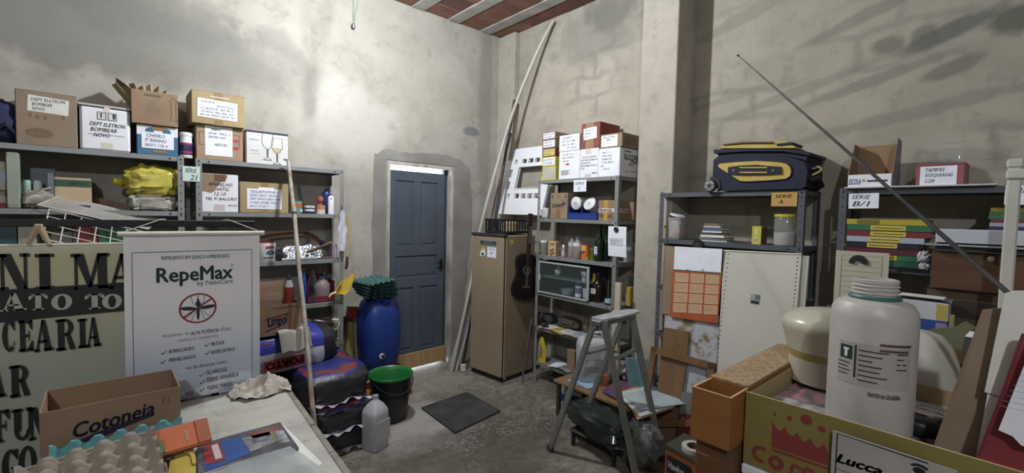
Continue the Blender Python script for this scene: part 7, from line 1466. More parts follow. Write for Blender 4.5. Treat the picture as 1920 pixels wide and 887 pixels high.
# teal egg tray leaning on carton, orange box, grey trays
TEAL = mat('4f8f94', '5fa0a4', 10, .9, bump=.3); AR = math.atan2(ud.y, ud.x)
t = thing('egg_tray', 'light teal pulp egg tray propped against the dark lettered carton', 'egg tray', tuple(FLc+ud*.19-vd*.062+Vector((0, 0, TL_+.03-zr)))); t.rotation_euler = (R(24), 0, AR)
put('tray', egg_mesh(6, 2, .056, .062, TEAL, 8, 5), t); MB().box(-.168, .168, .05, .056, .012, .02, .002).build('rim', TEAL, t)
t = thing('orange_box', 'flat orange printed box lying between the egg trays', 'box', tuple(FLc+ud*.265-vd*.155+Vector((0, 0, TL_+.062-zr)))); t.rotation_euler = (R(38), 0, AR+R(4)); OR = mat('b5521c', 'c25c22', 5, .45)
MB().box(-.15, .12, -.04, .05, 0, .012, .002).build('body', OR, t); MB().box(.12, .16, -.04, .05, -.001, .0125, .002).build('end_panel', mat('9a4418', rough=.5), t); MB().prism([(-.02, -.035), (.03, -.035), (.025, .01), (.0, .02)], .012, .0132).build('leaf_print', mat('4c7a34', rough=.5), t); write(t, 'print', [('~~~', (.075, .11, -.005, .005), .05, 0, 90)], mat('c8a890', rough=.5), FACE_T(.012)); MB().box(-.15, .16, -.046, -.041, .0, .011, .001).build('flap', mat('a04a1c', rough=.5), t)
GREYP = mat('857a6c', '968b7c', 9, .95, bump=.35, bscale=60)
cgt = FLc+ud*.125-vd*.27
t = thing('egg_tray', 'big grey brown pulp egg tray nearest the table front', 'egg tray', (cgt.x, cgt.y, TL_+.045)); t.rotation_euler = (R(14), R(-4), AR+R(2))
put('tray', egg_mesh(5, 4, .062, .062, GREYP, 10, 9, .005), t); MB().box(-.155, .155, .122, .13, .02, .034, .003).build('rim', GREYP, t)
t = thing('egg_tray', 'second grey brown pulp egg tray underneath the big one', 'egg tray', (cgt.x+.005, cgt.y-.005, TL_+.032)); t.rotation_euler = (R(15), R(-4), AR+R(5)); put('tray', egg_mesh(5, 4, .062, .062, GREYP, 7, 12, .005), t); MB().box(-.155, .155, .122, .13, .02, .034, .003).build('rim', GREYP, t)
# yellow pad, catalogues in plastic, clear sleeve
def sheet(name, label, cat, pix, z, th, m, ex=None):
    P4 = [on('Z', z, *p) for p in pix]; ce = sum(P4, Vector())/len(P4); t = thing(name, label, cat, (ce.x, ce.y, z)); pl = [((p-ce).x, (p-ce).y) for p in P4]
    a = sum(pl[i][0]*pl[(i+1) % len(pl)][1]-pl[(i+1) % len(pl)][0]*pl[i][1] for i in range(len(pl)))
    MB().prism(pl if a > 0 else pl[::-1], 0, th).build('sheet', m, t); return t, ce
def on_sheet(t, ce, nm, pix, z, th, m, lift):
    pl = [((p-ce).x, (p-ce).y) for p in [on('Z', z+lift, *q) for q in pix]]; a = sum(pl[i][0]*pl[(i+1) % len(pl)][1]-pl[(i+1) % len(pl)][0]*pl[i][1] for i in range(len(pl)))
    return MB().prism(pl if a > 0 else pl[::-1], lift, lift+th).build(nm, m, t)
t, ce = sheet('yellow_pad', 'mustard yellow plastic pad between the egg trays and catalogues', 'pad', [(322, 858), (340, 848), (362, 849), (368, 870), (364, 960), (305, 960)], TL_+.001, .02, mat('a8932c', 'b49f36', 5, .45)); on_sheet(t, ce, 'raised_rim', [(344, 849), (362, 850), (367, 872), (361, 872), (357, 855)], TL_+.001, .006, mat('b49f36', rough=.4), .021)
t, ce = sheet('plastic_catalogue', 'glossy plastic wrapped catalogue with red and blue cover', 'catalogue', [(370, 842), (420, 826), (525, 797), (560, 845), (400, 935), (372, 900)], TL_+.001, .012, mat('5a5c66', '3c3e48', 12, .15)); zc = TL_+.001
on_sheet(t, ce, 'blue_panel', [(414, 829), (450, 821), (470, 850), (385, 885), (380, 872)], zc, .0012, mat('1f4a94', '2454a0', 6, .15), .012); oo = on_sheet(t, ce, 'red_block', [(378, 838), (411, 829), (424, 862), (387, 873)], zc, .0014, mat('8f2c2c', rough=.15), .0132)
on_sheet(t, ce, 'white_mark', [(396, 836), (408, 832), (417, 858), (404, 862)], zc, .001, mat('b8aaa8', rough=.2), .0147); on_sheet(t, ce, 'red_strip', [(464, 813), (522, 798), (528, 810), (476, 823)], zc, .0012, mat('8c3a2c', '6e4a38', 9, .15), .012)
on_sheet(t, ce, 'grey_photo', [(452, 822), (505, 810), (515, 830), (470, 848)], zc, .0012, mat('3c3c46', '8a8a92', 25, .15), .012); on_sheet(t, ce, 'olive_strip', [(505, 811), (514, 809), (524, 828), (515, 830)], zc, .0012, mat('6e6a34', rough=.15), .0121); on_sheet(t, ce, 'white_photo', [(516, 809), (530, 806), (544, 828), (524, 832)], zc, .0012, mat('a9acb4', '5a5c64', 25, .12), .0122)
t, ce = sheet('paper_sheet', 'white backing sheet under the glossy catalogue', 'paper', [(500, 803), (530, 796), (605, 870), (560, 890)], TL_+.0004, .0005, PAPER2); on_sheet(t, ce, 'fold_line', [(528, 798), (531, 797), (603, 868), (600, 870)], TL_+.0004, .0003, WHITEP, .0006)
PE = on('Z', TL_+.016, 440, 880)
t = thing('plastic_sleeve', 'cloudy clear plastic sleeve spread over the catalogue', 'sleeve', (PE.x, PE.y, TL_+.0165)); cr = [on('Z', TL_+.0165, *p)-t.location for p in ((350, 900), (545, 838), (640, 905), (430, 1010))]
def slv(u, v):
    p = cr[0]*(1-u)*(1-v)+cr[1]*u*(1-v)+cr[2]*u*v+cr[3]*(1-u)*v; return (p.x, p.y, .003+.004*_nz.noise(Vector((u*5, v*6, 1)))+.002*math.sin(u*17+v*9))
MB().grid(slv, 26, 18).build('film', mat('8f9698', 'a9b0b2', 5, .16, alpha=.8, bump=.4, bscale=9), t, 60); MB().rod([Vector(slv(.0, 0)), Vector(slv(.5, 0)), Vector(slv(1, 0))], .0022, 5).build('seam', mat('b4babc', rough=.2), t)
# ================================================================== counter on the right
ZK = 1.1
XO0, XO1 = on('Z', ZK, 1298, 725).x, on('Z', ZK, 1333, 709).x; YO1, YO0 = on('Z', ZK, 1298, 725).y, on('Z', ZK, 1369, 749).y
XCp = on('Z', ZK, 1400, 735).x; ZB2 = on('X', XCp, 1386, 862).z; XE = on('Z', ZK, 1457, 647).x; hO = ZK-on('X', XO0, 1296, 819).z; ZB = ZK-hO
t = thing('white_counter', 'white painted counter block under the crown carton', 'counter', (XO0+.09, -.75, 0)); cw_ = 2.92-(XO0+.09); cy_ = YO0-.004+.75; zt_ = ZB2-.004
MB().box(0, cw_, 0, cy_, .06, zt_-.03, .004).build('body', mat('a9a9a6', 'b4b4b0', 4, .5), t); MB().box(-.01, cw_, 0, cy_, zt_-.029, zt_, .004).build('top', WHITEP, t); MB().box(.03, cw_-.03, .03, cy_-.03, 0, .06).build('plinth', BLACK, t)
t = thing('wooden_pedestal', 'tall dark brown wooden box under the orange wooden holder', 'box', (XO0+.03, YO0, 0)); MB().box(0, .5, .004, YO1-YO0-.004, 0, ZB-.002, .003).build('body', mat('5c3a1c', '6a4624', 3, .6, stretch=(1, 1, 8)), t); MB().box(-.004, 0, .01, YO1-YO0-.01, .1, ZB-.05, .002).build('front_panel', mat('64401f', rough=.6), t)
# wooden holder: small open compartment and chipboard covered section
t = thing('wooden_holder', 'long orange brown wooden holder with chipboard top and open compartment', 'holder', (XO0, YO0, ZB)); dX = XO1-XO0; dY = YO1-YO0; th = .006; LX = XE-XO0
WO = mat('8a5224', '97602c', 3, .5, stretch=(1, 1, 6), bump=.03); CHP = mat('a58a66', '8a6e4c', 70, .7, bump=.15, lo=.42, hi=.6)
b = MB(); b.box(0, th, 0, dY, 0, hO); b.build('front_board', WO, t); MB().box(th, LX, 0, th, 0, hO).build('side_board', WO, t); MB().box(th, LX, dY-th, dY, 0, hO).build('side_board', WO, t); MB().box(dX, dX+th, th, dY-th, 0, hO).build('partition', WO, t); MB().box(LX-th, LX, th, dY-th, 0, hO).build('back_board', WO, t); MB().box(th, LX-th, th, dY-th, 0, th).build('base_board', WO, t)
MB().box(dX+.001, LX, .0005, dY-.0005, hO, hO+.008, .001).build('chipboard_top', CHP, t)
for rc in ((0, th, 0, dY), (th, dX, 0, th), (th, dX, dY-th, dY)): MB().box(rc[0], rc[1], rc[2], rc[3], hO, hO+.0012).build('rim_edge', mat('bb9a68', rough=.6), t)
# crown carton
XC = on('Z', ZK, 1400, 735).x; YC1 = YO0-.006; YC0 = -.28; wd = YC1-YC0
t = thing('crown_carton', 'olive yellow tray carton with a red crown print on its side', 'box', (XC, YC1, ZB2), RZ['R']); o = t.location; h = ZK-ZB2; d = .5; th = .005
OLV = mat('75692f', '827536', 4, .6, bump=.05); b = MB(); b.box(0, wd, 0, th, 0, h); b.build('front_panel', OLV, t); b = MB(); b.box(0, wd, d-th, d, 0, h); b.box(0, th, th, d-th, 0, h*.97); b.box(wd-th, wd, th, d-th, 0, h); b.box(th, wd-th, th, d-th, 0, th); b.build('body', CARD2, t); MB().box(0, wd, 0, th, h, h+.0012).build('cut_edge', mat('a8946a', 'b8a67c', 8, .8), t)
def kp(px, py): r = PR('X', XC, o, px, py, px, py); return (r[0], r[2])
RD = mat('7c2a26', '86302a', 6, .6)
cr_ = [kp(*p) for p in ((1449, 790), (1449, 838), (1553, 873), (1553, 836))]; (ux0, vt0), (_, vb0), (ux1, vb1), (_, vt1) = cr_
top_ = []
for k in range(5):
    for s_ in range(7):
        a = k/4.4+s_/6/4.4
        if a > 1: break
        top_.append((ux0+(ux1-ux0)*a, vt0+(vt1-vt0)*a-.018*abs(math.sin(math.pi*(s_/6)))))
MB().prism(([(ux0, vb0)]+[(ux1, vb1)]+top_[::-1]), .0003, .0012, FRONT).build('crown_print', RD, t)
for px, py, rx, ry in ((1453, 777, .0045, .0045), (1480.5, 784, .0065, .007), (1512, 787, .014, .0135), (1541, 805, .009, .008)): u, v = kp(px, py); MB().lathe([(0, 0), (1, 0)], 16, FRONT @ T(u, v, .0012) @ S(rx, ry, 1)).build('crown_dot', RD, t)
ls = [kp(*p) for p in ((1449, 841), (1553, 877), (1553, 881), (1449, 845))]; MB().prism(ls[::-1], .0003, .0012, FRONT).build('crown_bar', RD, t)
def ring_(b, cu, cv, ro, ri, a0, a1, k=18):
    pts = [(cu+ro*math.cos(R(a0+(a1-a0)*i/k)), cv+ro*math.sin(R(a0+(a1-a0)*i/k))) for i in range(k+1)]; pin = [(cu+ri*math.cos(R(a0+(a1-a0)*i/k)), cv+ri*math.sin(R(a0+(a1-a0)*i/k))) for i in range(k+1)]
    for i in range(k): b.prism([pts[i], pts[i+1], pin[i+1], pin[i]], .0003, .0014, FRONT)
def unit(px): a, c_ = kp(px, 840), kp(px+10, 840); return abs(c_[0]-a[0])/10
s_ = unit(1430)
b = MB(); u, v = kp(1427, 852); ring_(b, u, v, 17.5*s_, 10*s_, 55, 290); b.build('letter', RD, t); b = MB(); u, v = kp(1455, 868); ring_(b, u, v, 14.5*s_, 6*s_, 0, 360, 24); b.build('letter', RD, t)
b = MB(); u, v = kp(1489, 880); ring_(b, u+4*s_, v, 11*s_, 5*s_, 30, 180); b.box(u-7*s_, u-1*s_, max(v-20*s_, .004), v, .0003, .0014, 0, FRONT); b.build('letter', RD, t); b = MB(); u, v = kp(1517, 890); ring_(b, u, v, 13*s_, 6*s_, 0, 360, 24); b.build('letter', RD, t)
# printed magazine under the jugs
z = ZB+.03; t = thing('magazine_stack', 'pink and grey magazines lining the crown carton under the jugs', 'magazine', (XC+.25, (YC1+YC0)/2, ZB2+.006)); hz = h-.055
MB().box(-.23, .23, -wd/2+.02, wd/2-.02, 0, hz-.012, .002).build('pages', PAPER2, t); MB().box(-.231, .23, -wd/2+.02, wd/2-.018, hz-.0115, hz-.004, .001).build('cover', mat('a8707a', '5a5a5e', 7, .45, lo=.45, hi=.55), t); MB().box(-.231, -.06, .02, wd/2-.02, hz-.0038, hz, 0).build('cover_photo', mat('4a4a4c', 'b0aeb0', 22, .4), t)
ZM = ZB2+.006+hz
# lettered white card with phone
pA, pB = on('X', XC-.012, 1561, 808), on('X', XC-.012, 1742, 868)
lx = XC-.014; org = Vector((lx, on('X', lx, 1561, 845).y, ZB2-.12)); t = thing('notice_card', 'white card with black frame line and telephone symbol before the crown carton', 'sign', org, RZ['R'])
cx1 = org.y-on('X', lx, 1760, 870).y+.03; ztop = on('X', lx, 1562, 806).z-org.z; zr_ = on('X', lx, 1742, 866).z-org.z
slope = (zr_-ztop)/(cx1-.03); topR = ztop+slope*cx1*.0
def qp(px, py): r = PR('X', lx, org, px, py, px, py); return (r[0], r[2])
CRD = mat('97948e', 'a3a09a', 5, .6); pts = [(0, .0), (cx1, 0), (cx1, qp(1742, 866)[1]), qp(1562, 806)]
MB().prism([(u, v) for u, v in pts], .0, .003, FRONT).build('card', CRD, t)
fl_ = [qp(1571, 812), qp(1740, 868)]; b = MB(); b.strip([(fl_[0][0], 0), fl_[0], fl_[1]], .0035, FRONT @ T(0, 0, .0034)); b.build('frame_line', NVY, t)
b = MB(); v_, f_ = glyphs('Lucca', .045, .28, 3); xs = [p[0] for p in v_]; ys = [p[1] for p in v_]; x0, x1, y0, y1 = min(xs), max(xs), min(ys), max(ys); A0, A1 = qp(1568, 857), qp(1655, 884)
b.add([(A0[0]+(p[0]-x0)/(x1-x0)*(A1[0]-A0[0]), -.0036, A0[1]+(A1[1]-A0[1])*(p[0]-x0)/(x1-x0)-.011+(p[1]-y0)/(y1-y0)*.024) for p in v_], f_); b.build('brand_print', mat('15171c', rough=.5), t)
A0, A1 = qp(1565, 877), qp(1640, 900); b = MB(); b.strip([A0, A1], .0016, FRONT @ T(0, 0, .0036)); b.build('rule_line', mat('4a2a2c', rough=.6), t)
u, v = qp(1724, 880); b = MB(); b.lathe([(0, 0), (1, 0)], 16, FRONT @ T(u, v-.003, .0036) @ S(.011, .008, 1)); ar = [(u+.016*math.cos(R(a)), v+.004+.009*math.sin(R(a))) for a in range(10, 171, 16)]+[(u+.011*math.cos(R(a)), v+.003+.004*math.sin(R(a))) for a in range(170, 9, -16)]; b.prism(ar, .0034, .0038, FRONT); b.build('telephone_print', mat('15171c', rough=.5), t)
# big white bottle
q = on('Z', ZM+.004, 1622, 800); dpt = -(MR.transposed() @ (q-CAM)).z; rB = 66*dpt/FPX
hB = on('X', q.x, 1625, 520).z-ZM-.004
t = thing('pharmacy_bottle', 'large white plastic bottle with green neck ring and printed label', 'bottle', (q.x+.02, q.y, ZM+.001)); FB_ = math.atan2(-q.y, -q.x)
WB = mat('a9a49e', 'b3aea8', 3, .42); hs = hB
MB().lathe([(0, 0), (rB*.94, 0), (rB*.99, .006), (rB, .015), (rB, hs*.75), (rB*.97, hs*.8), (rB*.86, hs*.845), (rB*.62, hs*.865), (rB*.52, hs*.875), (rB*.51, hs*.97), (rB*.53, hs*.975), (rB*.53, hs*.995), (rB*.47, hs), (rB*.45, hs*.98), (rB*.45, hs*.88), (0, hs*.87)], 44).build('body', WB, t, 40)
for k in range(3): MB().lathe([(rB*.51, hs*(.90+.025*k)), (rB*.555, hs*(.906+.025*k)), (rB*.51, hs*(.914+.025*k))], 32).build('thread', WB, t, 60)
MB().lathe([(rB*.52, hs*.866), (rB*.6, hs*.868), (rB*.605, hs*.882), (rB*.57, hs*.893), (rB*.51, hs*.893)], 36).build('neck_ring', mat('2f6a62', '28605a', 6, .5), t, 40)
def wrap(name, items, m, lift=.0008):
    """flat print wrapped on the bottle; u in metres along the wall from the side facing the room, v height"""
    b = MB()
    for kind, dat in items:
        if kind == 'box':
            u0, u1, v0, v1 = dat; n = max(1, int(abs(u1-u0)/.012)); P = lambda u, v: ((rB+lift)*math.cos(FB_+u/rB), (rB+lift)*math.sin(FB_+u/rB), v)
            for i in range(n): a = u0+(u1-u0)*i/n; e = u0+(u1-u0)*(i+1)/n; b.add([P(a, v0), P(e, v0), P(e, v1), P(a, v1)], [(0, 1, 2, 3)])
        else:
            tx, (u0, u1, v0, v1), bo = dat; v_, f_ = glyphs(tx, bo, 0); xs = [p[0] for p in v_]; ys = [p[1] for p in v_]; x0, x1, y0, y1 = min(xs), max(xs), min(ys), max(ys)
            vv = []
            for p in v_:
                u = u0+(p[0]-x0)/(x1-x0)*(u1-u0); vv.append(((rB+lift)*math.cos(FB_+u/rB), (rB+lift)*math.sin(FB_+u/rB), v0+(p[1]-y0)/(y1-y0)*(v1-v0)))
            b.add(vv, f_)
    return b.build(name, m, t)
def bv(py): return on('X', q.x, 1625, py).z-ZM
DK = mat('3c3a38', rough=.6); px_ = .8*dpt/FPX
LBL = mat('9c9992', 'a6a39c', 6, .45)
wrap('label_sheet', [('box', (-64*px_, 78*px_, bv(712), bv(636)))], LBL, .0006)
wrap('green_emblem', [('box', (-60*px_, -34*px_, bv(668), bv(643)))], mat('1c3a2c', rough=.5), .0011); wrap('emblem_mark', [('box', (-50*px_, -44*px_, bv(664), bv(648))), ('box', (-53*px_, -41*px_, bv(652), bv(648)))], WHITEP, .0016)
wrap('label_bar', [('box', (-30*px_, -26*px_, bv(699), bv(640)))], mat('2c302e', rough=.5), .0011)
rows_ = []
rng = random.Random(6)
for k in range(7): rows_ += [('box', (-22*px_, (-22+rng.uniform(25, 60))*px_, bv(649+9*k), bv(646.5+9*k)))]+([('box', (46*px_, (46+rng.uniform(10, 26))*px_, bv(649+9*k), bv(646.5+9*k)))] if k < 4 else [])
rows_ += [('box', (-64*px_+k*3*px_*0, (-38-4*(k % 2))*px_, bv(676+7*k), bv(674+7*k))) for k in range(4)]
wrap('label_text', rows_, DK, .0012)['kind'] = 'stuff'
wrap('stamp_text', [('text', ('~~~~~~~~~~~~~~', (14*px_, 76*px_, bv(636), bv(630)), .03)), ('text', ('~~~~~~~~~~~', (14*px_, 70*px_, bv(646), bv(640)), .03))], mat('4c3030', rough=.6), .0014)
wrap('warning_text', [('text', ('MANTER NA GELADEIRA', (-2*px_, 58*px_, bv(728), bv(720)), .03))], mat('46302c', rough=.6))
# translucent jug and white bell shade
q = on('Z', ZM+.003, 1548, 716); dp = -(MR.transposed() @ (q-CAM)).z; s_ = dp/FPX; zj = lambda py: on('X', q.x, 1548, py).z-ZM-.002
t = thing('translucent_jug', 'yellowish translucent upturned jug behind the big white bottle', 'jug', (q.x, q.y, ZM+.002)); r0 = 71*s_; H_ = zj(578)
JG = mat('b4b09a', 'bab6a2', 3, .3, alpha=.93)
MB().lathe([(0, 0), (r0*.74, 0), (r0*.84, .006), (r0*.86, H_*.3), (r0*.88, H_*.36), (r0*1.05, H_*.72), (r0*1.08, H_*.78), (r0*1.0, H_*.86), (r0*.75, H_*.95), (r0*.4, H_*.99), (0, H_)], 36).build('body', JG, t, 50); MB().lathe([(r0*.862, H_*.33), (r0*.885, H_*.36), (r0*.93, H_*.45), (r0*.925, H_*.45)], 36).build('stained_band', mat('9a8848', 'a8985c', 5, .35), t, 60)
q = on('Z', ZM+.003, 1748, 752); dp = -(MR.transposed() @ (q-CAM)).z; s_ = dp/FPX; t = thing('bell_shade', 'pale bell shaped plastic shade behind the big white bottle', 'shade', (q.x+.09, q.y+.045, ZM+.002)); H_ = on('X', q.x+.09, 1700, 616).z-ZM; r0 = 68*s_
MB().lathe([(r0*1.05, 0), (r0*1.0, .004), (r0*.95, H_*.2), (r0*.86, H_*.5), (r0*.7, H_*.78), (r0*.48, H_*.95), (r0*.15, H_), (0, H_)], 36).build('shell', mat('a5a596', 'b0b0a2', 3, .5), t, 50); MB().lathe([(r0*.97, H_*.05), (r0*1.06, H_*.02), (r0*1.07, 0), (r0*.98, 0)], 36).build('dusty_rim', mat('6c6c62', '84847a', 14, .8), t, 50)
# papers, handset near the carton end
q = on('Z', ZM+.004, 1745, 770); t = thing('paper_sheet', 'white written sheet lying in the crown carton beside the bottle', 'paper', (q.x, q.y, ZM+.0015), RZ['R']+R(-8)); MB().box(-.06, .09, -.05, .1, 0, .001).build('sheet', PAPER, t); hand(t, (-.05, .08, -.02, .09), [('~', 0, .9), ('~', .1, .8), ('~', .0, .7)], INKB, FACE_T(.0), .0016, 3)
q = on('Z', ZM+.003, 1722, 815); t = thing('black_handset', 'black plastic handset lying on the carton edge beside the bottle', 'handset', (q.x+.0, q.y-.01, ZM+.004), RZ['R']+R(20)); lump(.075, .06, .045, 6, .7, .1).build('body', mat('101012', rough=.5), t, 50); MB().box(.02, .12, -.012, .012, .02, .036, .006, RY(-12) @ RZm(25)).build('grip', mat('2a2322', rough=.45), t); MB().box(.02, .075, .018, .04, .016, .03, .004, RY(-10) @ RZm(28)).build('strip', mat('8a9090', rough=.4), t)
# boxes behind on the counter: dark carton, wooden drawer, foam tray
XD = 2.62; pA = on('X', XD, 1738, 545); zd = on('X', XD, 1800, 543).z
ZCt = zt_
t = thing('dark_carton', 'large dark brown carton with faint print under the wooden drawer', 'box', (XD, pA.y, ZCt+.001), RZ['R']); hD = zd-ZCt-.002; wD = .58; MB().box(0, wD, 0, .28, 0, hD, .004).build('body', mat('4c3c2c', '564534', 5, .85), t); flat(t, 'dark_label', (.04, .3, hD*.74, hD*.9), mat('2c231c', rough=.8)); write(t, 'print', [('~~~~~~', (.06, .2, hD*.5, hD*.56), .05, 0), ('~~~~', (.06, .18, hD*.36, hD*.42), .05, 0)], mat('2c231c', rough=.8)); MB().box(-.001, wD+.001, -.001, .281, hD-.006, hD, 0).build('lid_edge', mat('43352a', rough=.85), t)
pA = on('X', XD-.03, 1746, 500); z0 = zd+.001; z1 = on('X', XD-.03, 1800, 473).z
t = thing('wooden_chest', 'dark brown wooden drawer front lying on the dark carton', 'drawer', (XD-.03, pA.y, z0), RZ['R']); hD = z1-z0; b = MB(); b.box(0, .56, 0, .018, 0, hD, .002); b.build('front', mat('4a2c16', '5c3a1e', 2.5, .5, stretch=(1, 1, 7)), t); MB().box(0, .56, .018, .3, 0, hD*.9, .002).build('box', mat('3a2616', '46301c', 3, .6), t); u = pA.y-on('X', XD-.03, 1859, 480).y; MB().lathe([(0, 0), (.009, 0), (.011, .012), (.0, .016)], 12, FRONT @ T(u, hD-.02, 0)).build('knob', mat('8a7a64', rough=.4), t, 40)
pA = on('X', XD-.06, 1754, 445); z0 = z1+.002; zf0 = on('X', XD-.06, 1800, 461).z; zf1 = on('X', XD-.06, 1800, 431).z
t = thing('black_folder', 'thin black folder between the drawer and the white foam tray', 'folder', (XD-.05, pA.y, z0), RZ['R']); MB().box(0, .54, 0, .28, 0, max(.006, zf0-z0-.002), .002).build('cover', BLACK, t); MB().box(.003, .537, -.001, 0, .002, .005).build('pages', mat('5a5a58', rough=.7), t)
t = thing('foam_tray', 'long white foam tray lying on the black folder', 'tray', (XD-.06, pA.y, zf0+.001), RZ['R']); hF = zf1-zf0; b = MB(); b.box(0, .55, 0, .012, 0, hF, .004); b.box(0, .012, .012, .27, 0, hF); b.box(.538, .55, .012, .27, 0, hF); b.box(.012, .538, .258, .27, 0, hF); b.box(0, .55, 0, .27, 0, .01); b.build('body', mat('a9acb8', 'b4b7c2', 4, .8), t); MB().box(-.03, .56, -.006, .0, -.004, .004, .001).build('lip', mat('8d9098', rough=.7), t)
# white pole
pA = on('X', 2.45, 1905, 300); t = thing('white_pole', 'white plastic pole with a clamp standing on the counter', 'pole', (2.45, pA.y, ZCt)); MB().box(-.014, .014, -.018, .018, 0, pA.z-ZCt, .005).build('shaft', mat('a9a89c', 'b4b3a8', 4, .5), t); MB().box(-.022, .022, -.035, .022, pA.z-ZCt-.07, pA.z-ZCt-.035, .005).build('clamp', mat('b4b3a8', rough=.5), t); MB().box(-.018, .018, -.022, .022, pA.z-ZCt-.03, pA.z-ZCt+.004, .006).build('cap', mat('b4b3a8', rough=.5), t)
# blue and white printed packs
zz = ZCt+.001
for k, (y0_, y1_, c1, c2, nm) in enumerate(((650, 624, 'b4b6bc', 'a6a8ae', 'white lower'), (622, 596, '1f3f94', '1a3580', 'blue middle'), (594, 562, 'b4b6bc', 'a6a8ae', 'white upper'))):
    X_ = 2.5; zt2 = on('X', X_, 1712, y1_).z; pA = on('X', X_, 1682, 600); t = thing('printed_pack', nm+' printed pack in the pile behind the big bottle', 'pack', (X_, pA.y, zz), RZ['R']); MB().box(0, .155, 0, .1, 0, zt2-zz-.001, .003).build('body', mat(c1, c2, 5, .5), t); flat(t, 'yellow_edge', (.12, .154, .004, zt2-zz-.006), mat('a8983c' if k != 1 else '8a6aa0', rough=.5)); zz = zt2
t = thing('paper_heap', 'loose grey papers on top of the printed packs', 'paper', (2.5, pA.y, zz), RZ['R']); MB().grid(lambda u, v: (-.03+.19*u, .0+.1*v, .003+.01*math.sin(u*3)), 6, 4).build('sheet', mat('8a8f98', 'a5aab2', 5, .6), t, 60); MB().box(.0, .14, -.004, .08, .014, .017).build('top_sheet', PAPER2, t)
# bird cut out
XBd = 2.05; zb_ = on('X', XBd, 1790, 668).z; pts = [on('X', XBd, *p) for p in ((1721, 626), (1740, 620), (1760, 616), (1795, 613), (1802, 607), (1812, 604), (1819, 609), (1832, 615), (1818, 622), (1809, 631), (1804, 655), (1795, 666), (1782, 664), (1765, 645), (1745, 632))]
o_ = Vector((XBd, pts[0].y, ZCt)); t = thing('bird_cutout', 'olive green wooden bird cut out standing on a block behind the shade', 'ornament', (XBd, pts[0].y, ZCt+.001), RZ['R']); MB().prism([(o_.y-p.y, p.z-ZCt) for p in pts][::-1], -.012, .0, FRONT).build('bird', mat('5a5c40', '666848', 6, .7), t); u = o_.y-on('X', XBd, 1790, 660).y; vz = on('X', XBd, 1790, 655).z-ZCt
MB().box(u-.02, u+.02, -.015, .03, vz-.05, vz, .008).build('orange_body', mat('6a4a1e', rough=.7), t); MB().box(u-.025, u+.025, -.02, .035, 0, vz-.05, .004).build('block', mat('33302c', rough=.7), t); u2 = o_.y-on('X', XBd, 1784, 600).y; MB().box(u2-.006, u2+.006, .014, .024, 0, on('X', XBd, 1784, 592).z-ZCt, .002).build('peg', mat('8a7a50', rough=.7), t)
t = thing('grey_case', 'dark grey case standing behind the bird cut out', 'case', (2.25, on('X', 2.25, 1798, 650).y, ZCt+.001), RZ['R']); hh = on('X', 2.25, 1810, 632).z-ZCt; MB().box(0, .2, 0, .1, 0, hh, .004).build('body', mat('3f4348', '4a4e54', 5, .5), t); MB().box(0, .2, -.002, .1, hh, hh+.006, .001).build('paper_top', PAPER, t)
# cardboard and paper sheets standing at the right edge
def stand(name, label, cat, X, pix, th, m):
    pts = [on('X', X, *p) for p in pix]; oy = pts[0].y; t = thing(name, label, cat, (X, oy, ZCt+.001), RZ['R']); pl = [(oy-p.y, max(p.z-ZCt-.001, 0)) for p in pts]
    a = sum(pl[i][0]*pl[(i+1) % len(pl)][1]-pl[(i+1) % len(pl)][0]*pl[i][1] for i in range(len(pl))); MB().prism(pl if a > 0 else pl[::-1], 0, th, FRONT).build('sheet', m, t); return t, pl
Xs = XO0+.12
t, pl = stand('cardboard_sheet', 'tall brown cardboard panel leaning behind white papers', 'cardboard', Xs+.05, [(1846, 580), (1882, 577), (1888, 590), (1880, 1100), (1645, 1150), (1720, 930)], .006, CARD); MB().strip([pl[0], pl[-1], pl[-2]], .006, FRONT @ T(0, 0, .0066)).build('edge_crease', CARD3, t)
t, pl = stand('paper_stack', 'tall white paper stack standing before the brown cardboard panel', 'paper', Xs+.02, [(1884, 550), (1900, 545), (1990, 545), (1960, 1100), (1740, 1100), (1812, 858), (1828, 866), (1852, 736), (1846, 734)], .008, PAPER2); a, e = pl[5], pl[8]; MB().strip([(pl[8][0], pl[8][1]), (pl[8][0]+.05, pl[8][1]-.008)], .0018, FRONT @ T(0, 0, .0085)).build('page_edge', INKB, t)
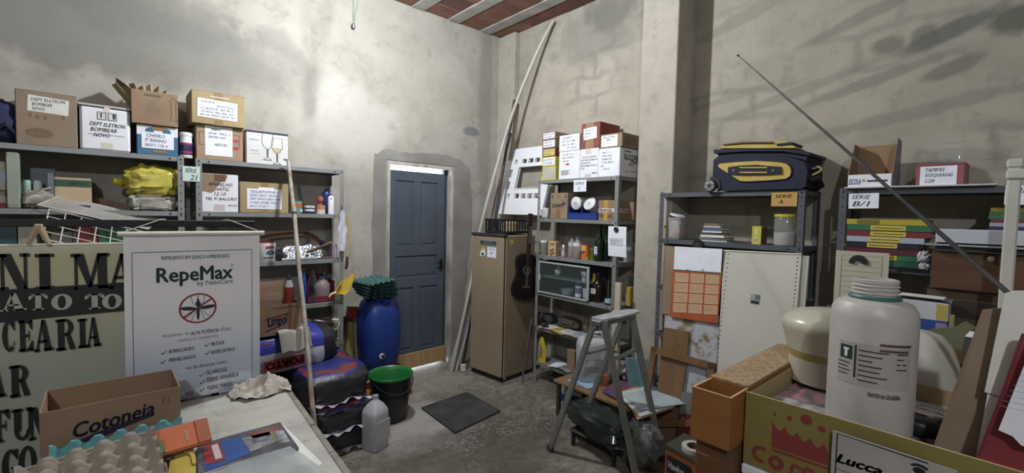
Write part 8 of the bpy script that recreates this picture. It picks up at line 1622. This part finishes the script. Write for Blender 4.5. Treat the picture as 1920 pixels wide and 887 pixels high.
t, pl = stand('red_folder', 'red paper folder standing before the white paper stack', 'folder', Xs-.02, [(1918, 625), (1935, 625), (1960, 1150), (1760, 1150), (1824, 880), (1880, 735)], .006, mat('82262e', '8c2c34', 5, .5)); MB().strip([pl[0], pl[5], pl[4]], .004, FRONT @ T(0, 0, .0066)).build('spine', mat('701f28', rough=.5), t)
t, pl = stand('ruled_sheet', 'ruled white sheet standing in front of the red folder', 'paper', Xs-.05, [(1938, 640), (2020, 640), (2020, 860), (1915, 835), (1899, 818), (1872, 806)], .002, PAPER); b = MB()
for k in range(12): v = pl[0][1]-.012*k-.01; b.strip([(pl[0][0]+.006-.004*k, v), (pl[1][0]-.005, v)], .0008, FRONT @ T(0, 0, .0024))
b.build('ruled_lines', mat('9aa0b4', rough=.7), t)['kind'] = 'stuff'
t, pl = stand('paper_stack', 'grey paper edges standing beside the red folder', 'paper', Xs+.0, [(1905, 820), (1990, 820), (1990, 1100), (1880, 1100), (1890, 900)], .006, mat('76747a', '86848a', 8, .6)); MB().strip([pl[0], pl[4], pl[3]], .003, FRONT @ T(0, 0, .0066)).build('page_edge', PAPER2, t)
# rod aerial
P0, P1 = on('X', 1.62, 1893, 552), on('X', 2.0, 1385, 105); d_ = (P0-P1).normalized(); foot = P0+d_*((P0.z-ZCt-.012)/-d_.z)
t = thing('rod_aerial', 'long thin telescopic rod aerial slanting up across the wall', 'aerial', foot); a_ = P1-foot; f0 = (P0-foot)
ks = [0, .25, .45, .62, .76, .88, 1]
for i in range(6): MB().rod([f0+(a_-f0)*ks[i], f0+(a_-f0)*ks[i+1]], .0062-.0008*i, 8).build('section', mat('5a605e', '6c7270', 8, .35, .7), t, 40)
MB().rod([a_, a_+d_*-.008], .0045, 8).build('tip', BLACK, t); MB().rod([(0, 0, 0), f0*.5, f0], [.012, .011, .0085], 10).build('base_sleeve', mat('2f4a42', '3a564c', 6, .5), t, 40); MB().box(-.03, .03, -.03, .03, -.011, .004, .003).build('foot', mat('2f4a42', rough=.5), t)
